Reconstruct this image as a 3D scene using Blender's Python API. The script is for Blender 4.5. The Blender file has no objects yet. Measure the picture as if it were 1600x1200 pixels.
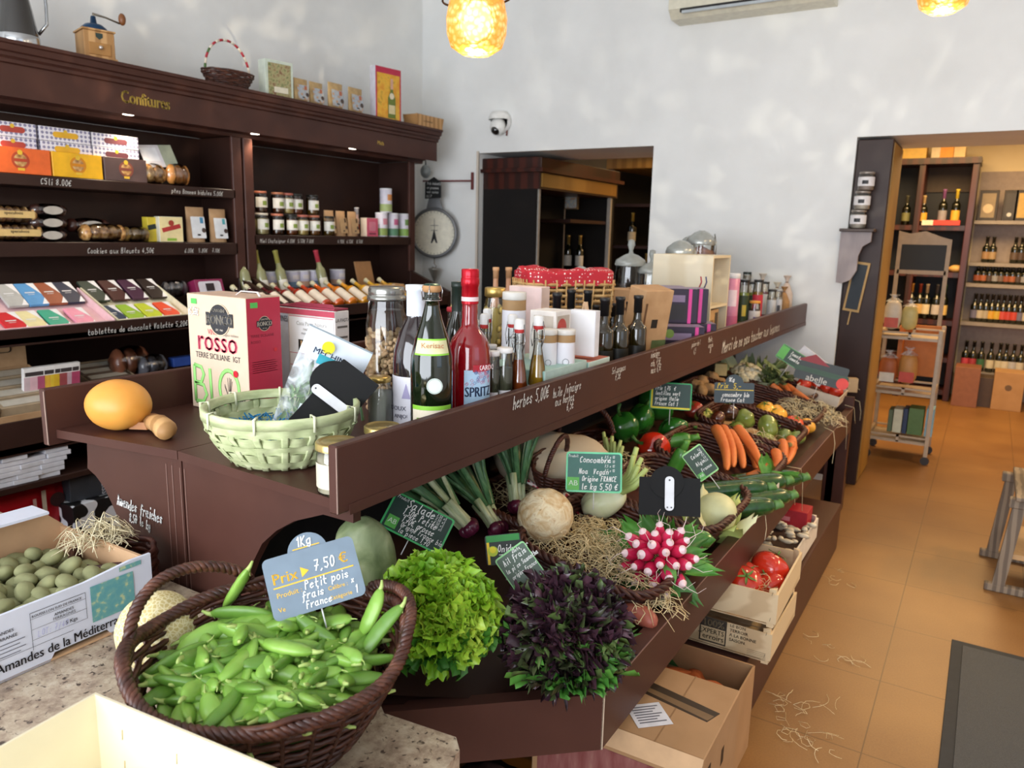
import bpy, math, random
from mathutils import Matrix, Vector, Euler, noise
PI=math.pi
R=random.Random(7)
sc=bpy.context.scene
COL=sc.collection
# ------------------------------------------------------------------ camera, world, big lights, exposure
H=1.6; FPX=1195.0; CX,CY=800.0,600.0
def _dir(px,py): return Vector((px-CX,-(py-CY),-FPX)).normalized()
_Y=_dir(1554,385); _up=-_dir(640,6860)
_Z=(_up-_Y*_up.dot(_Y)).normalized(); _X=_Y.cross(_Z)
CM=Matrix((_X,_Y,_Z))                      # camera axes -> world axes
CP=Vector((0,0,H))
def ray(px,py): return CM@Vector((px-CX,-(py-CY),-FPX))
def P(px,py,x=None,y=None,z=None):
    """the point of the place seen at a pixel of the photograph, on the plane x=, y= or z="""
    r=ray(px,py)
    t=(z-H)/r.z if z is not None else (x/r.x if x is not None else y/r.y)
    return CP+r*t
cam=bpy.data.cameras.new('camera'); camo=bpy.data.objects.new('camera',cam); COL.objects.link(camo)
camo.matrix_world=Matrix.Translation(CP)@CM.to_4x4()
cam.sensor_width=36; cam.lens=36*FPX/1600; cam.clip_start=.02; cam.clip_end=60
cam.dof.use_dof=True; cam.dof.focus_distance=1.75; cam.dof.aperture_fstop=5.6
sc.camera=camo
sc.view_settings.view_transform='Standard'; sc.view_settings.look='None'
sc.view_settings.gamma=1; sc.view_settings.use_curve_mapping=False
sc.view_settings.exposure=0.06
sc.cycles.use_denoising=True; sc.cycles.max_bounces=7; sc.cycles.transparent_max_bounces=16
sc.cycles.diffuse_bounces=4; sc.cycles.glossy_bounces=3; sc.cycles.transmission_bounces=5
sc.cycles.sample_clamp_indirect=6; sc.cycles.caustics_reflective=False; sc.cycles.caustics_refractive=False
w=bpy.data.worlds.new('world'); sc.world=w; w.use_nodes=True
bg=w.node_tree.nodes['Background']; bg.inputs[0].default_value=(.62,.76,1,1); bg.inputs[1].default_value=.9
def area(name,loc,target,size,power,color,sy=None,spread=PI):
    l=bpy.data.lights.new(name,'AREA'); l.energy=power; l.color=color; l.size=size
    if sy: l.shape='RECTANGLE'; l.size_y=sy
    l.spread=spread
    o=bpy.data.objects.new(name,l); COL.objects.link(o); o.location=loc
    o.rotation_euler=(Vector(target)-Vector(loc)).to_track_quat('-Z','Y').to_euler(); return o
def spot(name,loc,target,power,color,ang=1.2,blend=.5,rad=.02):
    l=bpy.data.lights.new(name,'SPOT'); l.energy=power; l.color=color; l.spot_size=ang; l.spot_blend=blend; l.shadow_soft_size=rad
    o=bpy.data.objects.new(name,l); COL.objects.link(o); o.location=loc
    o.rotation_euler=(Vector(target)-Vector(loc)).to_track_quat('-Z','Y').to_euler(); return o
DAY=(.91,.95,1.0); WARM=(1,.66,.30)
area('shopfront_daylight',(-.9,-2.35,1.75),(-.9,3,1.5),4.6,262,DAY,2.5)
area('side_window_daylight',(2.9,.6,1.9),(-2,2.2,1.0),1.8,7,DAY,1.8)
area('back_room_lamps',(-.2,7.6,2.75),(-.2,7.6,0),1.6,120,WARM,1.6)
area('cellar_room_lamp',(-2.6,7.6,2.7),(-2.6,7.6,0),1.0,14,WARM,1.0)
spot('shop_spotlight',(1.9,4.9,3.3),(.3,4.2,0),150,WARM,1.5,.6,.04)
spot('counter_spotlight',(1.9,3.9,2.9),(-.6,3.3,.55),150,WARM,1.0,.9,.05)
spot('aisle_spotlight',(.9,2.9,3.4),(-.1,3.2,0),40,WARM,1.2,.9,.05)

# ------------------------------------------------------------------ materials
MATS={}
def lin(h):
    h=h.lstrip('#'); c=[int(h[i:i+2],16)/255 for i in (0,2,4)]
    return tuple((x/12.92 if x<=.04045 else ((x+.055)/1.055)**2.4) for x in c)
def newmat(key):
    m=bpy.data.materials.new(key); m.use_nodes=True; nt=m.node_tree
    b=nt.nodes['Principled BSDF']; MATS[key]=m
    return m,nt,b
def N(nt,t,**k):
    n=nt.nodes.new(t)
    for a,v in k.items():
        if a.startswith('i_'): n.inputs[a[2:].replace('_',' ')].default_value=v
        else: setattr(n,a,v)
    return n
def ramp(nt,stops,interp='LINEAR'):
    n=nt.nodes.new('ShaderNodeValToRGB'); e=n.color_ramp.elements; n.color_ramp.interpolation=interp
    while len(e)<len(stops): e.new(.5)
    for i,(p,c) in enumerate(stops):
        e[i].position=p; e[i].color=(*(lin(c) if isinstance(c,str) else c),1)
    return n
def coords(nt,scale=(1,1,1)):
    tc=nt.nodes.new('ShaderNodeTexCoord'); mp=nt.nodes.new('ShaderNodeMapping'); mp.inputs['Scale'].default_value=scale
    nt.links.new(tc.outputs['Object'],mp.inputs[0]); return mp.outputs[0]
def bump(nt,b,src,strength,dist=.002):
    n=nt.nodes.new('ShaderNodeBump'); n.inputs['Strength'].default_value=strength; n.inputs['Distance'].default_value=dist
    nt.links.new(src,n.inputs['Height']); nt.links.new(n.outputs[0],b.inputs['Normal'])
def M(key):
    """'#rrggbb;r.4,m1,n.2,s30,b.3,g,t' -> material with slight procedural variation"""
    if key in MATS: return MATS[key]
    if key in SPECIAL: return SPECIAL[key](key)
    col,_,opts=key.partition(';'); o={'r':.5,'m':0,'n':.08,'s':25,'b':0}
    for p in opts.split(','):
        if p: o[p[0]]=float(p[1:]) if len(p)>1 else 1
    m,nt,b=newmat(key); c=lin(col)
    no=N(nt,'ShaderNodeTexNoise'); no.inputs['Scale'].default_value=o['s']; no.inputs['Detail'].default_value=3
    nt.links.new(coords(nt),no.inputs['Vector'])
    a=o['n']; r=ramp(nt,[(.3,tuple(x*(1-a) for x in c)),(.7,tuple(min(1,x*(1+a)) for x in c))])
    nt.links.new(no.outputs[0],r.inputs[0]); nt.links.new(r.outputs[0],b.inputs['Base Color'])
    b.inputs['Roughness'].default_value=o['r']; b.inputs['Metallic'].default_value=o['m']
    if 'g' in o: b.inputs['Coat Weight'].default_value=o['g']; b.inputs['Coat Roughness'].default_value=.06
    if 't' in o: b.inputs['Transmission Weight'].default_value=o['t']
    if 'e' in o: b.inputs['Emission Color'].default_value=(*c,1); b.inputs['Emission Strength'].default_value=o['e']
    if o['b']: bump(nt,b,no.outputs[0],o['b'],.004)
    return m
def two(key,stops,scale,rough=.6,kind='noise',bmp=0,vs=(1,1,1),detail=4,interp='LINEAR',sub=0,dist=.003,coat=0,distort=0):
    m,nt,b=newmat(key)
    v=coords(nt,vs)
    if kind=='noise':
        t=N(nt,'ShaderNodeTexNoise'); t.inputs['Scale'].default_value=scale; t.inputs['Detail'].default_value=detail; t.inputs['Distortion'].default_value=distort; out=t.outputs[0]
    elif kind=='vor':
        t=N(nt,'ShaderNodeTexVoronoi'); t.inputs['Scale'].default_value=scale; out=t.outputs['Distance']
    elif kind=='vedge':
        t=N(nt,'ShaderNodeTexVoronoi',feature='DISTANCE_TO_EDGE'); t.inputs['Scale'].default_value=scale; out=t.outputs['Distance']
    elif kind=='wave':
        t=N(nt,'ShaderNodeTexWave'); t.inputs['Scale'].default_value=scale; t.inputs['Distortion'].default_value=distort or 3; t.inputs['Detail'].default_value=2; out=t.outputs[0]
    nt.links.new(v,t.inputs['Vector'])
    r=ramp(nt,stops,interp); nt.links.new(out,r.inputs[0]); nt.links.new(r.outputs[0],b.inputs['Base Color'])
    b.inputs['Roughness'].default_value=rough; b.inputs['Coat Weight'].default_value=coat
    if sub: b.inputs['Subsurface Weight'].default_value=sub; b.inputs['Subsurface Scale'].default_value=.005
    if bmp: bump(nt,b,out,bmp,dist)
    return m
def wood(key,*a,**k):
    m=two(key,*a,**k); m.node_tree.nodes['Principled BSDF'].inputs['Specular IOR Level'].default_value=.28; return m
def thinglass(key,tint=(1,1,1),ior=1.5,rough=.02,extra=.04):
    m,nt,b=newmat(key); nt.nodes.remove(b)
    tr=N(nt,'ShaderNodeBsdfTransparent'); tr.inputs[0].default_value=(*tint,1)
    gl=N(nt,'ShaderNodeBsdfGlossy'); gl.inputs['Roughness'].default_value=rough
    fr=N(nt,'ShaderNodeLayerWeight'); fr.inputs[0].default_value=.28
    ad=N(nt,'ShaderNodeMath',operation='ADD'); ad.inputs[1].default_value=extra; ad.use_clamp=True
    nt.links.new(fr.outputs['Fresnel'],ad.inputs[0])
    mx=N(nt,'ShaderNodeMixShader'); nt.links.new(ad.outputs[0],mx.inputs[0])
    nt.links.new(tr.outputs[0],mx.inputs[1]); nt.links.new(gl.outputs[0],mx.inputs[2])
    nt.links.new(mx.outputs[0],nt.nodes['Material Output'].inputs[0]); return m
def m_floor(key):
    m,nt,b=newmat(key)
    tc=nt.nodes.new('ShaderNodeTexCoord')
    def lines(axis,period,off,wd):
        sp=N(nt,'ShaderNodeSeparateXYZ'); nt.links.new(tc.outputs['Object'],sp.inputs[0])
        a=N(nt,'ShaderNodeMath',operation='ADD'); a.inputs[1].default_value=off+100*period; nt.links.new(sp.outputs[axis],a.inputs[0])
        d=N(nt,'ShaderNodeMath',operation='MODULO'); d.inputs[1].default_value=period; nt.links.new(a.outputs[0],d.inputs[0])
        l=N(nt,'ShaderNodeMath',operation='LESS_THAN'); l.inputs[1].default_value=wd; nt.links.new(d.outputs[0],l.inputs[0]); return l.outputs[0]
    lx=lines(0,.485,.17,.004); ly=lines(1,.485,-2.94,.004)
    mx=N(nt,'ShaderNodeMath',operation='MAXIMUM'); nt.links.new(lx,mx.inputs[0]); nt.links.new(ly,mx.inputs[1])
    n1=N(nt,'ShaderNodeTexNoise'); n1.inputs['Scale'].default_value=160; n1.inputs['Detail'].default_value=5; nt.links.new(tc.outputs['Object'],n1.inputs[0])
    n2=N(nt,'ShaderNodeTexNoise'); n2.inputs['Scale'].default_value=1.7; n2.inputs['Detail'].default_value=4; nt.links.new(tc.outputs['Object'],n2.inputs[0])
    ad=N(nt,'ShaderNodeMath',operation='MULTIPLY_ADD'); ad.inputs[1].default_value=.45; nt.links.new(n1.outputs[0],ad.inputs[0]); nt.links.new(n2.outputs[0],ad.inputs[2])
    r=ramp(nt,[(.5,'#77502a'),(.95,'#91693b')]); nt.links.new(ad.outputs[0],r.inputs[0])
    mc=N(nt,'ShaderNodeMixRGB'); mc.inputs[2].default_value=(*lin('#5e4020'),1)
    nt.links.new(mx.outputs[0],mc.inputs[0]); nt.links.new(r.outputs[0],mc.inputs[1]); nt.links.new(mc.outputs[0],b.inputs['Base Color'])
    b.inputs['Roughness'].default_value=.42; bump(nt,b,n1.outputs[0],.12,.001); return m
def m_granite(key):
    m,nt,b=newmat(key); v=coords(nt)
    a=N(nt,'ShaderNodeTexNoise'); a.inputs['Scale'].default_value=28; a.inputs['Detail'].default_value=8; a.inputs['Roughness'].default_value=.72; nt.links.new(v,a.inputs[0])
    c=N(nt,'ShaderNodeTexNoise'); c.inputs['Scale'].default_value=75; c.inputs['Detail'].default_value=5; c.inputs['Distortion'].default_value=.6; nt.links.new(v,c.inputs[0])
    r=ramp(nt,[(.3,'#7d6a58'),(.45,'#ab9681'),(.58,'#c5b49c'),(.75,'#d8cdb9')]); nt.links.new(a.outputs[0],r.inputs[0])
    r2=ramp(nt,[(.33,(0,0,0)),(.4,(1,1,1))]); nt.links.new(c.outputs[0],r2.inputs[0])
    mc=N(nt,'ShaderNodeMixRGB'); mc.inputs[1].default_value=(*lin('#4a3a30'),1); nt.links.new(r2.outputs[0],mc.inputs[0]); nt.links.new(r.outputs[0],mc.inputs[2])
    nt.links.new(mc.outputs[0],b.inputs['Base Color']); b.inputs['Roughness'].default_value=.28; return m
def m_check(key,c1,c2,scale,bm=0):
    m,nt,b=newmat(key); v=coords(nt)
    def ln(axis):
        sp=N(nt,'ShaderNodeSeparateXYZ'); nt.links.new(v,sp.inputs[0])
        q=N(nt,'ShaderNodeMath',operation='MULTIPLY'); q.inputs[1].default_value=scale; nt.links.new(sp.outputs[axis],q.inputs[0])
        s=N(nt,'ShaderNodeMath',operation='SINE'); nt.links.new(q.outputs[0],s.inputs[0]); return s.outputs[0]
    a=N(nt,'ShaderNodeMath',operation='ADD'); nt.links.new(ln(0),a.inputs[0]); nt.links.new(ln(2),a.inputs[1])
    a2=N(nt,'ShaderNodeMath',operation='ADD'); nt.links.new(a.outputs[0],a2.inputs[0]); nt.links.new(ln(1),a2.inputs[1])
    r=ramp(nt,[(.0,c1),(.5,c2)]); nt.links.new(a2.outputs[0],r.inputs[0]); nt.links.new(r.outputs[0],b.inputs['Base Color'])
    b.inputs['Roughness'].default_value=.6; return m
def m_dots(key,base,dot,scale,lo=.28):
    m,nt,b=newmat(key)
    t=N(nt,'ShaderNodeTexVoronoi'); t.inputs['Scale'].default_value=scale; t.inputs['Randomness'].default_value=.35
    nt.links.new(coords(nt),t.inputs['Vector'])
    r=ramp(nt,[(0,dot),(lo,base)],'CONSTANT'); nt.links.new(t.outputs['Distance'],r.inputs[0]); nt.links.new(r.outputs[0],b.inputs['Base Color'])
    b.inputs['Roughness'].default_value=.7; return m
def m_leaf(key,stops,scale=14,trans=.25,rough=.42):
    m=two(key,stops,scale,rough,detail=3,bmp=.25,dist=.003)
    b=m.node_tree.nodes['Principled BSDF']; b.inputs['Subsurface Weight'].default_value=trans; b.inputs['Subsurface Scale'].default_value=.006
    return m
SPECIAL={
 'floor':m_floor,'granite':m_granite,
 'plaster':lambda k:two(k,[(.3,'#e8e9e7'),(.7,'#f1f2f0')],3,.85,bmp=.1,dist=.006),
 'warmplaster':lambda k:two(k,[(.3,'#e0cfa8'),(.7,'#e8d8b4')],3,.85),
 'jamb':lambda k:two(k,[(.3,'#cfc3b4'),(.7,'#d9cdbe')],3,.8),
 'brown':lambda k:wood(k,[(.3,'#472b24'),(.7,'#4f3129')],5,.42,bmp=.06,detail=8,dist=.002),
 'brownd':lambda k:wood(k,[(.3,'#2e1c17'),(.7,'#36221c')],5,.42,bmp=.05,detail=8,dist=.002),
 'chip':lambda k:two(k,[(.5,'#5a3a32'),(.66,'#d9cbb8')],90,.6),
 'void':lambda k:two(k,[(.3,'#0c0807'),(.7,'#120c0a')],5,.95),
 'mahog':lambda k:two(k,[(.3,'#2c130d'),(.7,'#451c12')],3,.35,'wave',vs=(1,1,.15)),
 'goldlitwood':lambda k:two(k,[(.3,'#8a6424'),(.7,'#a27a34')],3,.5,'wave',vs=(1,1,.15)),  # golden tone that puts warm lamplight into the wood colour
 'wicker':lambda k:two(k,[(.25,'#27120c'),(.5,'#48261b'),(.8,'#744835')],30,.42,vs=(1,1,3),bmp=.3),
 'wickerd':lambda k:two(k,[(.25,'#2a120c'),(.5,'#48231a'),(.8,'#6a3a2a')],30,.45,vs=(1,1,3),bmp=.3),
 'wickert':lambda k:two(k,[(.25,'#8a6a40'),(.5,'#b8945f'),(.8,'#d8ba86')],30,.55,bmp=.2),
 'bamboo':lambda k:two(k,[(.3,'#a9b483'),(.6,'#c9d1a2'),(.8,'#dfe2bd')],22,.5,vs=(1,1,3),bmp=.1),
 'palewood':lambda k:two(k,[(.3,'#dccdae'),(.7,'#e4d8bd')],3,.6,'wave',vs=(.6,.6,3),distort=1.2),
 'cratewood':lambda k:two(k,[(.3,'#c7ab84'),(.7,'#dcc49d')],4,.65,'wave',vs=(.5,.5,3),distort=6,bmp=.05),
 'greywood':lambda k:two(k,[(.3,'#6f6153'),(.7,'#93826e')],5,.7,'wave',vs=(2,2,.5),bmp=.2),
 'beigewood':lambda k:two(k,[(.3,'#b09a80'),(.7,'#c4ae94')],5,.6,'wave',vs=(1,1,.3)),
 'knifewood':lambda k:two(k,[(.3,'#a87c4a'),(.7,'#c99c66')],6,.6,'wave',vs=(1,1,.3)),
 'kraft':lambda k:two(k,[(.3,'#b08a62'),(.7,'#bf9a72')],20,.75,bmp=.05),
 'card':lambda k:two(k,[(.3,'#a9825a'),(.7,'#b58e66')],8,.8,bmp=.05),
 'corr':lambda k:two(k,[(.3,'#7c6144'),(.7,'#c0a07a')],120,.8,'wave',vs=(1,1,0)),
 'redcarton':lambda k:two(k,[(.35,'#7d3f3c'),(.6,'#96605a'),(.8,'#b08c78')],14,.8,vs=(3,3,.6)),
 'straw':lambda k:two(k,[(.3,'#d4bb86'),(.7,'#f0e0b4')],40,.6),
 'strawp':lambda k:two(k,[(.3,'#d8c79a'),(.7,'#f0e5c4')],40,.6),
 'mesh':lambda k:two(k,[(.4,'#3d3f42'),(.6,'#4c4e50')],420,.75,'vor',bmp=.5),
 'zinc':lambda k:two(k,[(.3,'#8a7f80'),(.7,'#a89a98')],12,.5,vs=(1,1,.3)),
 'melon':lambda k:two(k,[(0,'#e9dfba'),(.05,'#ddd0a2'),(.14,'#cbb981'),(.3,'#c3ae72')],120,.7,'vedge',bmp=-.5,dist=.002),
 'celeriac':lambda k:two(k,[(.3,'#c79f6b'),(.45,'#dcc195'),(.6,'#ecdcb8'),(.75,'#b98d5c')],26,.75,bmp=.9,distort=1.6,dist=.006),
 'squash':lambda k:two(k,[(.3,'#e2963c'),(.7,'#eba94e')],7,.42,sub=.1,bmp=.04),
 'podgreen':lambda k:m_leaf(k,[(.3,'#6c9636'),(.55,'#84ad48'),(.8,'#9cc260')],16,.1,.36),
 'podgreen2':lambda k:m_leaf(k,[(.3,'#557e2c'),(.7,'#70983c')],16,.1,.38),
 'calyx':lambda k:m_leaf(k,[(.3,'#8fae52'),(.7,'#b9c77a')],20,.1,.6),
 'almond':lambda k:two(k,[(.3,'#7a7b55'),(.55,'#93946a'),(.75,'#a9a878')],20,.85,bmp=.35,dist=.003),
 'almondg':lambda k:two(k,[(.3,'#8b9450'),(.6,'#a8ae68'),(.8,'#bdbf7a')],20,.8,bmp=.3,dist=.003),
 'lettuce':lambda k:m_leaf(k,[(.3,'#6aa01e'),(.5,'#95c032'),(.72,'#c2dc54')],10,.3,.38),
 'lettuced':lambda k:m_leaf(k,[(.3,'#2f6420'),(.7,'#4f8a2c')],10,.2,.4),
 'redleaf':lambda k:m_leaf(k,[(.3,'#24161c'),(.5,'#3c2530'),(.75,'#5a3a44')],16,.1,.3),
 'redleafg':lambda k:m_leaf(k,[(.3,'#38302a'),(.5,'#4c5a34'),(.75,'#7c9a54')],14,.1,.34),
 'greenleaf':lambda k:m_leaf(k,[(.3,'#3f7a2c'),(.7,'#6aa548')],14,.2,.4),
 'leek':lambda k:two(k,[(.3,'#3f6a44'),(.6,'#5f8a5c'),(.8,'#8fae84')],40,.4,vs=(3,3,.25)),
 'leekp':lambda k:two(k,[(.3,'#a8ba84'),(.7,'#d8dcb8')],40,.4,vs=(3,3,.25)),
 'artichoke':lambda k:two(k,[(.3,'#5f6e48'),(.5,'#87956a'),(.65,'#a3ab84'),(.8,'#8a7a6c')],11,.5,bmp=.4,distort=1.2),
 'zucch':lambda k:two(k,[(.3,'#183c16'),(.6,'#24511f'),(.8,'#3c6e2e')],40,.25,vs=(1,1,1),coat=.3),
 'cucum':lambda k:two(k,[(.3,'#2f6a24'),(.6,'#4a8c34'),(.8,'#8ab85c')],12,.22,coat=.4),
 'carrot':lambda k:two(k,[(.3,'#c9642c'),(.7,'#dd8444')],30,.5,vs=(.4,.4,3),bmp=.15,dist=.002),
 'cauli':lambda k:two(k,[(.1,'#bfb18a'),(.5,'#e8e0c4'),(.8,'#f2ecd6')],70,.7,'vor',bmp=-.8,dist=.006),
 'fennel':lambda k:two(k,[(.3,'#dfe3b4'),(.7,'#f0efd2')],14,.35,vs=(2,2,.4),bmp=.1),
 'tomato':lambda k:two(k,[(.3,'#b5220f'),(.7,'#d23a1e')],5,.18,coat=.5),
 'yeltom':lambda k:two(k,[(.3,'#e39a24'),(.6,'#efb53c'),(.8,'#d96a28')],12,.2,coat=.5),
 'grntom':lambda k:two(k,[(.3,'#6d7a34'),(.6,'#8a9a48'),(.8,'#8a4a2c')],10,.2,coat=.5),
 'pepperr':lambda k:two(k,[(.3,'#b8200f'),(.7,'#d63a20')],5,.12,coat=.7),
 'pepperg':lambda k:two(k,[(.3,'#1f5a1c'),(.7,'#347a2c')],5,.15,coat=.6),
 'radish':lambda k:two(k,[(.3,'#c01440'),(.7,'#e0406c')],12,.22,coat=.4,sub=.1),
 'sweetp':lambda k:two(k,[(.3,'#9a4a24'),(.7,'#b8622e')],14,.7,bmp=.3),
 'polka':lambda k:m_dots(k,'#b81f30','#f4e8e4',85,.28),
 'gingham':lambda k:m_check(k,'#f2e6e4','#b81f3a',420),
 'gridbox':lambda k:m_check(k,'#8e8aa8','#ece8ee',300),
 'cow':lambda k:two(k,[(0,'#121215'),(.5,'#e8eaf0')],16,.5,interp='CONSTANT',detail=0),
 'orchard':lambda k:two(k,[(.4,'#5f9fa5'),(.56,'#6fa8a4'),(.66,'#b8c79c')],60,.7,detail=3),
 'cloth':lambda k:two(k,[(.3,'#c9b59a'),(.7,'#d9c8ae')],300,.9,'wave',bmp=.2),
 'cookies':lambda k:two(k,[(.2,'#8a5a2c'),(.5,'#c08b4c'),(.8,'#dcb274')],45,.5,'vor',bmp=-.6,dist=.006,coat=.6),
 'pistachio':lambda k:two(k,[(.3,'#b48f66'),(.7,'#d3b48a')],40,.6),
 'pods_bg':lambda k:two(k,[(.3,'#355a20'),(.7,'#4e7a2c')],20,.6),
 'glass':lambda k:thinglass(k,(.93,.95,.935),extra=.07),
 'film':lambda k:thinglass(k,(.97,.98,1),rough=.12,extra=.10),
 'greenglass':lambda k:thinglass(k,(.30,.52,.26),extra=.06),
 'milkyfilm':lambda k:m_milky(k),
 'darkglass':lambda k:M('#12160c;r.06,g,n.02'),
 'oilglass':lambda k:M('#241d08;r.05,g,n.05'),
 'redglass':lambda k:M('#a80f18;r.05,g,t.55,n.02'),
 'amberliq':lambda k:M('#a8481a;r.05,g,t.3'),
 'yellowliq':lambda k:M('#b98a22;r.05,g,t.3'),
 'lampglass':lambda k:m_lamp(k),
 'champ_art':lambda k:two(k,[(.3,'#d98a1c'),(.6,'#e8b436'),(.8,'#7a5a1c')],22,.4),
 'book_art':lambda k:two(k,[(.3,'#5a6a3c'),(.5,'#b0a878'),(.7,'#7a4a34')],45,.4),
 'label_art':lambda k:two(k,[(.35,'#cfc4b0'),(.5,'#a8b8c8'),(.65,'#c79a6a')],40,.6),
}
def m_milky(key):
    m,nt,b=newmat(key); b.inputs['Base Color'].default_value=(.85,.9,.95,1); b.inputs['Roughness'].default_value=.12
    n=N(nt,'ShaderNodeTexNoise'); n.inputs['Scale'].default_value=18; n.inputs['Distortion'].default_value=1.5; nt.links.new(coords(nt),n.inputs[0])
    r=ramp(nt,[(.42,(.12,.12,.12)),(.66,(.6,.6,.6))]); nt.links.new(n.outputs[0],r.inputs[0]); nt.links.new(r.outputs[0],b.inputs['Alpha']); bump(nt,b,n.outputs[0],.5,.004); return m
def m_lamp(key):
    m,nt,b=newmat(key); t=N(nt,'ShaderNodeTexVoronoi'); t.inputs['Scale'].default_value=55; nt.links.new(coords(nt),t.inputs['Vector'])
    r=ramp(nt,[(.0,'#ffdf9a'),(.6,'#d99c40')]); nt.links.new(t.outputs[0],r.inputs[0])
    nt.links.new(r.outputs[0],b.inputs['Base Color']); b.inputs['Roughness'].default_value=.25
    nt.links.new(r.outputs[0],b.inputs['Emission Color']); b.inputs['Emission Strength'].default_value=.42
    bump(nt,b,t.outputs[0],.8,.006); b.inputs['Transmission Weight'].default_value=.35; return m

# ------------------------------------------------------------------ mesh builder
FONT={'a':'46261513223244 464352','b':'19123243453615','c':'453615132243','d':'453615132243 4942','e':'14453615132243','f':'4839282110 1546','g':'453615132243 46413011','h':'1912 14364542','i':'2622 2829','j':'36312010 3839','k':'1912 461442','l':'292332','m':'1612 15263532 35465552','n':'1612 15364542','o':'261513223243453626','p':'1610 153645432213','q':'453615132243 4640','r':'1612 143646','s':'453615433213','t':'29233242 1646','u':'16132232434642','v':'162246','w':'1622354256','x':'1642 4612','y':'161344 46413010','z':'16461242',
'0':'291714223244473929','1':'172922','2':'172939471242','3':'194926443213','4':'391444 3632','5':'49191636443213','6':'491522433514','7':'194922 1545','8':'3917443222144739','9':'462517394732',
'A':'122942 1545','B':'121939472644433212','C':'483917142243','D':'12193947433212','E':'49191242 1636','F':'491912 1636','G':'4839171422434434','H':'1912 4942 1545','I':'2922','K':'1912 491542','L':'191242','M':'1219355952','N':'12194249','O':'291714223244473929','P':'1219394716','R':'121939471642','S':'48391744322213','T':'1949 2922','U':'191322324349','V':'192249',
'€':'483917142243 0636 0535',',':'2211','.':'2223','/':'1049',':':'2223 2526','-':'1545','%':'1249 1928 3342','"':'1918 2928'}
_txt={}
def _textmesh(s,font_size,align):
    k=(s,align)
    if k in _txt: return _txt[k]
    cu=bpy.data.curves.new('lettering','FONT'); cu.body=s; cu.size=1; cu.align_x=align; cu.resolution_u=2
    o=bpy.data.objects.new('lettering',cu); COL.objects.link(o)
    me=bpy.data.meshes.new_from_object(o.evaluated_get(bpy.context.evaluated_depsgraph_get()))
    vs=[v.co.copy() for v in me.vertices]; fs=[tuple(p.vertices) for p in me.polygons]
    bpy.data.objects.remove(o); bpy.data.curves.remove(cu); bpy.data.meshes.remove(me)
    _txt[k]=(vs,fs); return _txt[k]
def T(loc=(0,0,0),rot=(0,0,0),s=1):
    m=Matrix.Translation(loc)@Euler(rot).to_matrix().to_4x4()
    return m@Matrix.Scale(s,4) if s!=1 else m
def FR(o,xd,up):
    x=Vector(xd).normalized(); u=Vector(up); u=(u-x*u.dot(x)).normalized(); z=x.cross(u)
    m=Matrix((x,u,z)).transposed().to_4x4(); m.translation=Vector(o); return m
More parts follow.
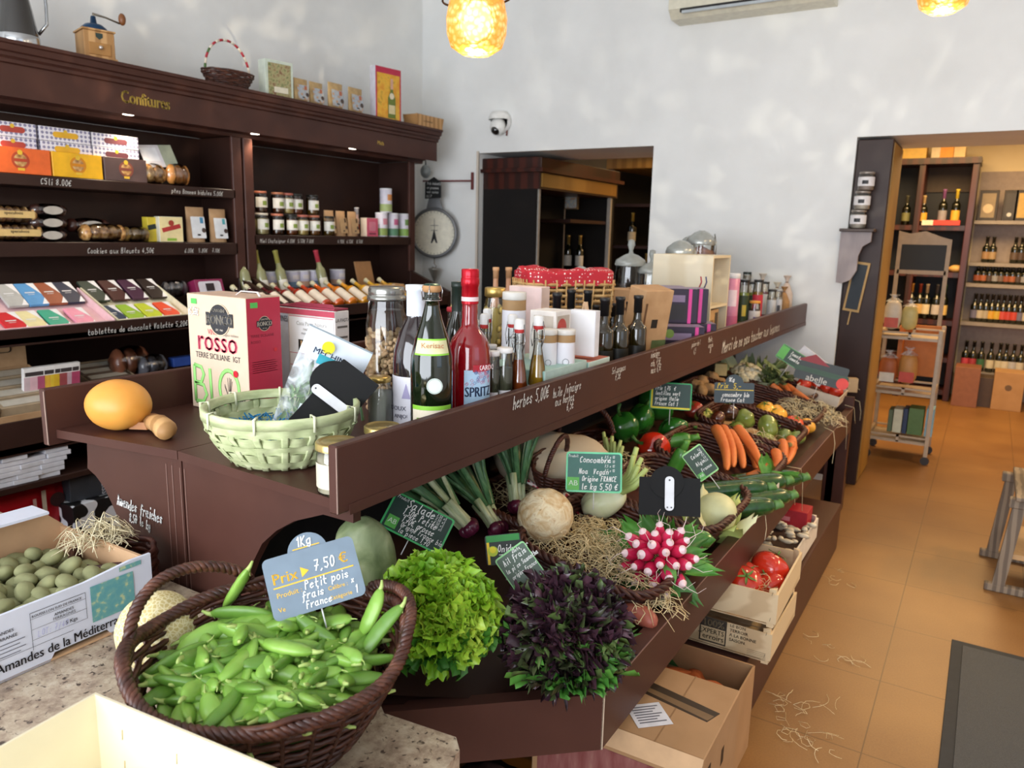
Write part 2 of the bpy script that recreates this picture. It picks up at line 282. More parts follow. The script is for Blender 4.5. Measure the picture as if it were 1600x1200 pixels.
class MB:
    def __init__(s): s.v=[];s.f=[];s.mi=[];s.sm=[];s.m=[]
    def add(s,vs,fs,m,smooth=False,T=None):
        if m not in s.m: s.m.append(m)
        i=s.m.index(m); n=len(s.v)
        s.v+= [tuple(T@Vector(v)) for v in vs] if T is not None else [tuple(v) for v in vs]
        s.f+=[tuple(a+n for a in f) for f in fs]; s.mi+=[i]*len(fs); s.sm+=[smooth]*len(fs); return s
    def box(s,c,d,m,T=None,b=0):
        x,y,z=c; a,e,g=d[0]/2,d[1]/2,d[2]/2
        if b<=0:
            vs=[(x+i*a,y+j*e,z+k*g) for i in(-1,1) for j in(-1,1) for k in(-1,1)]
            return s.add(vs,[(0,1,3,2),(4,6,7,5),(0,4,5,1),(2,3,7,6),(0,2,6,4),(1,5,7,3)],m,False,T)
        b=min(b,a*.9,e*.9,g*.9); vs=[];idx={}
        for i in(-1,1):
            for j in(-1,1):
                for k in(-1,1):
                    for ax in range(3):
                        q=[a-b,e-b,g-b]; q[ax]+=b
                        idx[(i,j,k,ax)]=len(vs); vs.append((x+i*q[0],y+j*q[1],z+k*q[2]))
        fs=[]
        for sg in(-1,1):
            fs.append([idx[(sg,j,k,0)] for j,k in((-1,-1),(1,-1),(1,1),(-1,1))][::sg])
            fs.append([idx[(i,sg,k,1)] for i,k in((-1,-1),(-1,1),(1,1),(1,-1))][::sg])
            fs.append([idx[(i,j,sg,2)] for i,j in((-1,-1),(1,-1),(1,1),(-1,1))][::sg])
        for p in(-1,1):
            for q in(-1,1):
                f=[idx[(-1,p,q,1)],idx[(1,p,q,1)],idx[(1,p,q,2)],idx[(-1,p,q,2)]]; fs.append(f if p*q<0 else f[::-1])
                f=[idx[(p,-1,q,0)],idx[(p,1,q,0)],idx[(p,1,q,2)],idx[(p,-1,q,2)]]; fs.append(f if p*q>0 else f[::-1])
                f=[idx[(p,q,-1,0)],idx[(p,q,1,0)],idx[(p,q,1,1)],idx[(p,q,-1,1)]]; fs.append(f if p*q<0 else f[::-1])
        for i in(-1,1):
            for j in(-1,1):
                for k in(-1,1):
                    f=[idx[(i,j,k,0)],idx[(i,j,k,1)],idx[(i,j,k,2)]]; fs.append(f if i*j*k>0 else f[::-1])
        return s.add(vs,fs,m,False,T)
    def span(s,x0,x1,y0,y1,z0,z1,m,T=None,b=0): return s.box(((x0+x1)/2,(y0+y1)/2,(z0+z1)/2),(abs(x1-x0),abs(y1-y0),abs(z1-z0)),m,T,b)
    def lathe(s,prof,m,T=None,n=24,a0=0,a1=2*PI,smooth=True,sx=1,sy=1):
        full=abs(a1-a0-2*PI)<1e-6; k=n if full else n+1; vs=[];fs=[]
        for r,z in prof:
            for i in range(k):
                a=a0+(a1-a0)*i/n; vs.append((r*math.cos(a)*sx,r*math.sin(a)*sy,z))
        for j in range(len(prof)-1):
            for i in range(n):
                i2=(i+1)%k if full else i+1
                fs.append((j*k+i,j*k+i2,(j+1)*k+i2,(j+1)*k+i))
        return s.add(vs,fs,m,smooth,T)
    def cyl(s,r,z0,z1,m,T=None,n=16,r2=None,bev=.0):
        r2=r if r2 is None else r2
        if bev: return s.lathe([(0,z0),(r-bev,z0),(r,z0+bev),(r2,z1-bev),(r2-bev,z1),(0,z1)],m,T,n)
        s.lathe([(r,z0),(r2,z1)],m,T,n); s.lathe([(0,z0),(r,z0)],m,T,n,smooth=False); return s.lathe([(r2,z1),(0,z1)],m,T,n,smooth=False)
    def tube(s,pts,r,m,n=6,T=None,flat=1,closed=False):
        pts=[Vector(p) for p in pts]; k=len(pts); vs=[];fs=[]; up=Vector((0,0,1)); prev=None
        for i,p in enumerate(pts):
            if closed: d=pts[(i+1)%k]-pts[i-1]
            else: d=pts[min(i+1,k-1)]-pts[max(i-1,0)]
            if d.length<1e-9: d=Vector((0,0,1))
            d.normalize()
            if prev is None: a=d.orthogonal().normalized() if abs(d.z)>.95 else d.cross(up).normalized()
            else:
                a=prev-d*prev.dot(d); a=a.normalized() if a.length>1e-6 else d.orthogonal().normalized()
            prev=a; b=d.cross(a); rr=r[i] if isinstance(r,(list,tuple)) else r
            for j in range(n):
                t=2*PI*j/n; vs.append(p+a*(math.cos(t)*rr)+b*(math.sin(t)*rr*flat))
        for i in range(k if closed else k-1):
            i2=(i+1)%k
            for j in range(n): fs.append((i*n+j,i*n+(j+1)%n,i2*n+(j+1)%n,i2*n+j))
        if not closed: fs+= [tuple(range(n))[::-1],tuple(range((k-1)*n,k*n))]
        return s.add(vs,fs,m,True,T)
    def prism(s,poly,h,m,T=None,z0=0,mt=None):
        n=len(poly); vs=[(x,y,z0) for x,y in poly]+[(x,y,z0+h) for x,y in poly]
        s.add(vs,[tuple(range(n))[::-1]]+[(i,(i+1)%n,n+(i+1)%n,n+i) for i in range(n)],m,False,T)
        return s.add([(x,y,z0+h) for x,y in poly],[tuple(range(n))],mt or m,False,T)
    def face(s,pts,m,T=None): return s.add(pts,[tuple(range(len(pts)))],m,False,T)
    def rect(s,x0,x1,y0,y1,m,T=None,z=.0004): return s.face([(x0,y0,z),(x1,y0,z),(x1,y1,z),(x0,y1,z)],m,T)
    def grid(s,fn,nu,nv,m,T=None,smooth=True,wrap=False):
        vs=[fn(i/nu,j/nv) for j in range(nv+1) for i in range(nu if wrap else nu+1)]; k=nu if wrap else nu+1
        return s.add(vs,[(j*k+i,j*k+(i+1)%k,(j+1)*k+(i+1)%k,(j+1)*k+i) for j in range(nv) for i in range(nu)],m,smooth,T)
    def blob(s,c,r,m,T=None,nu=16,nv=10,fn=None):
        c=Vector(c); r=r if hasattr(r,'__len__') else (r,r,r)
        def f(u,v):
            a=2*PI*u; t=PI*v; d=Vector((math.sin(t)*math.cos(a),math.sin(t)*math.sin(a),-math.cos(t)))
            k=fn(d) if fn else 1
            return (c.x+d.x*r[0]*k,c.y+d.y*r[1]*k,c.z+d.z*r[2]*k)
        return s.grid(f,nu,nv,m,T,True,True)
    def text(s,t,size,m,T=None,align='LEFT',sx=1,bend=0,z=.0006,bold=0):
        vs,fs=_textmesh(t,size,align)
        def f(v,dx=0):
            x=v.x*size*sx+dx; y=v.y*size
            return (bend*math.sin(x/bend),y,bend*math.cos(x/bend)-bend+z) if bend else (x,y,z)
        s.add([f(v) for v in vs],fs,m,False,T)
        if bold: s.add([f(v,bold) for v in vs],fs,m,False,T)
        return s
    def hand(s,t,h,m,T=None,w=None,slant=.15,z=.0008,adv=.62,jit=.05):
        w=w or h*.09; x=0; u=h/7.0; rr=random.Random(len(t)*31+int(h*1e5))
        for ch in t:
            if ch==' ': x+=h*.45; continue
            g=FONT.get(ch)
            if g is None: x+=h*.5; continue
            dy=rr.uniform(-1,1)*h*jit; mx=0
            for st in g.split(' '):
                pts=[(int(st[i]),int(st[i+1])) for i in range(0,len(st)-1,2)]
                q=[]
                for a,b in pts:
                    yy=(b-2)*u+dy+rr.uniform(-.5,.5)*u*.35; xx=x+(a*.82)*u*adv/.62+rr.uniform(-.5,.5)*u*.3; mx=max(mx,a); q.append((xx+yy*slant,yy))
                for (x0,y0),(x1,y1) in zip(q,q[1:]):
                    L=math.hypot(x1-x0,y1-y0) or 1e-6; ex,ey=(x1-x0)/L*w*.35,(y1-y0)/L*w*.35; nx,ny=-(y1-y0)/L*w/2,(x1-x0)/L*w/2
                    s.face([(x0-ex-nx,y0-ey-ny,z),(x1+ex-nx,y1+ey-ny,z),(x1+ex+nx,y1+ey+ny,z),(x0-ex+nx,y0-ey+ny,z)],m,T)
            x+=(mx*.82+1.0)*u*adv/.62
        return x
    def build(s,name,parent=None,label=None,cat=None,group=None,kind=None,loc=None,rot=None):
        me=bpy.data.meshes.new(name); me.from_pydata(s.v,[],s.f); me.validate(verbose=False)
        for k in s.m: me.materials.append(M(k))
        if len(me.polygons)==len(s.mi):
            me.polygons.foreach_set('material_index',s.mi); me.polygons.foreach_set('use_smooth',s.sm)
        me.update()
        o=bpy.data.objects.new(name,me); COL.objects.link(o)
        if parent: o.parent=parent
        if loc is not None: o.location=loc
        if rot is not None: o.rotation_euler=rot
        return tag(o,label,cat,group,kind)
def tag(o,label=None,cat=None,group=None,kind=None):
    if label: o['label']=label
    if cat: o['category']=cat
    if group: o['group']=group
    if kind: o['kind']=kind
    return o
def thing(name,label,cat,loc=(0,0,0),rot=(0,0,0),group=None):
    o=bpy.data.objects.new(name,None); COL.objects.link(o); o.location=loc
    o.rotation_euler=rot if hasattr(rot,'__len__') else (0,0,rot); o.empty_display_size=.02
    return tag(o,label,cat,group)
KIDS={}
def dup(root,loc=None,rot=None,label=None,group=None,scale=None):
    if root.name not in KIDS:
        KIDS[root.name]=[(c,[g for g in bpy.data.objects if g.parent==c]) for c in bpy.data.objects if c.parent==root]
    r=root.copy(); COL.objects.link(r)
    if loc is not None: r.location=loc
    if rot is not None: r.rotation_euler=rot if hasattr(rot,'__len__') else (0,0,rot)
    if label: r['label']=label
    if group: r['group']=group
    if scale: r.scale=scale if hasattr(scale,'__len__') else (scale,)*3
    for c,gs in KIDS[root.name]:
        k=c.copy(); COL.objects.link(k); k.parent=r
        for g in gs: q=g.copy(); COL.objects.link(q); q.parent=k
    return r
def struct(name,mb): return mb.build(name,kind='structure')
# ------------------------------------------------------------------ generic builders
PROTO={}
def inst(key,name,build,label,cat,loc,rot=(0,0,0),group=None,scale=None):
    if key in PROTO:
        o=dup(PROTO[key],loc,rot,label,group,scale)
        if not group and 'group' in o: del o['group']
        return o
    o=thing(name,label,cat,loc,rot,group); PROTO[key]=o
    build(o)
    bpy.context.view_layer.update()
    if scale: o.scale=scale if hasattr(scale,'__len__') else (scale,)*3
    return o
def b_bottle(h=.3,r=.037,glass='darkglass',lab='#e8e2d2',cap='#1a1a1c;r.35',rn=.014,ls=(.14,.42),cl=.24,sh=(.56,.72),art=None,half=True,n=20,parts=True,lift=0):
    def f(root):
        m=MB(); m.lathe([(0,.003),(r*.8,0),(r,.006),(r,h*sh[0]),(r*.93,h*(sh[0]+.04)),(r*.6,h*(sh[0]+sh[1])/2+h*.01),(rn*1.15,h*sh[1]),(rn,h*.8),(rn,h*.965),(rn*1.18,h*.97),(rn*1.18,h*.995),(0,h)],glass,n=n)
        l=MB(); a=(-PI*.95,-PI*.05) if half else (0,2*PI)
        l.lathe([(r*1.012,h*ls[0]),(r*1.012,h*ls[1])],lab,n=n,a0=a[0],a1=a[1],smooth=True)
        if art: l.lathe([(r*1.02,h*(ls[0]*.6+ls[1]*.4)),(r*1.02,h*(ls[0]*.3+ls[1]*.7))],art,n=n,a0=a[0]+.7,a1=a[1]-.7)
        c=MB(); c.lathe([(rn*1.05,h*(1-cl)),(rn*1.12,h*(1-cl)),(rn*1.12,h*.96),(rn*1.3,h*.965),(rn*1.3,h*1.004),(0,h*1.006)],cap,n=14)
        if parts:
            m.build('glass_body',root); l.build('paper_label',root); c.build('capsule',root)
        else:
            for q in (l,c):
                pass
            m.build('glass_body',root); l.build('paper_label',root); c.build('capsule',root)
    return f
def b_jar(h=.11,r=.036,fill='#6a3a18;r.3,g',lab='#ece8dc',lid='#c9b27a;r.3,m.8',art='#8aa04a',open_=False,fh=.8,lidh=.014,n=18,glass='glass',neck=.88,ls=(.25,.72)):
    def f(root):
        m=MB(); m.lathe([(0,.002),(r*.86,0),(r,.006),(r,h*.76),(r*neck,h*.86),(r*neck,h-lidh*.6)],glass,n=n); m.build('glass_jar',root)
        if fill:
            c=MB(); c.lathe([(0,.004),(r*.92,.005),(r*.95,.01),(r*.95,min(h*fh,h*.76)),(0,min(h*fh,h*.78))],fill,n=n); c.build('contents',root)
        if lid: l=MB(); l.cyl(r*(neck+.06),h-lidh,h,lid,n=n,bev=.002); l.build('lid',root)
        if lab:
            l=MB(); l.lathe([(r*1.015,h*ls[0]),(r*1.015,h*ls[1])],lab,n=n,a0=-PI*.95,a1=-PI*.05)
            if art: l.lathe([(r*1.025,h*(ls[0]+.1)),(r*1.025,h*(ls[1]-.17))],art,n=8,a0=-PI*.62,a1=-PI*.38)
            l.build('paper_label',root)
    return f
def b_carton(w,d,h,front,side=None,top=None,deco=None,bev=.0015,name='carton_body'):
    """box standing on z=0, front faces -y"""
    def f(root):
        m=MB(); side_=side or front
        m.box((0,0,h/2),(w,d,h),side_,b=bev)
        m.rect(-w/2+bev,w/2-bev,bev,h-bev,front,FR((0,-d/2,0),(1,0,0),(0,0,1)))
        if top: m.rect(-w/2+bev,w/2-bev,-d/2+bev,d/2-bev,top,T((0,0,h)))
        if deco: deco(m,w,d,h)
        m.build(name,root)
    return f
def FF(d,x=0,z=0): return FR((x,-d/2-.0006,z),(1,0,0),(0,0,1))   # frame on the -y face
def rrect(w,h,r,n=4):
    out=[]
    for cx,cy,a in((w/2-r,h/2-r,0),(-w/2+r,h/2-r,PI/2),(-w/2+r,-h/2+r,PI),(w/2-r,-h/2+r,1.5*PI)):
        for i in range(n+1): out.append((cx+r*math.cos(a+i*PI/2/n),cy+r*math.sin(a+i*PI/2/n)))
    return out
def circ(r,n=20,x=0,y=0): return [(x+r*math.cos(2*PI*i/n),y+r*math.sin(2*PI*i/n)) for i in range(n)]
def plaque(m,w,h,mat,Tm,z=.0008,r=None):
    p=rrect(w,h,r if r is not None else min(w,h)*.2); return m.face([(x,y,z) for x,y in p],mat,Tm)
def disc(m,r,mat,Tm,z=.0012,x=0,y=0,n=20): return m.face([(a,b,z) for a,b in circ(r,n,x,y)],mat,Tm)
def ring(m,r,w,mat,Tm,z=.0014,x=0,y=0,n=24):
    for i in range(n):
        a,b=2*PI*i/n,2*PI*(i+1)/n
        m.face([(x+r*math.cos(a),y+r*math.sin(a),z),(x+(r+w)*math.cos(a),y+(r+w)*math.sin(a),z),(x+(r+w)*math.cos(b),y+(r+w)*math.sin(b),z),(x+r*math.cos(b),y+r*math.sin(b),z)],mat,Tm)
def weave(m,prof,mat,n=72,rings=None,T_=None,sx=1,sy=1,th=.0035,amp=.003,stakes=24,smat=None,rr=None):
    """woven wall: prof is [(r,z)...] from bottom to top"""
    L=len(prof)
    for j,(r,z) in enumerate(prof):
        pts=[]
        for i in range(n):
            a=2*PI*i/n; k=r+amp*math.sin(stakes/2*a+ (PI if j%2 else 0))+R.uniform(-.0006,.0006)
            pts.append((k*math.cos(a)*sx,k*math.sin(a)*sy,z+R.uniform(-.0007,.0007)))
        m.tube(pts,th,mat,n=5,T=T_,closed=True,flat=1.2)
    for i in range(stakes):
        a=2*PI*i/stakes
        m.tube([(r*math.cos(a)*sx,r*math.sin(a)*sy,z) for r,z in prof[::2]+[prof[-1]]],th*.9,smat or mat,n=5,T=T_)
def braid(m,path,rad,th,mat,turns,strands=3,n=5,T_=None,closed=True,per=7):
    P_=[Vector(p) for p in path]; k=len(P_)
    tot=int(turns*per)
    for s_ in range(strands):
        pts=[]
        for q in range(tot if closed else tot+1):
            u=q/tot*(k if closed else k-1); i=int(u)%k; f=u-int(u); a=P_[i]; b=P_[(i+1)%k] if closed else P_[min(i+1,k-1)]
            c=a.lerp(b,f); d=(b-a).normalized() if (b-a).length>1e-6 else Vector((1,0,0))
            e=d.cross(Vector((0,0,1))); e=e.normalized() if e.length>1e-3 else Vector((1,0,0)); g=d.cross(e)
            ph=2*PI*(q/per)+2*PI*s_/strands
            pts.append(c+e*math.cos(ph)*rad+g*math.sin(ph)*rad)
        m.tube(pts,th,mat,n=n,T=T_,closed=closed)
def strawmb(m,c,ext,n,mat='straw',L=(.04,.1),r=.0007,curl=.02,lift=0,seed=0):
    rr=random.Random(seed)
    for _ in range(n):
        a=rr.uniform(0,2*PI); q=math.sqrt(rr.random()); x=c[0]+ext[0]*q*math.cos(a); y=c[1]+ext[1]*q*math.sin(a)
        z=c[2]+ext[2]*(1-q*q)*rr.random()
        d=rr.uniform(0,2*PI); l=rr.uniform(*L); k=rr.uniform(-1,1)*9*curl/.02
        pts=[];zz=rr.uniform(0,lift)
        for i in range(6):
            t=i/5-.5; dd=d+k*t*l*5
            pts.append((x+math.cos(dd)*l*t,y+math.sin(dd)*l*t,z+zz*(1-4*t*t)+rr.uniform(-.004,.004)))
        m.tube(pts,r*rr.uniform(.8,1.5),mat,n=3,flat=.6)
def hw(m,t,h,o,xd=(0,1,0),up=(0,0,1),mat='#f2f0ea;n.02',w=None,tilt=0):
    F=FR(o,xd,up)@Matrix.Rotation(tilt,4,'Z'); m.hand(t,h,mat,F,w)

# ------------------------------------------------------------------ the setting
YW=5.4; ZO=2.255
m=MB(); m.span(-6,4,-2.6,9.7,-.1,0,'floor'); struct('floor',m)
m=MB(); m.span(-4.6,3.2,-2.6,6.2,3.75,3.85,'plaster'); struct('ceiling',m)
m=MB(); m.span(-4.5,-4.28,-2.6,5.4,0,3.75,'plaster'); struct('wall_left',m)
m=MB(); m.span(3.0,3.2,-2.6,-.4,0,3.75,'plaster'); m.span(3.0,3.2,1.6,5.4,0,3.75,'plaster'); m.span(3,3.2,-.4,1.6,0,.9,'plaster'); m.span(3,3.2,-.4,1.6,2.9,3.75,'plaster'); struct('wall_right',m)
m=MB()
m.span(-4.28,-3.69,YW,6.15,0,3.75,'plaster'); m.span(-2.17,-.815,YW,6.15,0,3.75,'plaster'); m.span(1.6,3.2,YW,6.15,0,3.75,'plaster')
m.span(-3.69,-2.17,YW,6.15,ZO,3.75,'plaster'); m.span(-.815,1.6,YW,6.15,ZO,3.75,'plaster'); struct('wall_back',m)
m=MB(); m.span(-4.5,3.2,-2.6,-2.45,0,.45,'plaster'); m.span(-4.5,3.2,-2.6,-2.45,3.1,3.75,'plaster'); m.span(-4.5,-3.3,-2.6,-2.45,.45,3.1,'plaster'); m.span(1.6,3.2,-2.6,-2.45,.45,3.1,'plaster'); struct('wall_front',m)
m=MB(); m.span(-5.2,2.4,9.55,9.7,0,3,'warmplaster'); struct('wall_far',m)
m=MB(); m.span(-5.3,-5.2,6.15,9.7,0,3,'warmplaster'); struct('wall_far_left',m)
m=MB(); m.span(2.3,2.4,6.15,9.7,0,3,'warmplaster'); struct('wall_far_right',m)
m=MB(); m.span(-5.3,2.4,6.15,9.7,2.95,3.05,'warmplaster'); struct('ceiling_far',m)
m=MB(); m.span(-4.279,-4.0,5.385,5.4,0,.09,'brown'); m.span(-2.17,-1.1,5.385,5.4,0,.09,'brown'); struct('baseboard_back',m)
m=MB(); m.span(-3.71,-3.69,5.39,5.405,0,2.27,'jamb'); m.span(-3.71,-3.69,5.395,5.405,2.255,2.27,'jamb'); struct('trim_1',m)

# ------------------------------------------------------------------ left wall shelving
X0=-4.275; XS=-3.93; XL=-3.56
def shelf_board(root,y0,y1,z,xf,th=.05,mat='brownd',txts=()):
    m=MB(); m.span(X0+.022,xf,y0,y1,z-th,z,mat,b=.003)
    for t,y,h in txts: hw(m,t,h,(xf+.001,y,z-th*.8))
    return m.build('shelf',root)
left=thing('shelving_unit','dark brown wall shelving bay holding biscuit boxes and chocolates','shelf unit',(0,0,0))
right=thing('shelving_unit','dark brown wall shelving bay holding honey jars and juice bottles','shelf unit',(0,0,0))
def cols(root,ys,zt=2.14):
    for y in ys:
        m=MB(); m.span(X0,XS-.005,y-.02,y+.02,.0,zt,'brownd',b=.003); m.span(XS-.02,XS,y-.035,y+.035,1.3,zt,'brown',b=.004)
        m.prism([(X0,1.3),(XS,1.3),(XL,1.16),(XL,.0),(X0,.0)],.03,'brownd',FR((0,y+.015,0),(1,0,0),(0,0,1)))
        m.build('upright',root)
cols(left,(.9,3.175)); cols(right,(3.26,4.83))
for root,y0,y1 in((left,.9,3.19),(right,3.24,4.83)):
    m=MB(); m.span(X0-.004,X0+.02,y0,y1,0,2.14,'brownd'); m.build('back_panel',root)
shelf_board(left,.92,3.155,1.83,XS,.052,txts=[('C5li 8.00€',2.02,.028),('ptes Bonnes bidules 5.00€',2.72,.024)])
shelf_board(left,.92,3.155,1.515,XS,.07,txts=[('Brelles 3,50€',1.55,.026),('Cookies aux Bleuets 4,50€',2.22,.026),('6.00€   5.80€   7.10€',2.78,.022)])
shelf_board(right,3.28,4.81,1.565,XS,.06,txts=[('Miel Chataigner 6.00€  5.50€ 7.00€',3.32,.024),('4.90€  6.50€   8.50€',4.0,.024)])
m=MB(); m.span(X0+.022,XL,.92,3.155,1.085,1.11,'brownd'); m.span(XL-.02,XL,.92,3.155,1.075,1.15,'brownd',b=.003)
hw(m,'tablettes de chocolat Valette 5,20€ pce',.026,(XL+.001,1.98,1.095)); hw(m,'chocolats de lait 7,00€',.022,(XL+.001,2.66,1.1)); m.build('shelf',left)
m=MB(); m.span(X0+.022,XL,3.28,4.81,1.03,1.06,'brownd'); m.span(XL-.02,XL,3.28,4.81,1.02,1.13,'brownd',b=.003); m.build('shelf',right)
for root,y0,y1 in((left,.92,3.155),(right,3.28,4.81)):
    m=MB(); m.span(X0+.022,XL,y0,y1,.60,.63,'brownd'); m.span(XL-.02,XL,y0,y1,.59,.745,'brownd',b=.003); m.build('shelf',root)
    m=MB(); m.span(X0+.022,XL,y0,y1,.425,.455,'brownd',b=.003); m.build('shelf',root)
    m=MB(); m.span(X0,XL+.01,y0,y1,0,.1,'brownd',b=.003); m.build('plinth',root)
co=thing('shelf_cornice','long brown moulded cornice with gold script over the left wall shelves','cornice')
prof=[(X0,2.145),(-3.98,2.145),(-3.975,2.165),(-3.90,2.185),(-3.855,2.185),(-3.84,2.16),(-3.835,2.16),(-3.835,2.3),(-3.82,2.305),(-3.82,2.32),(-3.805,2.33),(-3.805,2.345),(-3.79,2.35),(-3.785,2.375),(-3.775,2.38),(-3.775,2.395),(X0,2.395)]
m=MB(); m.prism([(x,z) for x,z in prof],-4.12,'brown',FR((0,5.02,0),(1,0,0),(0,0,1)).copy(),z0=4.12)
m.build('moulding',co)
m=MB(); F=FR((-3.8335,2.40,2.215),(0,1,0),(0,0,1)); m.text('Confitures',.085,'#e6c45c;r.5,n.02',F,sx=.75,bold=.0022,z=.002)
m.text('Miels',.04,'#d8b650;r.4',FR((-3.834,4.32,2.215),(0,1,0),(0,0,1)),sx=.85); m.build('lettering',co,label='gold script lettering')
for px,py in((50,124),(307,167),(488,202),(623,228)):
    q=P(px,py,z=2.172); q.x=-3.90
    m=MB(); m.cyl(.036,2.172,2.186,'#c8c8c8;m1,r.25',T((q.x,q.y,0)),n=20)
    o=m.build('downlight',co,label='round recessed downlight'); m=MB(); m.cyl(.028,2.168,2.171,'#fff4e0;e14',T((q.x,q.y,0)),n=20); m.build('bulb',o)
    spot('shelf_downlight',(q.x,q.y,2.16),(q.x+.12,q.y,1.0),9,(1,.8,.58),2.0,.7,.03)
# ------------------------------------------------------------------ goods on the left bay
ROTL=PI/2      # things on the left wall face +x: local -y turned to +x
ZT=2.395
def wob(a=.05): return R.uniform(-a,a)
def emblem(c1,c2):
    def f(m,w,d,h):
        F=FF(d,0,h*.5); s=min(w,h)
        plaque(m,w*.46,h*.42,c1,F,.0009,h*.1)
        for sx in(-1,1): disc(m,h*.2,c1,F,.001,sx*w*.2,0,10)
        disc(m,h*.15,c2,F,.0014,0,h*.24,12)
    return f
def emblem_big(c1,c2):
    def f(m,w,d,h):
        F=FF(d,0,h*.52); disc(m,h*.34,c1,F,.0009,0,0,24); disc(m,h*.25,'cookies',F,.0013,0,0,24)
        m.rect(-h*.26,h*.26,-h*.06,h*.06,c1,F,.0018); disc(m,h*.1,c2,F,.002,0,h*.3,14); m.rect(-h*.13,h*.13,-h*.4,-h*.3,c2,F,.002)
    return f
# patterned gingerbread boxes: two layers in three columns, coloured boxes leaning in front
for i,(pxa,pxb,nm,c) in enumerate(((-25,52,'rust red','#b8483a'),(56,137,'yellow','#e8b02a'),(138,211,'plum brown','#6a3a40'))):
    ya=P(pxa,225,x=-4.0).y; yb=P(pxb,225,x=-4.0).y; wd=(yb-ya)*.97
    for k,z in enumerate((1.935,2.003)):
        inst('gb%d'%i,'gingerbread_box',b_carton(wd,.12,.066,'gridbox','gridbox','#f0ecf0',deco=emblem(c,'#e8c040;m.3')),
            'white check patterned biscuit box with %s emblem, %s of its pair'%(nm,('lower','upper')[k]),'box',(-4.02,(ya+yb)/2+wob(.004),z-.004),(0,0,ROTL+wob(.03)))
    inst('gbs%d'%i,'gingerbread_box',b_carton(wd,.11,.10,'gridbox','gridbox'),'white patterned biscuit box lowest in its stack, under the %s emblem pair'%nm,'box',(-4.03,(ya+yb)/2,1.831),(0,0,ROTL))
for nm,c,pxa,pxb,e in(('orange','#ee6a2c',-22,77,'#b8482a'),('yellow','#f2b61c',78,157,'#d98a1c'),('grey brown','#5a4644',159,226,'#8a4a3c')):
    ya=P(pxa,250,x=-3.955).y; yb=P(pxb,250,x=-3.955).y
    inst('gf'+nm,'gift_box',b_carton((yb-ya)*.98,.035,.118,c+';r.4',deco=emblem_big(e,'#eec23c')),'flat %s biscuit box with round emblem standing at the shelf edge'%nm,'box',(-3.957,(ya+yb)/2,1.832),(0,0,ROTL))
def b_pack(w,d,h,fill='cookies',n=5,lab=None,labt=None,stack=True,bump_=.004):
    def f(root):
        m=MB()
        for i in range(n):
            x=-w/2+w*(i+.5)/n
            m.blob((x,0,h/2),(w/n*.62,d*.46,h*.47),fill,nu=10,nv=7,fn=lambda q:1+.06*math.sin(9*q.x+7*q.z))
        m.build('biscuits',root)
        m=MB(); m.blob((0,0,h/2),(w*.56,d*.56,h*.54),'film',nu=18,nv=10,fn=lambda q:1+.07*noise.noise(q*4)); m.build('wrapper',root)
        if lab:
            m=MB(); F=FR((0,-d*.56,h*.5),(1,0,0),(0,0,1)); (plaque(m,w*.8,h*.4,lab,F,.002) if labt else m.face([(w*.28*math.cos(a),h*.34*math.sin(a),.003) for a in [2*PI*i/16 for i in range(16)]],lab,F)); 
            if labt: m.text(labt,h*.26,'#201810',F,'CENTER',z=.003,bold=.0006)
            m.build('paper_label',root)
    return f
def onL(px,py,x,z,dy=0): q=P(px,py,x=x); return (x,q.y+dy,z)
inst('ck1','biscuit_bag',b_pack(.13,.06,.105,n=2),'cellophane bag of round pale biscuits beside the grey brown box','bag of biscuits',onL(240,265,-3.97,1.833),(0,0,ROTL))
inst('ck2','biscuit_bag',b_pack(.15,.07,.115,fill='#d9924a;r.4,g',n=3),'cellophane bag of golden puffed biscuits, last on the top shelf','bag of biscuits',onL(277,265,-3.97,1.833),(0,0,ROTL+.2))
m=MB(); m.prism(rrect(.2,.13,.004),.0015,'#e4e0e4',T((0,0,.0),(1.15,0,0))); m.rect(-.1,0,-.03,.05,'#f4f4f8',T((0,0,.0),(1.15,0,0)),.002); m.rect(.02,.1,-.065,.065,'#aab09a',T((0,0,.0),(1.15,0,0)),.002)
m.build('folded_leaflet',None,'white and grey printed card leaning on the biscuit bags','card',loc=onL(247,235,-3.995,1.985),rot=(0,-.1,ROTL))
# second shelf
for k,z in enumerate((1.518,1.603)):
    inst('spec','biscuit_packet',b_pack(.24,.08,.08,n=7,lab='#d9b877',labt='speculoos'),('lower','upper')[k]+' clear packet of speculoos biscuits at the left end','packet of biscuits',onL(22,350,-3.985,z,(0,-.02)[k]),(0,0,ROTL))
for k,(px,z,nm) in enumerate(((72,1.518,'bottom'),(74,1.578,'middle'),(76,1.638,'top'))):
    inst('dark','cake_packet',b_pack(.17,.09,.06,fill='#3a2018;r.4,g',n=3,lab='#b8b0a4'),'dark chocolate cake in clear wrap with oval label, %s of the three stacked'%nm,'cake',onL(px,350,-3.985,z),(0,0,ROTL))
inst('dark2','cake_packet',b_pack(.22,.09,.075,fill='#4a2820;r.4,g',n=4,lab='#c8c0b4'),'dark wrapped cake with oval label behind the nut cake','cake',onL(135,335,-4.06,1.56),(0,0,ROTL))
inst('nut','cake_packet',b_pack(.23,.1,.09,n=5),'wrapped almond topped loaf cake on the second shelf','cake',onL(160,362,-3.985,1.518),(0,0,ROTL))
inst('nut2','cake_packet',b_pack(.15,.08,.08,fill='#8a6a34;r.4,g',n=3),'small olive brown wrapped cake right of the almond loaf','cake',onL(210,362,-3.99,1.518),(0,0,ROTL))
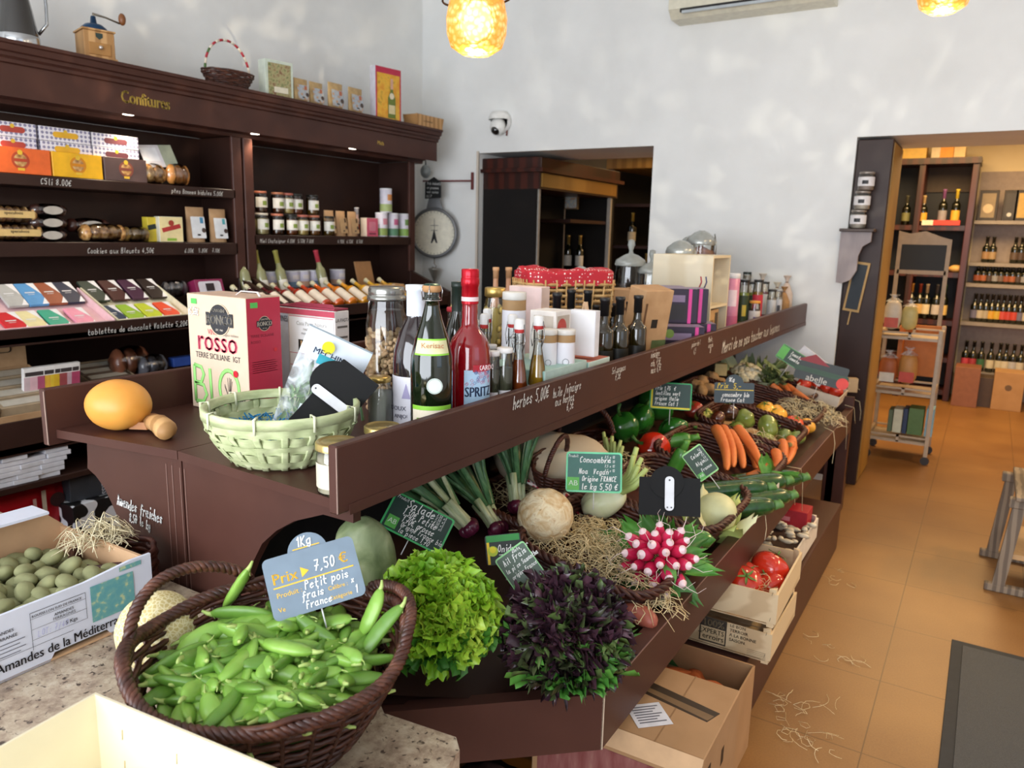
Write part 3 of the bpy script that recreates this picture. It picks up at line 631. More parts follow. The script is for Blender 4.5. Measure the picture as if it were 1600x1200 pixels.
def deco_tea(m,w,d,h):
    F=FF(d,0,h*.55); m.rect(-w*.4,w*.4,-.012,.012,'#b03030',F@Matrix.Rotation(.25,4,'Z'),.001); disc(m,w*.12,'#a83a2c',F,.0012,0,h*.2,10); m.rect(-w*.2,w*.2,-h*.5,-h*.4,'#8ab43c',F,.001)
def deco_yel(m,w,d,h): m.rect(-w*.45,w*.45,0,h*.2,'#1c2a2a',FF(d,0,h*.5)@Matrix.Rotation(.2,4,'Z'),.001)
for px,nm in((233,'left'),(248,'right')): inst('yb','tea_box',b_carton(.055,.05,.135,'#d9c23c','#d9c23c','#2a2418',deco_yel),'%s slim yellow box behind the cream box'%nm,'box',onL(px,345,-4.03,1.518),(0,0,ROTL))
inst('cb','tea_box',b_carton(.135,.06,.14,'#ecd9a0','#e4e0d0','#4a2a1c',deco_tea),'cream box with slanted red banner on the second shelf','box',onL(264,360,-3.985,1.518),(0,0,ROTL-.15))
def b_pouch(w,d,h,body='kraft',lab='#eef0f2',ac='#4a90b8'):
    def f(root):
        m=MB()
        def g(u,v):
            a=2*PI*u; k=(1-v)**.6; x=math.cos(a)*w/2*(.96+.04*v); y=math.sin(a)*(d/2*k+.001)
            return (x,y,h*v)
        m.grid(g,20,8,body,wrap=True); m.build('paper_pouch',root)
        m=MB(); F=FR((0,-d*.45,h*.42),(1,0,0),(0,.2*d/h*2,1)); plaque(m,w*.78,h*.62,lab,F,.003,.006); m.rect(w*.12,w*.3,h*.12,h*.29,ac,F,.004); disc(m,w*.12,'#4a3a34',F,.0045,w*.28,-h*.08,10); m.rect(-w*.1,w*.08,-h*.24,-h*.19,'#20242c',F,.004)
        m.build('paper_label',root)
    return f
inst('pouch','stand_up_pouch',b_pouch(.12,.06,.20),'kraft pouch with white label, left of the two at the shelf end','pouch',onL(305,355,-3.99,1.518),(0,0,ROTL))
inst('pouch2','stand_up_pouch',b_pouch(.115,.06,.195,ac='#5ab0b8'),'kraft pouch with white label next to the upright, rightmost on its shelf','pouch',onL(340,355,-3.99,1.518),(0,0,ROTL))
# chocolate bars in tilted trays
TIL=.42
def slope_pt(px,s):  # s: 0 front .. 1 back on the tilted display
    x=XL-.03-.30*s; return x
def tray(name,label,px0,px1,mat):
    y0=P(px0,505,x=-3.58).y; y1=P(px1,505,x=-3.58).y
    root=thing(name,label,'display tray',(-3.585,(y0+y1)/2,1.115),(0,0,0)); L=y1-y0
    Rm=Matrix.Rotation(TIL,4,'Y')
    m=MB(); m.box((-.165,0,.004),(.33,L,.006),mat,T((0,0,.0))@Rm); m.build('bottom',root)
    for sy in(-1,1): m=MB(); m.box((-.165,sy*(L/2-.003),.025),(.33,.006,.045),mat,Rm); m.build('side_panel',root)
    m=MB(); m.box((-.002,0,.022),(.005,L,.04),mat,Rm); m.build('front_lip',root)
tray('display_tray','pink edged cardboard tray of pale chocolate bars at the left',-110,178,'#e8c0c4')
tray('display_tray','cream cardboard tray of chocolate bars right of the pink tray',181,300,'#e8e0c0')
def b_choc(c,c2='#f2f0f0'):
    def f(root):
        m=MB(); w,h,d=.088,.165,.014
        m.box((0,0,d/2),(w,h,d),c+';r.45',b=.002)
        m.face([(w*.1,h*.49,d+.0005),(w*.49,h*.49,d+.0005),(w*.49,-h*.05,d+.0005)],c2,None); m.face([(w*.49,-h*.49,d+.0005),(w*.49,-h*.2,d+.0005),(w*.15,-h*.49,d+.0005)],c2,None)
        m.rect(-w*.3,w*.2,h*.03,h*.075,'#e8e8e8',None,d+.0008); m.rect(-w*.22,w*.12,-h*.05,-h*.03,'#d8d8d8',None,d+.0008); m.build('wrapped_bar',root)
    return f
def choc(px,c,nm,back):
    s=.66 if back else .02
    y=P(px,430 if back else 480,x=-3.83 if back else -3.66).y
    xx=-.10-.17*s/.66*1.0 if back else -.085
    up=.03 if back else .012
    Rm=Matrix.Translation((-3.585,y,1.115))@Matrix.Rotation(TIL,4,'Y')@Matrix.Translation((xx-.03*back,0,up))@Matrix.Rotation(.16 if back else .05,4,'Y')@Matrix.Rotation(PI/2,4,'Z')
    inst('choc'+c,'chocolate_bar',b_choc(c),nm,'chocolate bar',Rm.translation,tuple(Rm.to_euler()))
for px,c,nm in((15,'#b8b8b4','pale grey'),(48,'#5a9ad0','sky blue'),(78,'#9a5030','rust brown'),(106,'#1c2440','navy blue'),(146,'#2c3a30','bottle green'),(178,'#4a2420','dark brown'),(208,'#46203c','deep purple'),(238,'#2a1c18','black brown')):
    choc(px,c,nm+' chocolate bar in the back row of the tilted trays',1)
for px,c,nm in((16,'#d0202c','red'),(48,'#ece0a8','cream'),(84,'#3aa888','turquoise'),(124,'#f09ab0','pink'),(176,'#243a58','ink blue'),(205,'#9ac034','leaf green'),(234,'#c8d434','yellow green'),(262,'#f0522c','orange red')):
    choc(px,c,nm+' chocolate bar in the front row of the tilted trays',0)
inst('cello','sweets_bag',b_pack(.15,.07,.09,fill='#4a4648;r.3,g',n=4),'small clear bag of dark sweets behind the cream tray','bag of sweets',onL(272,448,-3.95,1.21),(0,0,ROTL))
def deco_purple(m,w,d,h): plaque(m,w*.8,h*.75,'#d8d4dc',FF(d,0,h*.5),.001); m.rect(-w*.15,w*.15,-h*.2,h*.25,'#2a1c20',FF(d,0,h*.5),.002)
inst('pbx','sweets_box',b_carton(.19,.07,.1,'#8a2450',deco=deco_purple),'crimson and white window box right of the chocolate trays','box',onL(325,445,-3.9,1.2),(-.3,0,ROTL))
# lower shelf with open cartons, sweets and cellophane bags
def b_opencarton(w,d,h,mat,inner,flap=True):
    def f(root):
        m=MB(); t=.004; m.span(-w/2,w/2,-d/2,d/2,0,t,mat)
        for s_ in(-1,1): m.span(s_*w/2-t/2*1,s_*w/2+t/2,-d/2,d/2,0,h,mat); m.span(-w/2,w/2,s_*d/2-t/2,s_*d/2+t/2,0,h*(1 if s_>0 else .6),mat)
        m.build('carton',root)
        if flap: m=MB(); m.box((0,0,.09),(w*.95,.004,.18),mat,T((0,d/2,h),(-.35,0,0)),b=.001); F=T((0,d/2-.004,h),(-.35,0,0))@FR((0,-.003,.1),(1,0,0),(0,0,1)); plaque(m,w*.5,.06,'#2a2018',F); plaque(m,w*.46,.052,mat,F,.0012); m.build('lid_flap',root,label='open printed lid flap')
        m=MB()
        for i in range(4): m.box((0,-d*.36+i*d*.24,h*.55),(w*.9,d*.2,h*.8),inner,b=.002); m.rect(-w*.4,w*.4,-d*.07,d*.07,'#c8c0b0',T((0,-d*.36+i*d*.24,h*.96)))
        m.build('packets',root)
    return f
inst('oc1','open_carton',b_opencarton(.30,.36,.10,'kraft','#a89478'),'open kraft carton with printed lid flap and rows of packets','carton',onL(18,610,-3.75,.78),(.35,0,ROTL))
inst('oc2','open_carton',b_opencarton(.24,.28,.06,'#9a8468','#6a584a',False),'shallow open carton of dark packets behind the sweet bags','carton',onL(160,583,-3.85,.80),(.3,0,ROTL))
for i in range(9):
    px=40+i*9.3; c=['#c8b0b4','#d8b0b8','#a8506c','#d8a83c','#e0c03c','#d8b030','#9a4a4c','#c0a0a8','#b04868'][i]
    inst('sw%s'%c,'sweets_packet',b_carton(.042,.02,.13,'#e8e4e0',deco=lambda m,w,d,h,c=c:(m.rect(-w*.48,w*.48,0,h*.62,c,FF(d,0,h*.05)),m.rect(-w*.35,w*.35,h*.7,h*.85,'#403838',FF(d,0,0)))),
        'small printed sweets packet standing in a row, number %s from the left end'%('one two three four five six seven eight nine'.split()[i]),'packet',onL(px,585,-3.68,.83),(.15,0,ROTL+wob()))
for k,(px,py,c) in enumerate(((52,618,'#c84878'),(62,640,'#b83868'),(70,622,'#a87888'))):
    inst('swb%d'%k,'sweets_bag',b_pack(.06,.03,.07,fill=c+';r.3',n=3),'tiny cellophane bag of pink sweets, %s in front of the packets'%('left','lowest','right')[k],'bag of sweets',onL(px,py,-3.62,.752+.0*k),(.3,0,ROTL))
inst('cb1','sweets_bag',b_pack(.2,.12,.17,fill='#7a4a34;r.3',n=3),'twisted clear bag of brown sweets in the dark lower shelf','bag of sweets',onL(203,575,-3.85,.80),(0,0,ROTL))
inst('cb2','sweets_bag',b_pack(.16,.1,.12,fill='#5a5a60;r.2',n=3),'silvery cellophane bag next to the twisted brown sweets','bag of sweets',onL(237,572,-3.8,.80),(0,0,ROTL))
inst('blu','blue_packet',b_carton(.14,.05,.05,'#2a4a9a'),'small blue packet at the end of the dark lower shelf','packet',onL(285,570,-3.8,.84),(0,0,ROTL))
# shelf of flat white packets in stacks
sy=[P(px,745,x=-3.62).y for px in(0,34,70)]
for k,y in enumerate(sy):
    for j in range(6 if k!=1 else 5):
        inst('wp','white_packet',b_carton(.105,.11,.021,'#d4d4da',top='#c4c0c8'),'flat white packet in the stacks under the sweets shelf','packet',(-3.63+wob(.006),y+wob(.012)+.01*j,.4555+.0225*j),(0,0,ROTL+wob(.08)),group='flat white packets stacked on the low shelf')
def deco_w(m,w,d,h): m.text('WEISS',.035,'#c8c8d0',FF(d,0,h*.75)@Matrix.Rotation(-PI/2,4,'Z'),'LEFT')
inst('blk','black_box',b_carton(.30,.22,.13,'#35383e','#35383e',deco=deco_w),'dark grey carton on top of the cow print box','box',(-3.72,P(155,790,x=-3.62).y+.02,.29),(0,0,ROTL-.05))
def deco_c(m,w,d,h): m.rect(w*.15,w*.5,h*.3,h*.9,'#e8ecf4',FF(d)); m.rect(w*.15,w*.5,h*.55,h*.75,'#4aa0d8',FF(d),.001)
inst('cow','cow_print_box',b_carton(.34,.26,.185,'cow','cow',deco=deco_c),'black and white cow print box with a blue stripe','box',(-3.70,P(155,830,x=-3.62).y+.02,.102),(0,0,ROTL+.03))
def b_redbag(root):
    m=MB(); m.blob((0,0,.17),(.28,.11,.18),'#b81020;r.4',nu=24,nv=12,fn=lambda d:(abs(d.x)**4+abs(d.y)**4+abs(d.z)**4)**-.25*.9+.03*noise.noise(d*3)); m.build('bag_body',root)
    m=MB(); F=FR((.05,-.115,.18),(1,0,0),(0,0,1)); m.rect(-.01,.01,-.09,.09,'#d8c8b0',F); m.rect(-.05,-.035,-.05,.06,'#d8b0a8',F); disc(m,.035,'#3a2020',F,.001,.06,.03); m.build('print',root)
inst('red','red_bag',b_redbag,'bright red printed bag on the bottom of the shelving','bag',(-3.78,P(55,810,x=-3.66).y,.1),(0,0,ROTL))

# ------------------------------------------------------------------ right bay
hon=['#5a2c10;r.2,g','#d8c48a;r.3,g','#4a2410;r.2,g','#7a3c14;r.2,g','#d8b868;r.3,g','#8a5418;r.2,g','#6a4a10;r.2,g']
lids=['#b87858;r.4','#d8d0c0;r.4','#b87058;r.4','#20201c;r.3','#b86858;r.4','#b87058;r.4','#20201c;r.3']
nms=['dark amber','creamy white','chestnut brown','red brown','pale gold','orange brown','olive brown']
for i,px in enumerate((387,409,433,455,472,490,513)):
    q=P(px,345,x=-3.985)
    inst('hj%d'%i,'honey_jar',b_jar(.135,.043,fill=hon[i],lid=lids[i],lab='#e8e6dc'),'%s honey jar with white label in the lower row'%nms[i],'jar',(-3.985,q.y,1.566),(0,0,ROTL+wob(.1)),group=None)
for i,(px,nm) in enumerate(((409,'leftmost'),(436,'second'),(451,'third'),(465,'fourth'),(490,'rightmost'))):
    q=P(px,305,x=-4.03)
    inst('hj%d'%(2,0,4,3,6)[i],'honey_jar',None,'honey jar with white label, %s of the jars raised on the upper row'%nm,'jar',(-4.045,q.y,1.705),(0,0,ROTL+wob(.1)))
m=MB(); m.span(-4.12,-4.0,3.32,4.02,1.70,1.705,'#3a2420'); m.span(-4.12,-4.1,3.32,4.02,1.565,1.7,'#3a2420'); m.build('jar_riser',None,'narrow brown step behind the lower honey jars carrying the upper jars','riser')
for i,px in enumerate((512,530,548)):
    q=P(px,345,x=-4.0)
    inst('kp','kraft_pouch',b_pouch(.10,.06,.175,lab='#b89870',ac='#4a3424'),'gathered kraft paper bag, %s of three beside the pink box'%('left','middle','right')[i],'pouch',(-3.99,q.y,1.566),(0,0,ROTL+.1))
inst('sb','slim_bottle',b_bottle(.21,.022,'#c8a89c;r.3',lab='#b84838',cap='#e0d8d4'),'slim pale bottle with red label behind the kraft bags','bottle',(-4.1,P(557,320,x=-4.1).y,1.566),(0,0,ROTL))
inst('pb','pink_box',b_carton(.125,.06,.135,'#d8607c','#ecd8c0',deco=lambda m,w,d,h:(plaque(m,w*.6,h*.5,'#e0889c',FF(d,0,h*.55)),m.rect(-w*.3,w*.3,h*.12,h*.18,'#5a2a38',FF(d),.001))),'pink square box with cream border between the kraft bags and tins','box',(-3.985,P(577,348,x=-3.985).y,1.566),(0,0,ROTL))
def b_tin(h,r,c,a1,a2):
    def f(root):
        m=MB(); m.cyl(r,0,h*.96,c,n=20,bev=.003); m.lathe([(r*1.01,h*.05),(r*1.01,h*.35)],a1,n=20); m.lathe([(r*1.01,h*.5),(r*1.01,h*.75)],a2,n=6,a0=-PI*.68,a1=-PI*.32); m.build('tin_body',root)
        m=MB(); m.cyl(r*1.02,h*.92,h,'#e8e8ec;r.3',n=20,bev=.003); m.build('lid',root)
    return f
for px,z,nm,a,b in((596,1.566,'left lower','#8aa058','#d890a0'),(613,1.566,'middle lower','#5a8a6a','#c86890'),(630,1.566,'right lower','#8ab058','#7a9a5a'),(604,1.747,'upper','#a8b878','#e09858')):
    inst('tin'+nm,'flower_tin',b_tin(.18,.046,'#dcd8e4;r.35',a,b),'%s of the four flower printed tea tins by the shelf end'%nm,'tin',(-3.985 if z<1.6 else -3.99,P(px,345,x=-3.985).y,z),(0,0,ROTL))
# juice bottles lying in the tilted display
jc=['#20141a','#3a1420','#5a1820','#8a2020','#a8301c','#c8441c','#e0641c','#e88420','#e8a028','#e0a830','#e8b840','#d8a848']
jn=['black','dark plum','wine red','garnet','brick red','blood orange','deep orange','orange','light orange','amber','yellow','honey yellow']
for i,c in enumerate(jc):
    px=405+i*20.5; y=P(px,455,x=-3.62).y
    inst('jb%d'%i,'juice_bottle',b_bottle(.29,.0385,c+';r.1,g,n.05',lab='#eee0cc',cap='#d8cfa8;r.3',rn=.013,ls=(.08,.52),cl=.13),'%s juice bottle lying in the tilted row'%jn[i],'bottle',(-3.60,y,1.125),(0.0,-1.13,0) if 0 else tuple((Matrix.Rotation(-1.10,3,'Y')@Matrix.Rotation(PI/2,3,'Z')).to_euler()))
for px,c,nm in((386,'#a8a878','first'),(412,'#a8a050','second'),(443,'#9a9448','third'),(506,'#b83848','red capped')):
    y=P(px,410,x=-3.9).y
    inst('ub'+nm,'slim_bottle',b_bottle(.33,.034,'#8a8a60;r.1,g',lab='#dcd8cc',cap=c,cl=.3,ls=(.12,.4)),'%s upright pale bottle leaning behind the juice row'%nm,'bottle',(-3.88,y,1.15),tuple((Matrix.Rotation(-.3,3,'Y')@Matrix.Rotation(PI/2,3,'Z')).to_euler()))
for i,px in enumerate((396,424,458,474,492,530)):
    y=P(px,418,x=-4.0).y
    inst('cup%d'%(i%2),'dessert_pot',b_tin(.11,.055,'#c8c4d4;r.4',('#6a88a8','#c8a088')[i%2],'#e0d8d8'),'pale printed pot behind the juice bottles, %s in its row'%('first second third fourth fifth sixth'.split()[i]),'pot',(-4.02,y,1.22),(0,0,ROTL))
m=MB(); m.span(X0+.03,-3.93,3.3,4.4,1.062,1.218,'brownd'); m.build('display_step',None,'brown step carrying the pale pots behind the juice bottles','riser')
inst('kb','kraft_board',b_carton(.17,.012,.19,'#9a7048'),'plain kraft board leaning at the end of the juice row','board',(-3.9,P(573,410,x=-3.9).y,1.2),(-.25,0,ROTL))
for k,(px,x,z,w) in enumerate(((606,-3.84,1.13,.2),(635,-3.78,1.09,.24),(600,-3.70,1.135,.18))):
    inst('kc%d'%k,'small_carton',b_carton(w,.14,.09+.02*(k==1),'#d0a878'),'closed cream carton, %s of three by the juice display end'%('back','largest','front')[k],'carton',(x,P(px,435,x=x).y,z),(0,0,ROTL+wob(.2)))
m=MB(); m.span(-3.95,-3.6,4.25,4.8,1.062,1.088,'brownd'); m.build('display_step',None,'low brown board under the cream cartons','riser')

# ------------------------------------------------------------------ on top of the cornice
def topP(px,py,x): q=P(px,py,z=ZT+.001); return (x,P(px,py,x=x).y,ZT+.001)
def b_thermos(root):
    m=MB(); m.lathe([(0,0),(.085,0),(.09,.01),(.09,.045),(.087,.05)],'#c8ccd0;m1,r.2',n=28); m.build('steel_base',root)
    m=MB(); m.lathe([(.088,.05),(.07,.16),(.055,.24),(.05,.30),(.06,.33),(.045,.34),(0,.35)],'#2a2826;r.08,g',n=28); m.build('body',root)
    m=MB(); m.tube([(.055,0,.30),(.12,0,.31),(.125,0,.20),(.122,0,.12),(.085,0,.07)],.007,'#b0b4b8;m1,r.25',n=8); m.build('handle',root)
    m=MB(); m.tube([(.05,-.04,.22),(-.02,-.085,.215),(-.06,-.06,.22)],.008,'#c01828;r.4',n=8); m.build('red_band',root)
inst('th','coffee_maker',b_thermos,'dark glass coffee jug with steel base and red band on the cornice','jug',topP(28,62,-3.93),(0,0,1.2))
def b_grinder(root):
    m=MB(); m.box((0,0,.062),(.125,.125,.115),'knifewood',b=.004); m.box((0,0,.006),(.14,.14,.012),'knifewood',b=.003); m.box((0,0,.123),(.135,.135,.008),'knifewood',b=.002); m.build('wooden_box',root)
    m=MB(); m.box((0,-.064,.045),(.09,.006,.05),'#a87840;r.5',b=.002); dr=m.build('drawer',root)
    m=MB(); m.blob((0,-.075,.05),.009,'#d8d0c8;m.8,r.3',nu=10,nv=6); m.build('knob',dr)
    m=MB(); m.lathe([(.052,.127),(.052,.14),(.035,.155),(.014,.16),(.01,.19),(0,.192)],'#1c3f60;m.5,r.3',n=24); m.build('metal_dome',root,label='blue metal dome')
    m=MB(); m.tube([(0,0,.18),(0,0,.2),(.05,.0,.195),(.11,0,.18)],[.007,.006,.004,.004],'#8a8478;m1,r.3',n=8); m.build('crank',root)
    m=MB(); m.blob((.12,0,.20),(.016,.016,.026),'#7a4a26;r.4',nu=12,nv=8); m.build('crank_knob',root)
    m=MB(); m.prism([(-.014,.012),(.014,.012),(.014,-.004),(0,-.014),(-.014,-.004)],.001,'#2a3a34',FR((0,-.0635,.098),(1,0,0),(0,0,1))); m.build('badge',root)
inst('gr','coffee_grinder',b_grinder,'old wooden coffee grinder with blue dome and crank','coffee grinder',topP(150,88,-3.9),(0,0,ROTL-.25),scale=1.12)
def b_basket1(root):
    m=MB(); weave(m,[(.085+.045*(i/9),.004+i*.010) for i in range(10)],'wicker',n=60,stakes=20,th=.005,amp=.004,sx=1.25,sy=.85)
    m.cyl(.085,0,.006,'wicker',n=20); m.build('woven_body',root)
    m=MB(); 
    for k in range(18):
        a0=PI*k/18; a1=PI*(k+1)/18
        m.tube([(.155*math.cos(a),0,.09+.185*math.sin(a)) for a in(a0,(a0+a1)/2,a1)],.007,('#b82838','#e8dcc8','#4a6a34')[k%3 if k>12 else (k%2)],n=8)
    m.build('handle',root,label='handle wrapped in red and white bands')
inst('bk1','wicker_basket',b_basket1,'small brown wicker basket with red and white striped handle on the cornice','basket',topP(357,132,-3.93),(0,0,ROTL))
def deco_book(m,w,d,h): m.rect(-w*.4,w*.42,h*.06,h*.92,'book_art',FF(d)); m.rect(-w*.2,w*.3,h*.15,h*.3,'#e8e0c8',FF(d),.001)
inst('bk','cook_book',b_carton(.19,.08,.22,'#cdd8c8','#d8e0d0',deco=deco_book),'pale green illustrated book box standing on the cornice','book',topP(432,146,-3.9),(0,0,ROTL-.2))
for i,px in enumerate((470,494,524,555)):
    inst('ps%d'%(i//2),'biscuit_pouch',b_pouch(.115+.02*(i//2),.05,.145+.025*(i//2),body='#b89a6a;r.6,n.2',lab='label_art',ac='#b86a4a'),'gold brown illustrated pouch on the cornice, %s from the book'%('first second third fourth'.split()[i]),'pouch',topP(px,165+i*4,-3.86),(0,0,ROTL))
def deco_ch(m,w,d,h):
    m.rect(-w*.44,w*.44,h*.03,h*.88,'champ_art',FF(d)); F=FF(d,w*.12,h*.05)
    m.face([(x,y,.002) for x,y in[(-.035,0),(.035,0),(.035,h*.38),(.014,h*.5),(.011,h*.72),(-.011,h*.72),(-.014,h*.5),(-.035,h*.38)]],'#6a7a2c',F); disc(m,.022,'#e8dcc0',F,.003,0,h*.42); m.rect(-.03,.03,h*.08,h*.25,'#e0d0a0',F,.003); m.rect(-.012,.012,h*.55,h*.75,'#d8a890',F,.003)
inst('chb','champagne_poster',b_carton(.24,.06,.36,'#c02848','#d8d4dc',deco=deco_ch),'tall crimson framed picture box showing a champagne bottle','poster box',topP(603,184,-3.87),(0,0,ROTL-.15))
def b_smallcrate(root):
    m=MB(); m.prism([(-.15,0),(.15,0),(.17,.085),(-.17,.085)],.006,'knifewood',FR((0,-.06,0),(1,0,0),(0,0,1))); m.text('La Quintinye',.022,'#4a3018',FR((-.09,-.067,.035),(1,0,0),(0,0,1))); m.build('front_board',root)
    m=MB(); m.prism([(-.15,0),(.15,0),(.17,.085),(-.17,.085)],.006,'knifewood',FR((0,.066,0),(1,0,0),(0,0,1))); m.build('back_board',root)
    for s_ in(-1,1): m=MB(); m.box((s_*.158,0,.042),(.006,.12,.084),'knifewood'); m.build('end_board',root)
    m=MB(); m.box((0,0,.004),(.3,.12,.008),'knifewood'); m.build('bottom_board',root)
inst('qc','wooden_crate',b_smallcrate,'low wooden crate with dark lettering at the right end of the cornice','crate',topP(662,203,-3.86),(0,0,ROTL))
# ------------------------------------------------------------------ things on and behind the back wall
def b_scale(root):   # origin at dial centre, faces -y, hung from the bracket
    m=MB(); m.lathe([(0,.06),(.15,.06),(.205,.04),(.212,0),(.205,-.01),(.19,-.012),(.185,.0)],'#77787a;m.6,r.4',T((0,.0,0),(-PI/2,0,0)),n=40); m.prism([(-.07,.19),(.07,.19),(.04,.30),(-.04,.30)],.04,'#77787a;m.6,r.4',FR((0,.04,0),(1,0,0),(0,0,1))); m.build('metal_case',root)
    F=FR((0,.022,0),(1,0,0),(0,0,1)); m=MB(); disc(m,.19,'#e6e0cc',F,.006,n=40)
    for k in range(36):
        a=2*PI*k/36; m.rect(.168,.182,-.0015,.0015,'#3a3630',F@Matrix.Rotation(a,4,'Z'),.0075)
    m.rect(-.002,.002,-.05,.12,'#3a3630',F,.0075); m.rect(-.035,.035,.06,.064,'#3a3630',F,.0075); m.rect(-.03,.03,.02,.024,'#3a3630',F,.0075); m.build('dial',root)
    m=MB(); m.face([(-.004,.02,.011),(.004,.02,.011),(.03,-.085,.011),(.018,-.085,.011),(0,-.05,.011),(-.018,-.085,.011),(-.03,-.085,.011)],'#181818',F); m.build('pointer',root)
    m=MB(); m.tube([(0,.02,-.2),(0,.02,-.26),(.02,.02,-.28),(0,.02,-.30),(-.02,.02,-.285)],.005,'#8a8478;m1,r.4'); m.lathe([(0,-.42),(.01,-.4),(.05,-.31),(.055,-.3),(0,-.29)],'#9a9890;m.7,r.4',T((0,.02,0)),n=16); m.build('hook',root)
s=P(681,364,y=5.30)
inst('scale','hanging_scale',b_scale,'grey round dial hanging scale with cream face and single pointer','scale',(s.x,5.27,s.z),(0,0,.3))
a=P(732,282,y=5.33)
root=thing('wall_bracket','dark red iron wall bracket reaching from the shelving past the scale','bracket',(a.x,5.37,a.z))
m=MB(); m.tube([(0,-.0,0),(-.45,-.07,.0)],.008,'#6a2a2a;r.5'); m.build('arm',root); m=MB(); m.box((0,.015,0),(.02,.02,.14),'#6a2a2a;r.5',b=.003); m.build('wall_plate',root)
m=MB(); m.tube([(-.29,-.06,0),(-.29,-.07,-.1),(-.27,-.07,-.14)],.006,'#6a2a2a;r.5'); m.build('hanging_hook',root)
q=P(665,268,y=5.25); m=MB(); m.blob((0,0,0),(.045,.045,.055),'#8a9090;m.4,r.5',nu=14,nv=10); m.tube([(0,0,.05),(0,.0,.09)],.006,'#6a6a6a;m1'); m.build('counterweight',None,'grey pear shaped counterweight above the hanging scale','weight',loc=q)
q=P(678,295,y=5.24)
m=MB(); pl=[(-.085,-.085),(.08,-.07),(.075,.055),(0,.095),(-.09,.045)]; m.prism(pl,.008,'#16181a;r.6',FR((0,0,0),(1,0,0),(0,0,1)))
for k,t in enumerate(('Prix indicatif','en grammes','voir caisse','A L P')): m.hand(t,.020,'#e8e8e4',FR((-.068,-.009,.032-k*.034),(1,0,0),(0,0,1)),.003)
m.build('chalk_tag',None,'small black house shaped chalk tag hanging above the scale','sign',loc=q,rot=(0,.05,0))
q=P(778,196,y=5.33)
root=thing('security_camera','white dome security camera on the back wall','security camera',(q.x,5.40,q.z))
m=MB(); m.lathe([(0,.0),(.085,0),(.088,.03),(.08,.055)],'#e8e8e6;r.3',T((0,0,.03),(PI/2,0,0)),n=28); m.lathe([(.0,.07),(.06,.06),(.085,.02),(.088,0)],'#ecece8;r.3',T((0,-.05,.045),(0,0,0)),n=28); m.build('housing',root)
m=MB(); m.blob((-.01,-.055,-.005),(.068,.06,.07),'#ecece8;r.3'); m.blob((-.012,-.075,-.035),(.042,.045,.04),'#101214;r.05,g'); m.build('dome',root,label='white shell with black lens dome')
m=MB(); m.tube([(.07,-.01,.06),(.055,-.02,-.03),(.05,-.02,-.075)],.006,'#7a3a34'); m.build('cable',root)
# air conditioner
q=P(1042,27,y=5.15)
root=thing('air_conditioner','long cream wall air conditioner at the top of the back wall','air conditioner',(q.x,5.4,q.z))
m=MB(); m.prism([(0,0),(-.17,.0),(-.23,.05),(-.235,.24),(-.2,.28),(0,.28)],1.02,'#dcd8c4;r.35',FR((0,0,0),(0,1,0),(0,0,1))); m.build('casing',root)
m=MB(); m.box((.54,-.215,.045),(.92,.03,.035),'#15120f;r.6',T((0,0,0))); m.build('air_outlet',root); m=MB(); m.box((.54,-.225,.028),(.9,.012,.02),'#b8c0c4;r.3',b=.003); m.build('louvre',root)
# pendant lamps
def b_loaf(w,d,h,c,lab=None,tie=False):
    def f(root):
        m=MB(); m.blob((0,0,h*.42),(w*.5,d*.5,h*.44),c,nu=18,nv=12,fn=lambda q:(abs(q.x)**3+abs(q.y)**3+abs(q.z)**3)**(-1/3)*.92*(1+.05*noise.noise(q*3))); m.build('loaf',root)
        m=MB(); m.lathe([(w*.46,h*.8),(w*.2,h*.9),(w*.08,h*.93),(w*.3,h)],'milkyfilm',Matrix.Diagonal((1,d/w,1,1)),n=14); m.build('bag_top',root)
        if lab: m=MB(); m.rect(-w*.36,w*.36,h*.08,h*.36,lab,FR((0,-d*.52,0),(1,0,0),(0,0,1))); m.build('paper_label',root)
    return f
def b_pend(root):
    m=MB(); m.lathe([(0,-.115),(.05,-.112),(.085,-.09),(.098,-.05),(.1,0),(.09,.05),(.07,.075),(.055,.09)],'lampglass',n=32); m.build('glass_shade',root)
    m=MB(); m.tube([(.112*math.cos(a),.112*math.sin(a),.058+.012*math.sin(a+1)) for a in[2*PI*i/32 for i in range(32)]],.0035,'#6a5038;m.8,r.4',closed=True); m.tube([(.11,0,.06),(.09,0,.13),(.03,0,.17),(0,0,.18)],.0025,'#6a5038;m.8,r.4'); m.tube([(-.11,0,.06),(-.09,0,.13),(-.03,0,.17),(0,0,.18)],.0025,'#6a5038;m.8,r.4'); m.build('metal_ring',root)
    m=MB(); m.cyl(.045,.085,.13,'#a07c4a;m.7,r.4',n=24); m.tube([(0,0,.13),(0,0,1.6)],.004,'#3a2a20'); m.cyl(.05,1.2,1.24,'#a07c4a;m.7,r.4'); m.build('socket',root)
    m=MB(); m.blob((0,0,-.01),(.036,.036,.05),'#ffeecc;e9',nu=14,nv=10); m.build('bulb',root)
for i,(px,py,D,t) in enumerate(((745,28,2.5,'textured glass globe pendant lamp with wire ring hanging before the back wall corner'),(1478,-28,3.0,'glass globe pendant lamp at the top right edge, only its base showing'))):
    q=CP+ray(px,py)/FPX*D
    inst('pend','pendant_lamp',b_pend,t,'lamp',q,(0,0,.4))
    l=bpy.data.lights.new('pendant_glow','POINT'); l.energy=(7,10)[i]; l.color=(1,.78,.48); l.shadow_soft_size=.05
    o=bpy.data.objects.new('pendant_glow',l); COL.objects.link(o); o.location=q+Vector((0,0,-.16))
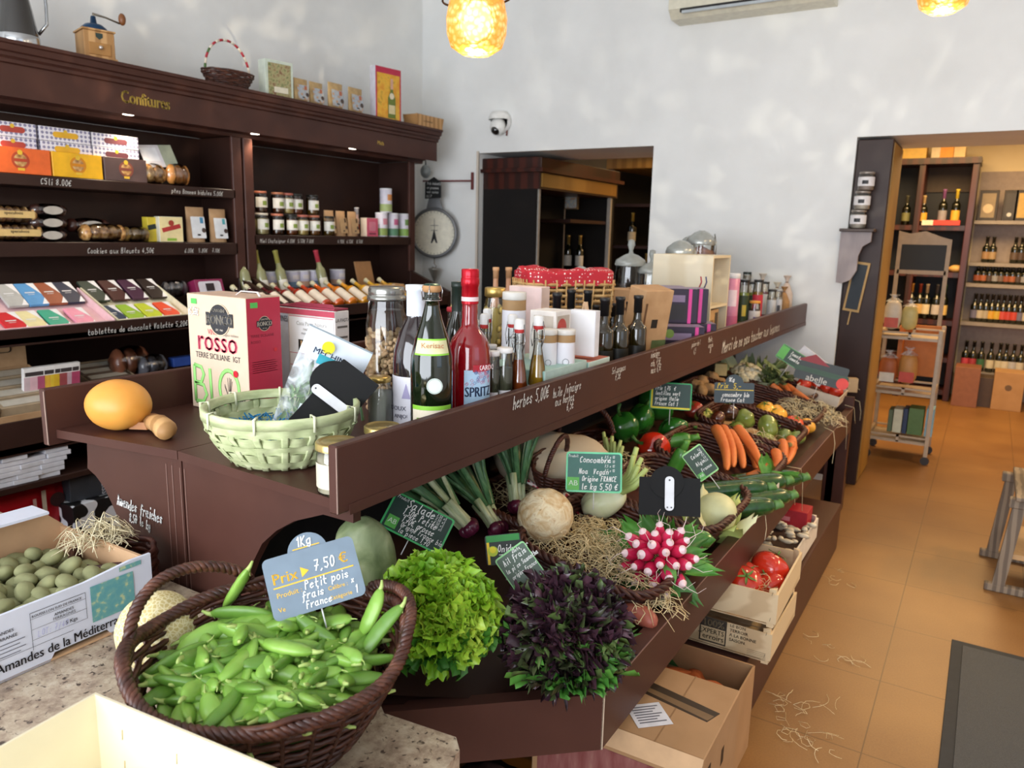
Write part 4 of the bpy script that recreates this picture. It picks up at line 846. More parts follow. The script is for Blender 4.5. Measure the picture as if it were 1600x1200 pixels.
# added spots whose noise pattern imitates soft light patches on the walls
def dapple(loc,target,power,color,ang,scale,power_k=26):
    o=spot('dapple_spot',loc,target,power*power_k,color,ang,.8,.01); l=o.data; l.use_nodes=True; nt=l.node_tree
    em=nt.nodes['Emission']; tc=nt.nodes.new('ShaderNodeTexCoord'); mp=nt.nodes.new('ShaderNodeMapping'); mp.inputs['Scale'].default_value=scale
    no=nt.nodes.new('ShaderNodeTexNoise'); no.inputs['Scale'].default_value=24; no.inputs['Detail'].default_value=1.0
    r=ramp(nt,[(.52,(0,0,0)),(.80,(1,1,1))]); nt.links.new(tc.outputs['Normal'],mp.inputs[0]); nt.links.new(mp.outputs[0],no.inputs[0]); nt.links.new(no.outputs[0],r.inputs[0]); nt.links.new(r.outputs[0],em.inputs['Strength'])
dapple((-.9,3.0,1.75),(-1.6,5.4,2.9),22,(1,.92,.72),1.9,(.55,.55,1.5),2.2)
dapple((-1.6,1.8,1.35),(-4.28,3.4,3.1),16,(1,.84,.6),1.1,(.8,.8,2.0),9)

# first opening: dark display cabinets with sparkling wine
cab=thing('display_cabinet','dark red brown cabinet with cornice just inside the left opening','cabinet',(0,0,0))
xa,xb=-3.685,-3.14; yf=5.46
m=MB(); m.span(xa,xb+.02,yf-.02,yf+1.5,2.13,2.215,'mahog',b=.004); m.span(xa,xb+.045,yf-.045,yf+1.55,2.10,2.13,'mahog'); m.span(xa,xb,yf,yf+1.5,1.97,2.10,'mahog'); m.build('cornice',cab)
m=MB(); m.span(xb+.0,xb+.012,yf+.02,yf+1.45,1.985,2.09,'goldlitwood'); m.build('side_frieze',cab,label='side frieze with golden light in its colour')  # lamplight on the crown side is put into the wood colour
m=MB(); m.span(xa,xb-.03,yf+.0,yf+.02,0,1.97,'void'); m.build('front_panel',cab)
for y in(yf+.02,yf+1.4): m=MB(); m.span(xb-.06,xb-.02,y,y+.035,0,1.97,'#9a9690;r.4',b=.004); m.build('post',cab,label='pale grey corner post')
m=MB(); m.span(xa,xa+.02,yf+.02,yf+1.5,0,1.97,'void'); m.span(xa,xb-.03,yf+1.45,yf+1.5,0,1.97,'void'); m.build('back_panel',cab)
for z in(1.28,.9,1.75): m=MB(); m.span(xa+.02,xb-.06,yf+.66,yf+1.4,z-.03,z,'brownd'); m.build('shelf',cab)
m=MB(); m.span(P(863,350,y=6.88).x,P(882,350,y=6.88).x,6.87,6.89,.3,1.97,'jamb'); m.build('divider_panel',cab,label='pale inner strip')
for k,px in enumerate((887,905)):
    q=P(px,418,y=6.75+.0*k); inst('champ','sparkling_wine_bottle',b_bottle(.33,.042,lab='#d0ccc4',cap='#c8a860;m.6,r.3',ls=(.12,.42),cl=.3),'black sparkling wine bottle with gold neck foil, %s of the pair in the cabinet'%('left','right')[k],'bottle',(min(q.x,-3.26) if 0 else q.x,6.75,1.281))
m=MB(); m.span(-3.62,-3.2,6.6,6.9,1.25,1.28,'brownd'); m.build('cabinet_ledge',None,'dark ledge carrying the pair of gold necked bottles','shelf')
# further cabinet and bottles
cab2=thing('display_cabinet','second dark cabinet with golden cornice deeper in the room','cabinet',(0,0,0))
m=MB(); m.span(-3.55,-2.5,7.55,9.2,2.30,2.42,'goldlitwood',b=.004); m.span(-3.55,-2.45,7.5,9.2,2.42,2.5,'mahog'); m.build('cornice',cab2)
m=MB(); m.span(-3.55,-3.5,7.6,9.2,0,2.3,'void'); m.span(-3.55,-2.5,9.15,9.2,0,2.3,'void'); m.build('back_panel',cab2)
for z in(.7,1.1,1.52,1.95): m=MB(); m.span(-3.5,-2.5,7.62,9.15,z-.03,z,'brownd'); m.build('shelf',cab2)
for x in(-3.52,-3.0,-2.52): m=MB(); m.span(x,x+.04,7.58,7.64,0,2.3,'#6a5a4a;r.4'); m.build('post',cab2)
for k,(x,z,c) in enumerate(((-3.3,1.52,'#c8a850;r.3,m.5'),(-3.12,1.1,'#b89850;r.3,m.5'),(-2.8,1.52,'#d8c070;r.3,m.5'),(-2.7,1.1,'#7a8a9a;r.3'),(-2.58,1.52,'#c8b070;r.3,m.5'))):
    inst('cw%d'%k,'sparkling_wine_bottle',b_bottle(.34,.045,lab='#c8b898',cap=c,cl=.35),'tall dark bottle with foil neck on the inner cabinet shelves, %s from the left'%('first second third fourth fifth'.split()[k]),'bottle',(x,7.74,z+.001))
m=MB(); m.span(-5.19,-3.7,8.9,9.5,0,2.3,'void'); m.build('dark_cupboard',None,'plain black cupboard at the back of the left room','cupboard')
m=MB(); m.box((0,0,0),(.12,.03,.16),'label_art',b=.002); m.box((0,.004,0),(.14,.03,.18),'#6a5a44'); q=P(893,312,y=6.7); m.build('wall_picture',None,'small dim framed picture inside the cabinet','picture',loc=q)

# second opening: pillar, wine cabinet, wall racks, trolley
pil=MB(); pil.span(-.81,-.605,5.42,5.95,0,2.24,'brownd',b=.004); pil.span(-.62,-.600,5.46,5.94,.02,2.22,'goldlitwood'); pil.build('wooden_pillar',None,'tall brown wooden pillar panel at the jamb of the right opening','pillar')  # gold strip puts the warm light on the right face into its colour
def b_bracket(root):
    m=MB(); m.box((0,-.07,0),(.20,.16,.018),'#4a3a34;r.5',b=.003); m.build('ledge',root)
    m=MB(); m.prism([(-.095,0),(.085,0),(.085,-.06),(.04,-.09),(.02,-.15),(.02,-.24),(-.01,-.30),(-.06,-.325),(-.095,-.32)],.03,'zinc',FR((0,-.08,-.01),(1,0,0),(0,0,1))); m.build('scroll_bracket',root,label='grey zinc scroll bracket')
q=P(1343,360,y=5.37); inst('brk','wall_shelf',b_bracket,'small ledge on a grey scrolled bracket at the right opening','shelf',(q.x-.005,5.418,q.z))
for k in range(3):
    inst('gj%d'%k,'preserve_jar',b_jar(.115,.048,fill=('#c8b8a8','#d0c0b0','#a8948a')[k],lab='#e4e0e0',lid='#9a9088;m.5,r.3',art='#1c1c20'),'glass jar of pale preserve, %s in the stack on the scrolled bracket'%('bottom','middle','top')[k],'jar',(q.x-.01+.012*k,5.34,q.z+.0095+.1155*k))
m=MB(); m.prism([(-.05,-.16),(.05,-.16),(.05,.16),(-.05,.16)],.012,'#b8945a;r.6',FR((0,0,0),(1,0,0),(0,0,1))); m.rect(-.038,.038,-.145,.145,'#2c343c;r.7',FR((0,-.0125,0),(1,0,0),(0,0,1))); m.box((.0,-.0,-.20),(.008,.008,.1),'#b8945a')
q=P(1333,448,y=5.40); m.build('chalkboard_paddle',None,'narrow wood framed chalkboard hanging under the scrolled bracket','chalkboard',loc=(q.x+.02,5.405,q.z),rot=(0,.12,0))
wc=thing('wine_cabinet','tall red brown open wine cabinet at the far wall','cabinet',(0,0,0))
cx0=P(1388,250,y=9.05).x; cx1=P(1531,250,y=9.05).x
for x,n in((cx0,0),(cx0+.30,1),(cx1-.05,2)): m=MB(); m.span(x,x+.06,9.03,9.45,0,2.40,'mahog',b=.004); m.build('upright',wc)
m=MB(); m.span(cx0,cx1+.02,9.0,9.45,2.40,2.46,'mahog'); m.build('top_board',wc); m=MB(); m.span(cx0,cx1,9.44,9.46,0,2.4,'#2c3038;r.7'); m.build('back_panel',wc)
zs=[]
for py in (352,424,498,555,605): z=P(1440,py,y=9.1).z; zs.append(z); m=MB(); m.span(cx0+.02,cx1-.02,9.05,9.44,z-.05,z,'mahog'); m.build('shelf',wc)
m=MB(); m.span(cx0+.3,cx1-.05,9.42,9.438,zs[0]+.35,2.4,'#4a3f38;r.7'); m.build('upper_panel',wc)
def wbot(i,px,z,h,lab,cap,label,y=9.15,r=.04,name='wine_bottle'):
    inst('wb'+lab+cap+str(round(h,2)),name,b_bottle(h,r,lab=lab,cap=cap,cl=.3),label,'bottle',(P(px,400,y=y).x,y,z+.001))
for i,(px,lab,cap,n) in enumerate(((1408,'#7a7a50','#5a5a4a','dim green'),(1434,'#d8a83c','#c8b080','gold labelled'),(1464,'#8a8a94','#8a5a94','purple capped'),(1484,'#d8a83c','#d8c040','yellow capped'))):
    wbot(i,px,zs[0],.36 if i>1 else .3,lab,cap,n+' bottle on the upper shelf of the wine cabinet')
inst('rp','red_packets',b_carton(.34,.1,.05,'#c83a34',deco=lambda m,w,d,h:m.rect(-w*.5,-w*.2,0,h,'#e0d4c8',FF(d))),'flat red and white packets before the bottles in the wine cabinet','packets',(P(1470,350,y=9.08).x,9.08,zs[0]+.001))
for k,px in enumerate((1457,1472,1494)): m=MB(); m.blob((0,0,.03),(.07,.05,.04),'#c8a060',nu=12,nv=8); m.build('tan_bundle',None,'small tan straw wrapped bottle end, %s on the third shelf'%('left','middle','right')[k],'bundle',loc=(P(px,420,y=9.12).x,9.12,zs[1]+.008))
for i,(px,lab,cap) in enumerate(((1432,'#c8b890','#c89040'),(1456,'#d8ccb0','#b8a890'),(1472,'#c0bcc0','#4a4a50'),(1484,'#d8b870','#3a5a3a'),(1445,'#c8a870','#8a3a2a'))):
    wbot(i,px,zs[2],.36,lab,cap,'wine bottle with pale label on the middle cabinet shelf, %s'%('leftmost','third from the left','fourth from the left','rightmost','second from the left')[i])
wbot(0,1482,P(1482,550,y=9.1).z-.0 if 0 else zs[3],.33,'#d8b070','#b82a2a','red capped wine bottle alone on the lower cabinet shelf')
# rack shelves along the far wall right of the cabinet
rk=thing('wall_rack','grey shelves on the far wall stocked with rows of dark bottles','wall shelf',(0,0,0))
rx0=cx1+.02; 
rz=[P(1560,py,y=9.3).z for py in(345,411,444,505,583)]
for z in rz: m=MB(); m.span(rx0,2.2,9.22,9.54,z-.035,z,'#8a8482;r.6'); m.build('shelf',rk)
m=MB(); m.span(rx0,2.2,9.535,9.549,.0,rz[0]+.5,'#a89a94;r.8'); m.build('backing',rk)
for i,(px,c,n) in enumerate(((1541,'#8a7a60','brown picture of a pale figure'),(1575,'#3a3636','narrow dark frame with a bottle'),(1598,'#b89850','gold toned frame at the edge'))):
    m=MB(); m.box((0,0,.15),(.17 if i!=1 else .12,.03,.30),'#2a221c',b=.003); m.rect(-.06 if i!=1 else -.04,.06 if i!=1 else .04,.03,.27,c,FR((0,-.016,0),(1,0,0),(0,0,1))); 
    if i==0: disc(m,.045,'#c8b494',FR((0,-.017,.12),(1,0,0),(0,0,1)),.001)
    if i==1: disc(m,.02,'#c8c8c8',FR((0,-.017,.06),(1,0,0),(0,0,1)),.001)
    m.build('wall_picture',None,n+', standing on the top wall shelf','picture',loc=(P(px,345,y=9.3).x,9.3,rz[0]))
rows=[(rz[1],[1526,1536,1570,1580,1590,1600,1610],['#9a7a5a','#a08868','#5a4a40','#4a3a34','#5a4a44','#4a4040','#5a4a44'],.26),
 (rz[2],list(range(1518,1612,9)),['#8a4a34','#9a5a3c','#4a3a34','#8a8a90','#6a5a54']*3,.2),
 (rz[3],list(range(1520,1614,9)),['#6a6a84','#b8b0a0','#a8a090','#d0a03c','#c8a840','#c04a44','#b8403c','#c04438']*2,.29),
 (rz[4],[1504,1516,1528,1541,1556,1570,1580,1592,1604],['#c04a5c','#c8485a','#a83c48','#3a6a4c','#d0c8b0','#c8c0a8','#d0c8b4','#b8b8bc','#c8c0b0'],.31)]
ordn='first second third fourth fifth sixth seventh eighth ninth tenth eleventh twelfth'.split()
for k,(z,pxs,cs,h) in enumerate(rows):
    for i,px in enumerate(pxs):
        x=P(px,500,y=9.3).x
        if x<rx0+.04: continue
        inst('rb%s%.2f'%(cs[i],h),'beer_bottle' if k in(1,2) else 'wine_bottle',b_bottle(h,.036,lab=cs[i],cap='#1c1a18;r.4',cl=.2),'dark bottle, %s from the left in the %s row of the far wall shelves'%(ordn[i],('top','second','third','bottom')[k]),'bottle',(x,9.3,z+.001),group='bottle rows on the far wall shelves')
for k,(px0,px1,c) in enumerate(((1490,1530,'#8a5a44'),(1552,1600,'card'),(1530,1552,'#4a3a30'))):
    a=P(px0,640,z=0); x0,x1=P(px0,600,y=9.0).x,P(px1,600,y=9.0).x; h=(.40,.38,.3)[k]
    inst('fb%d'%k,'floor_carton',b_carton(x1-x0,.3,h,c,c,deco=(lambda m,w,d,h:disc(m,.03,'#6a5238',FF(d,0,h*.6),.001)) if k==1 else None),'%s carton on the floor under the far wall shelves'%('reddish brown','plain kraft','dark small')[k],'carton',((x0+x1)/2,9.0+.05*k,0.001))
inst('pc','floor_carton2',b_carton(.16,.2,.42,'card'),'tall plain carton beside the lower cabinet shelf','carton',(P(1474,540,y=8.9).x,8.88,.35)) if 0 else None
for k,(px,c,w,h) in enumerate(((1420,'#e8c060',.34,.14),(1463,'#e0d0b0',.08,.13),(1480,'#e89a28',.12,.12),(1500,'#e8c890',.1,.11),(1412,'#e0b860',.1,.25))):
    z=2.461 if k<4 else zs[0]+.34
    if k==4: continue
    inst('tb%d'%k,'top_box',b_carton(w,.2,h,c),('wide yellow','slim cream','bright orange','pale peach')[k]+' box lying on top of the wine cabinet','box',(P(px,240,y=9.2).x,9.22,z))
# trolley
ty0,ty1=6.25,6.62; tx0=P(1350,700,y=ty0).x+.02; tx1=P(1447,700,y=ty0).x
tr=thing('serving_trolley','beige three tier metal trolley with chalkboard frame on castors','trolley',(0,0,0))
BG='#b4a28c;r.45'
for x in(tx0,tx1):
    for y in(ty0,ty1): m=MB(); m.span(x-.014,x+.014,y-.014,y+.014,.06,1.0,BG,b=.003); m.build('leg',tr)
for x in(tx0,tx1):
    for y in(ty0,ty1): m=MB(); m.cyl(.03,-.012,.012,'#2a2624;r.4',T((x,y,.031),(PI/2,0,0)),n=14); m.build('castor',tr)
for z in(.20,.56,.97):
    m=MB(); m.span(tx0,tx1,ty0,ty1,z-.045,z-.035,BG)
    for y in (ty0,ty1): m.span(tx0,tx1,y-.01,y+.01,z-.012,z,BG); m.span(tx0,tx1,y-.01,y+.01,z-.055,z-.04,BG); m.span((tx0+tx1)/2-.01,(tx0+tx1)/2+.01,y-.01,y+.01,z-.05,z,BG)
    for x in (tx0,tx1): m.span(x-.01,x+.01,ty0,ty1,z-.055,z,BG)
    m.build('tray',tr)
bx0,bx1=tx0+.03,tx0+.36
m=MB(); 
for x in(bx0,bx1): m.span(x-.014,x+.014,ty1-.03,ty1-.01,1.0,1.6,'#a08a70;r.5')
m.prism([(bx0-.014,1.6),(bx1+.014,1.6),(bx1+.014,1.64),(bx1-.06,1.66),((bx0+bx1)/2,1.70),(bx0+.06,1.68),(bx0-.014,1.70)],.02,'#a08a70;r.5',FR((0,ty1-.01,0),(1,0,0),(0,0,1))); m.span(bx0,bx1,ty1-.03,ty1-.01,1.38,1.41,'#a08a70;r.5'); m.build('board_frame',tr)
m=MB(); m.span(bx0,bx1,ty1-.022,ty1-.016,1.41,1.61,'#15120f;r.6'); m.build('chalkboard',tr,label='black writing panel')
inst('bp','bread_bag',b_loaf(.13,.12,.26,'#d8ccb8;r.5','#c85a48'),'white paper topped bread bag on the top tier of the trolley','bag of bread',(tx0+.06,ty0+.1,.972))
inst('bp2','bread_bag',b_loaf(.12,.1,.22,'#c0b070;r.5'),'pale yellow bag beside the bread bag on the top tier','bag of bread',(tx0+.17,ty0+.14,.972))
inst('bp3','bread_loaf',b_loaf(.14,.12,.25,'#a85a2c;r.5','#e0d8c8'),'tied bag of round brown buns with white label, left on the middle tier','bag of bread',(tx0+.07,ty0+.12,.562))
inst('bp4','bread_loaf',b_loaf(.14,.12,.28,'#c08848;r.5','#c84a38'),'tied bag with a tall golden loaf on the middle tier','bag of bread',(tx0+.2,ty0+.16,.562))
m=MB(); m.box((0,0,.2),(.03,.2,.4),'#b86a24;r.5'); m.box((.14,.1,.2),(.3,.02,.4),'#c07428;r.5'); m.build('fruit_crate',None,'orange wooden crate panel behind the trolley','crate',loc=(tx1-.28,ty1+.06,.58))
for k,(c,w) in enumerate((('#5a6a50',.03),('#cfd0b8',.06),('#2a3a5a',.03),('#5a7a44',.1),('#8ac0dc',.05))):
    inst('bo%d'%k,'picture_book',b_carton(w,.16,.17+.01*k,c),('dark olive','cream','navy','green patterned','light blue')[k]+' book standing on the lowest trolley tier','book',(tx0+.13+(0,.05,.10,.17,.26)[k],ty0+.14,.202),(0,0,0))
# mat, stool and straw on the floor
m=MB(); m.span(.045,.95,2.35,3.44,.0005,.006,'#2c2e31;r.8',b=.002); m.span(.085,.91,2.40,3.40,.006,.009,'mesh'); m.build('floor_mat',None,'dark grey ribbed rubber mat on the tiled floor','mat')
st=thing('wooden_stand','weathered grey wood slatted stool at the right edge','stool',(0,0,0))
a=P(1548,921,z=0); b=P(1540,868,z=0)
GW='greywood'
for q in(a,b):
    m=MB(); m.span(q.x-.03,q.x+.5,q.y-.02,q.y+.02,.0,.035,GW,b=.004); m.build('foot_rail',st)
    m=MB(); m.prism([(q.x+.0,.035),(q.x+.05,.035),(q.x+.085,.42),(q.x+.035,.42)],.035,GW,FR((0,q.y+.017,0),(1,0,0),(0,0,1))); m.build('leg',st)
    m=MB(); m.prism([(q.x+.42,.035),(q.x+.47,.035),(q.x+.445,.42),(q.x+.395,.42)],.035,GW,FR((0,q.y+.017,0),(1,0,0),(0,0,1))); m.build('leg',st)
    m=MB(); m.span(q.x+.02,q.x+.46,q.y-.025,q.y+.025,.42,.465,GW,b=.004); m.build('top_rail',st)
for k in range(6): x=a.x+.04+k*.08; m=MB(); m.span(x,x+.05,a.y-.06,b.y+.06,.465,.485,GW,b=.003); m.build('slat',st)
m=MB(); m.span(a.x+.05,a.x+.42,a.y,b.y,.17,.195,'#c8a070'); m.build('stretcher_shelf',st)
inst('cr3','storage_crate',lambda r:(lambda m:(m.span(-.2,.2,-.16,.16,0,.03,'cratewood'),[m.span(s_*.2-.008,s_*.2+.008,-.16,.16,0,.08,'cratewood') for s_ in(-1,1)],[m.span(-.2,.2,s_*.16-.008,s_*.16+.008,0,.08,'cratewood') for s_ in(-1,1)],m.build('crate_body',r)))(MB()),'shallow wooden crate on the slatted stool','crate',(a.x+.29,(a.y+b.y)/2+.0,.486))
inst('wb1','cool_box',b_carton(.3,.24,.42,'#b8d4e0;r.3','#c8dce4;r.3'),'pale blue glossy box standing in the crate on the stool','box',(a.x+.30,(a.y+b.y)/2,.517))
for k,(px,py,n) in enumerate(((1250,1150,14),(1265,1105,8),(1300,1020,8),(1310,905,5),(1245,1125,6))):
    m=MB(); strawmb(m,(0,0,.003),(.12,.1,.004),n,'strawp',L=(.05,.13),r=.0008,seed=k,lift=.003); q=P(px,py,z=0); m.build('straw_strands',None,'thin pale straw strands scattered on the floor tiles, %s from the front'%('first','second','third','farthest','next to first')[k],'straw',kind='stuff',loc=(q.x,q.y,.003))
# ------------------------------------------------------------------ the display counter
FWD=-(CM@Vector((0,0,1)))
def depth(q): return (Vector(q)-CP).dot(FWD)
def fit(px,py,wpx,x,z0=1.0765):
    q=P(px,py,x=x); return (x,q.y,z0),q.z-z0,wpx*depth(q)/FPX/2
ct=thing('display_counter','long brown two level greengrocer display counter','counter',(0,0,0))
TOPY=1.055
m=MB(); m.prism([(-1.60,1.083),(-1.012,1.05),(-1.012,5.385),(-1.60,5.385)],.022,'brown',z0=1.053); m.build('top_board',ct)
m=MB(); m.prism([(-2.02,1.022),(-1.603,1.083),(-1.603,5.385),(-2.02,5.385)],.022,'brown',z0=1.053); m.build('top_board',ct)
m=MB(); m.span(-1.04,-1.015,1.02,5.39,1.060,1.1975,'brown',b=.003); m.span(-1.0165,-1.0145,1.0185,1.0205,1.063,1.195,'#9a8074')
def fh(px,py,t,h,x=-1.0142,mat='#f2f0ea;n.02'):
    q=P(px,py,x=-1.015); m.hand(t,h,mat,FR((x,q.y,q.z),(0,1,0),(0,0,1)),adv=.62 if len(t)>20 else .50)
for px,py,t,h in((800,640,'herbes 5,00€',.034),(863,622,'huile /vinaigre',.026),(866,635,'aux herbes',.024),(884,642,'6,5€',.026),(955,585,'Sel aromas',.022),(960,594,'7,5€',.026),(1016,560,'vinaigre',.024),(1016,573,'ech. 7,5€',.024),(1016,584,'mais 6,5€',.024),(1080,543,'poivre de l',.022),(1083,553,'6,5',.022),(1106,535,'Miels',.024),(1106,544,'acacia',.022),(1108,552,'10',.022)): fh(px,py,t,h)
fh(1127,552,'Merci de ne pas toucher aux legumes !',.055)
m.build('front_board',ct)
m=MB(); m.span(-2.045,-2.02,1.0,5.39,1.035,1.185,'brown',b=.003); m.span(-2.0215,-2.019,.9985,1.0005,1.04,1.18,'#a89084'); m.build('side_board',ct)
def pz(px,py,y=1.09): q=P(px,py,y=y); return (q.x,q.z)
lp=[pz(134,690)]+[pz(*p) for p in((135,715),(135,732),(148,744),(161,762),(173,787),(183,811),(193,842),(196,870))]+[(-1.78,0),(-1.604,0),(-1.604,1.053)]
_old=[pz(*p) for p in((135,715),(137,735),(147,752),(163,775),(175,800),(184,830),(190,860),(194,900))]+[(-1.80,0),(-1.604,0),(-1.604,1.053)]
m=MB(); Ta=FR((0,1.115,0),(1,0,0),(0,0,1)); m.prism(lp,.022,'brown',Ta)
rp=[(-1.598,1.053),(-1.598,0),(-1.36,0),(-1.36,.72)]+[pz(*p) for p in((384,905),(393,880),(408,850),(430,830),(458,815))]+[(-1.13,1.015),(-1.045,1.015),(-1.045,1.053)]
m.prism(rp,.022,'brown',Ta)
FA=FR((0,1.0925,0),(1,0,0),(0,0,1))
for px in (263,272,284,291): x,_=pz(px,800,1.09); m.rect(x-.001,x+.001,.7,1.03,'#8a6a60',FA,.001)
for x,z,t,h in((*pz(182,788),'Amandes fraiches',.030),(*pz(201,814),'8,50 le kg',.024),(*pz(203,842),'France',.026)):
    m.hand(t,h,'#f4f2ee;n.02',FA@Matrix.Translation((x,z,0))@Matrix.Rotation(-.06,4,'Z'),.0034,z=.0015,adv=.40)
m.build('end_panel',ct)
m=MB(); m.span(-1.50,-1.46,1.12,5.38,.0,1.053,'void'); m.build('core_panel',ct)
# produce tray
TRX=-.6; SL=.2
def tz(x): return .585+(TRX-x)*SL
m=MB(); TP=[(-.625,1.40),(-.97,1.085),(-1.46,1.085),(-1.46,4.87),(-.625,4.87)]
m.face([(x,y,tz(x)) for x,y in TP][::-1],'brownd'); m.face([(x,y,tz(x)-.02) for x,y in TP],'brownd'); m.build('tray_floor',ct)
m=MB(); m.prism([(-.6,1.385),(-.64,1.385),(-.64,4.885),(-.6,4.885)],.135,'brown',z0=.497); m.span(-.601,-.5985,1.39,4.88,.6315,.6335,'#8a6a60;r.3'); m.build('tray_front_board',ct)
m=MB(); 
dx,dy=(-.96+.6),(1.065-1.385); L=math.hypot(dx,dy); F=FR((-.6,1.385,.497),(dx,dy,0),(0,0,1))
m.span(0,L+.4,0,.135,-.0,.035,'brown',F); m.span(-.0025,.0025,.0,.1355,.0,.0265,'#c8b49c',F); m.build('tray_end_board',ct)
m=MB(); m.span(-1.46,-.6,4.86,4.885,.2,.70,'brown'); m.build('tray_far_board',ct)
m=MB(); m.span(-.72,-.6,4.80,4.885,.0,.497,'brown',b=.003); m.span(-.7,-.66,4.80,4.885,.0,.49,'brownd'); m.build('tray_leg',ct)
m=MB(); m.span(-1.30,-.523,2.30,4.19,0,.250,"brown",b=.003); m.build("plinth",ct)

# ------------------------------------------------------------------ goods on the counter
# wine box
x0=P(296,540,y=1.40).x; x1=P(386,540,y=1.40).x; y1=P(440,540,x=x1).y; hR=P(295,458,y=1.40).z-1.0765
def b_ronco(root):
    w,d,h=x1-x0,y1-1.40,hR
    m=MB(); m.box((0,0,h/2),(w,d,h),'#dcc4aa;r.5,n.03',b=.002)
    F=FF(d); S=FR((w/2+.0006,0,0),(0,1,0),(0,0,1)); Tt=T((0,0,h))
    m.rect(-d/2+.002,d/2-.002,.002,h-.002,'#bd3048;r.45,n.03',S); m.rect(-w/2,w/2,-d/2,d/2,'#d8b8a0',Tt)
    def logo(Fr,k):
        disc(m,.036*k,'#2c2c30;n.02',Fr,.001,0,0,28); plaque(m,.092*k,.030*k,'#2c2c30;n.02',Fr,.0014,.001); ring(m,.034*k,.002*k,'#e6cfae',Fr,.0018); plaque(m,.09*k,.026*k,'#2c2c30;n.02',Fr,.002,.001)
        m.text('RONCO',.030*k,'#f0e4d0',Fr@T((0,-.0105*k,0)),'CENTER',sx=.8,z=.0026,bold=.0006); m.text('CANTINE',.011*k,'#f0e4d0',Fr@T((0,.017*k,0)),'CENTER',z=.0026,bold=.0003); m.text('EST. 1960',.006*k,'#f0e4d0',Fr@T((0,-.025*k,0)),'CENTER',z=.0026)
    logo(F@T((.016,h*.80,0)),1.0*w/.2)
    s=w/.2
    m.text('VINO',.018*s,'#c84a58',F@T((-.03*s,h*.665,0)),sx=.8); m.text('biologico italiano',.009*s,'#8a8078',F@T((.012*s,h*.667,0)))
    m.text('rosso',.07*s,'#ea5870',F@T((-.002,h*.525,0)),'CENTER',sx=.88,bold=.003*s)
    m.text('TERRE SICILIANE  IGT',.0185*s,'#3a3638',F@T((0,h*.455,0)),'CENTER',sx=.87)
    for pts in([(-.085,.13),(-.085,.02)],[(-.085,.13),(-.06,.125),(-.052,.105),(-.062,.08),(-.085,.077)],[(-.085,.077),(-.055,.072),(-.045,.045),(-.058,.022),(-.085,.02)],[(-.03,.125),(-.027,.02)]):
        m.tube([(x*s,y*s*h/.34/s,.0008) for x,y in pts],.0048*s,'#9ae07a;n.03',n=6,T=F,flat=.15)
    m.tube([((.035+.033*math.cos(a))*s,(.072+.056*math.sin(a))*h/.34,.0008) for a in[2*PI*i/20 for i in range(20)]],.0048*s,'#9ae07a;n.03',n=6,T=F,flat=.15,closed=True)
    for k in range(14): a=R.uniform(0,6.3); m.tube([((.035)*s,.04,.0006),((.035+.016*math.cos(a))*s,.072+.035*math.sin(a),.0006)],.0007,'#3a3030',n=4,T=F,flat=.3)
    disc(m,.008*s,'#c82030',F,.002,.06*s,.12,12)
    for k in range(4): m.rect((.062+.007*k)*s,(.0665+.007*k)*s,.035,.055,'#2a2428',F); m.rect((.0634+.007*k)*s,(.0652+.007*k)*s,.055,.065,'#2a2428',F)
    for Fx,xx in((F,-w*.42),(S,-d*.38)): m.rect(xx,xx+.02*s,h*.915,h*.96,'#5ac05a',Fx,.001)
    logo(S@T((0,h*.78,0)),.62*d/.13)
    for k,t in enumerate(('TERRE SICILIANE','ROSSO','','','')): 
        if t: m.text(t,.011,'#5a1420',S@T((-d*.4,h*(.67-.05*k),0)))
    for k in range(6): m.rect(-d*.38,d*(.3+.05*(k%2)),h*(.46-.018*k),h*(.465-.018*k),'#7a1c2c',S)
    disc(m,.006,'#d03038',S,.002,d*.3,h*.55,10); disc(m,.006,'#d03038',S,.002,-d*.28,h*.07,10); disc(m,.018,'#241018',S,.001,d*.15,h*.03,16)
    m.hand('15,50€',.02,'#ffffff;n.01',F@Matrix.Translation((-w*.47,h*.82,0)),.0022,z=.003,adv=.45)
    m.build('carton_body',root)
    m=MB(); m.tube([(w*.1,-.01,h),(w*.15,.0,h+.012),(w*.42,.0,h+.012),(w*.46,-.0,h)],.005,'#e8e0dc',n=5,flat=.4); m.build('carry_handle',root)
inst('ronco','wine_box',b_ronco,'cream and crimson carton of red table wine with green handwritten style BIO','wine box',((x0+x1)/2,1.40+(y1-1.40)/2,1.0765))
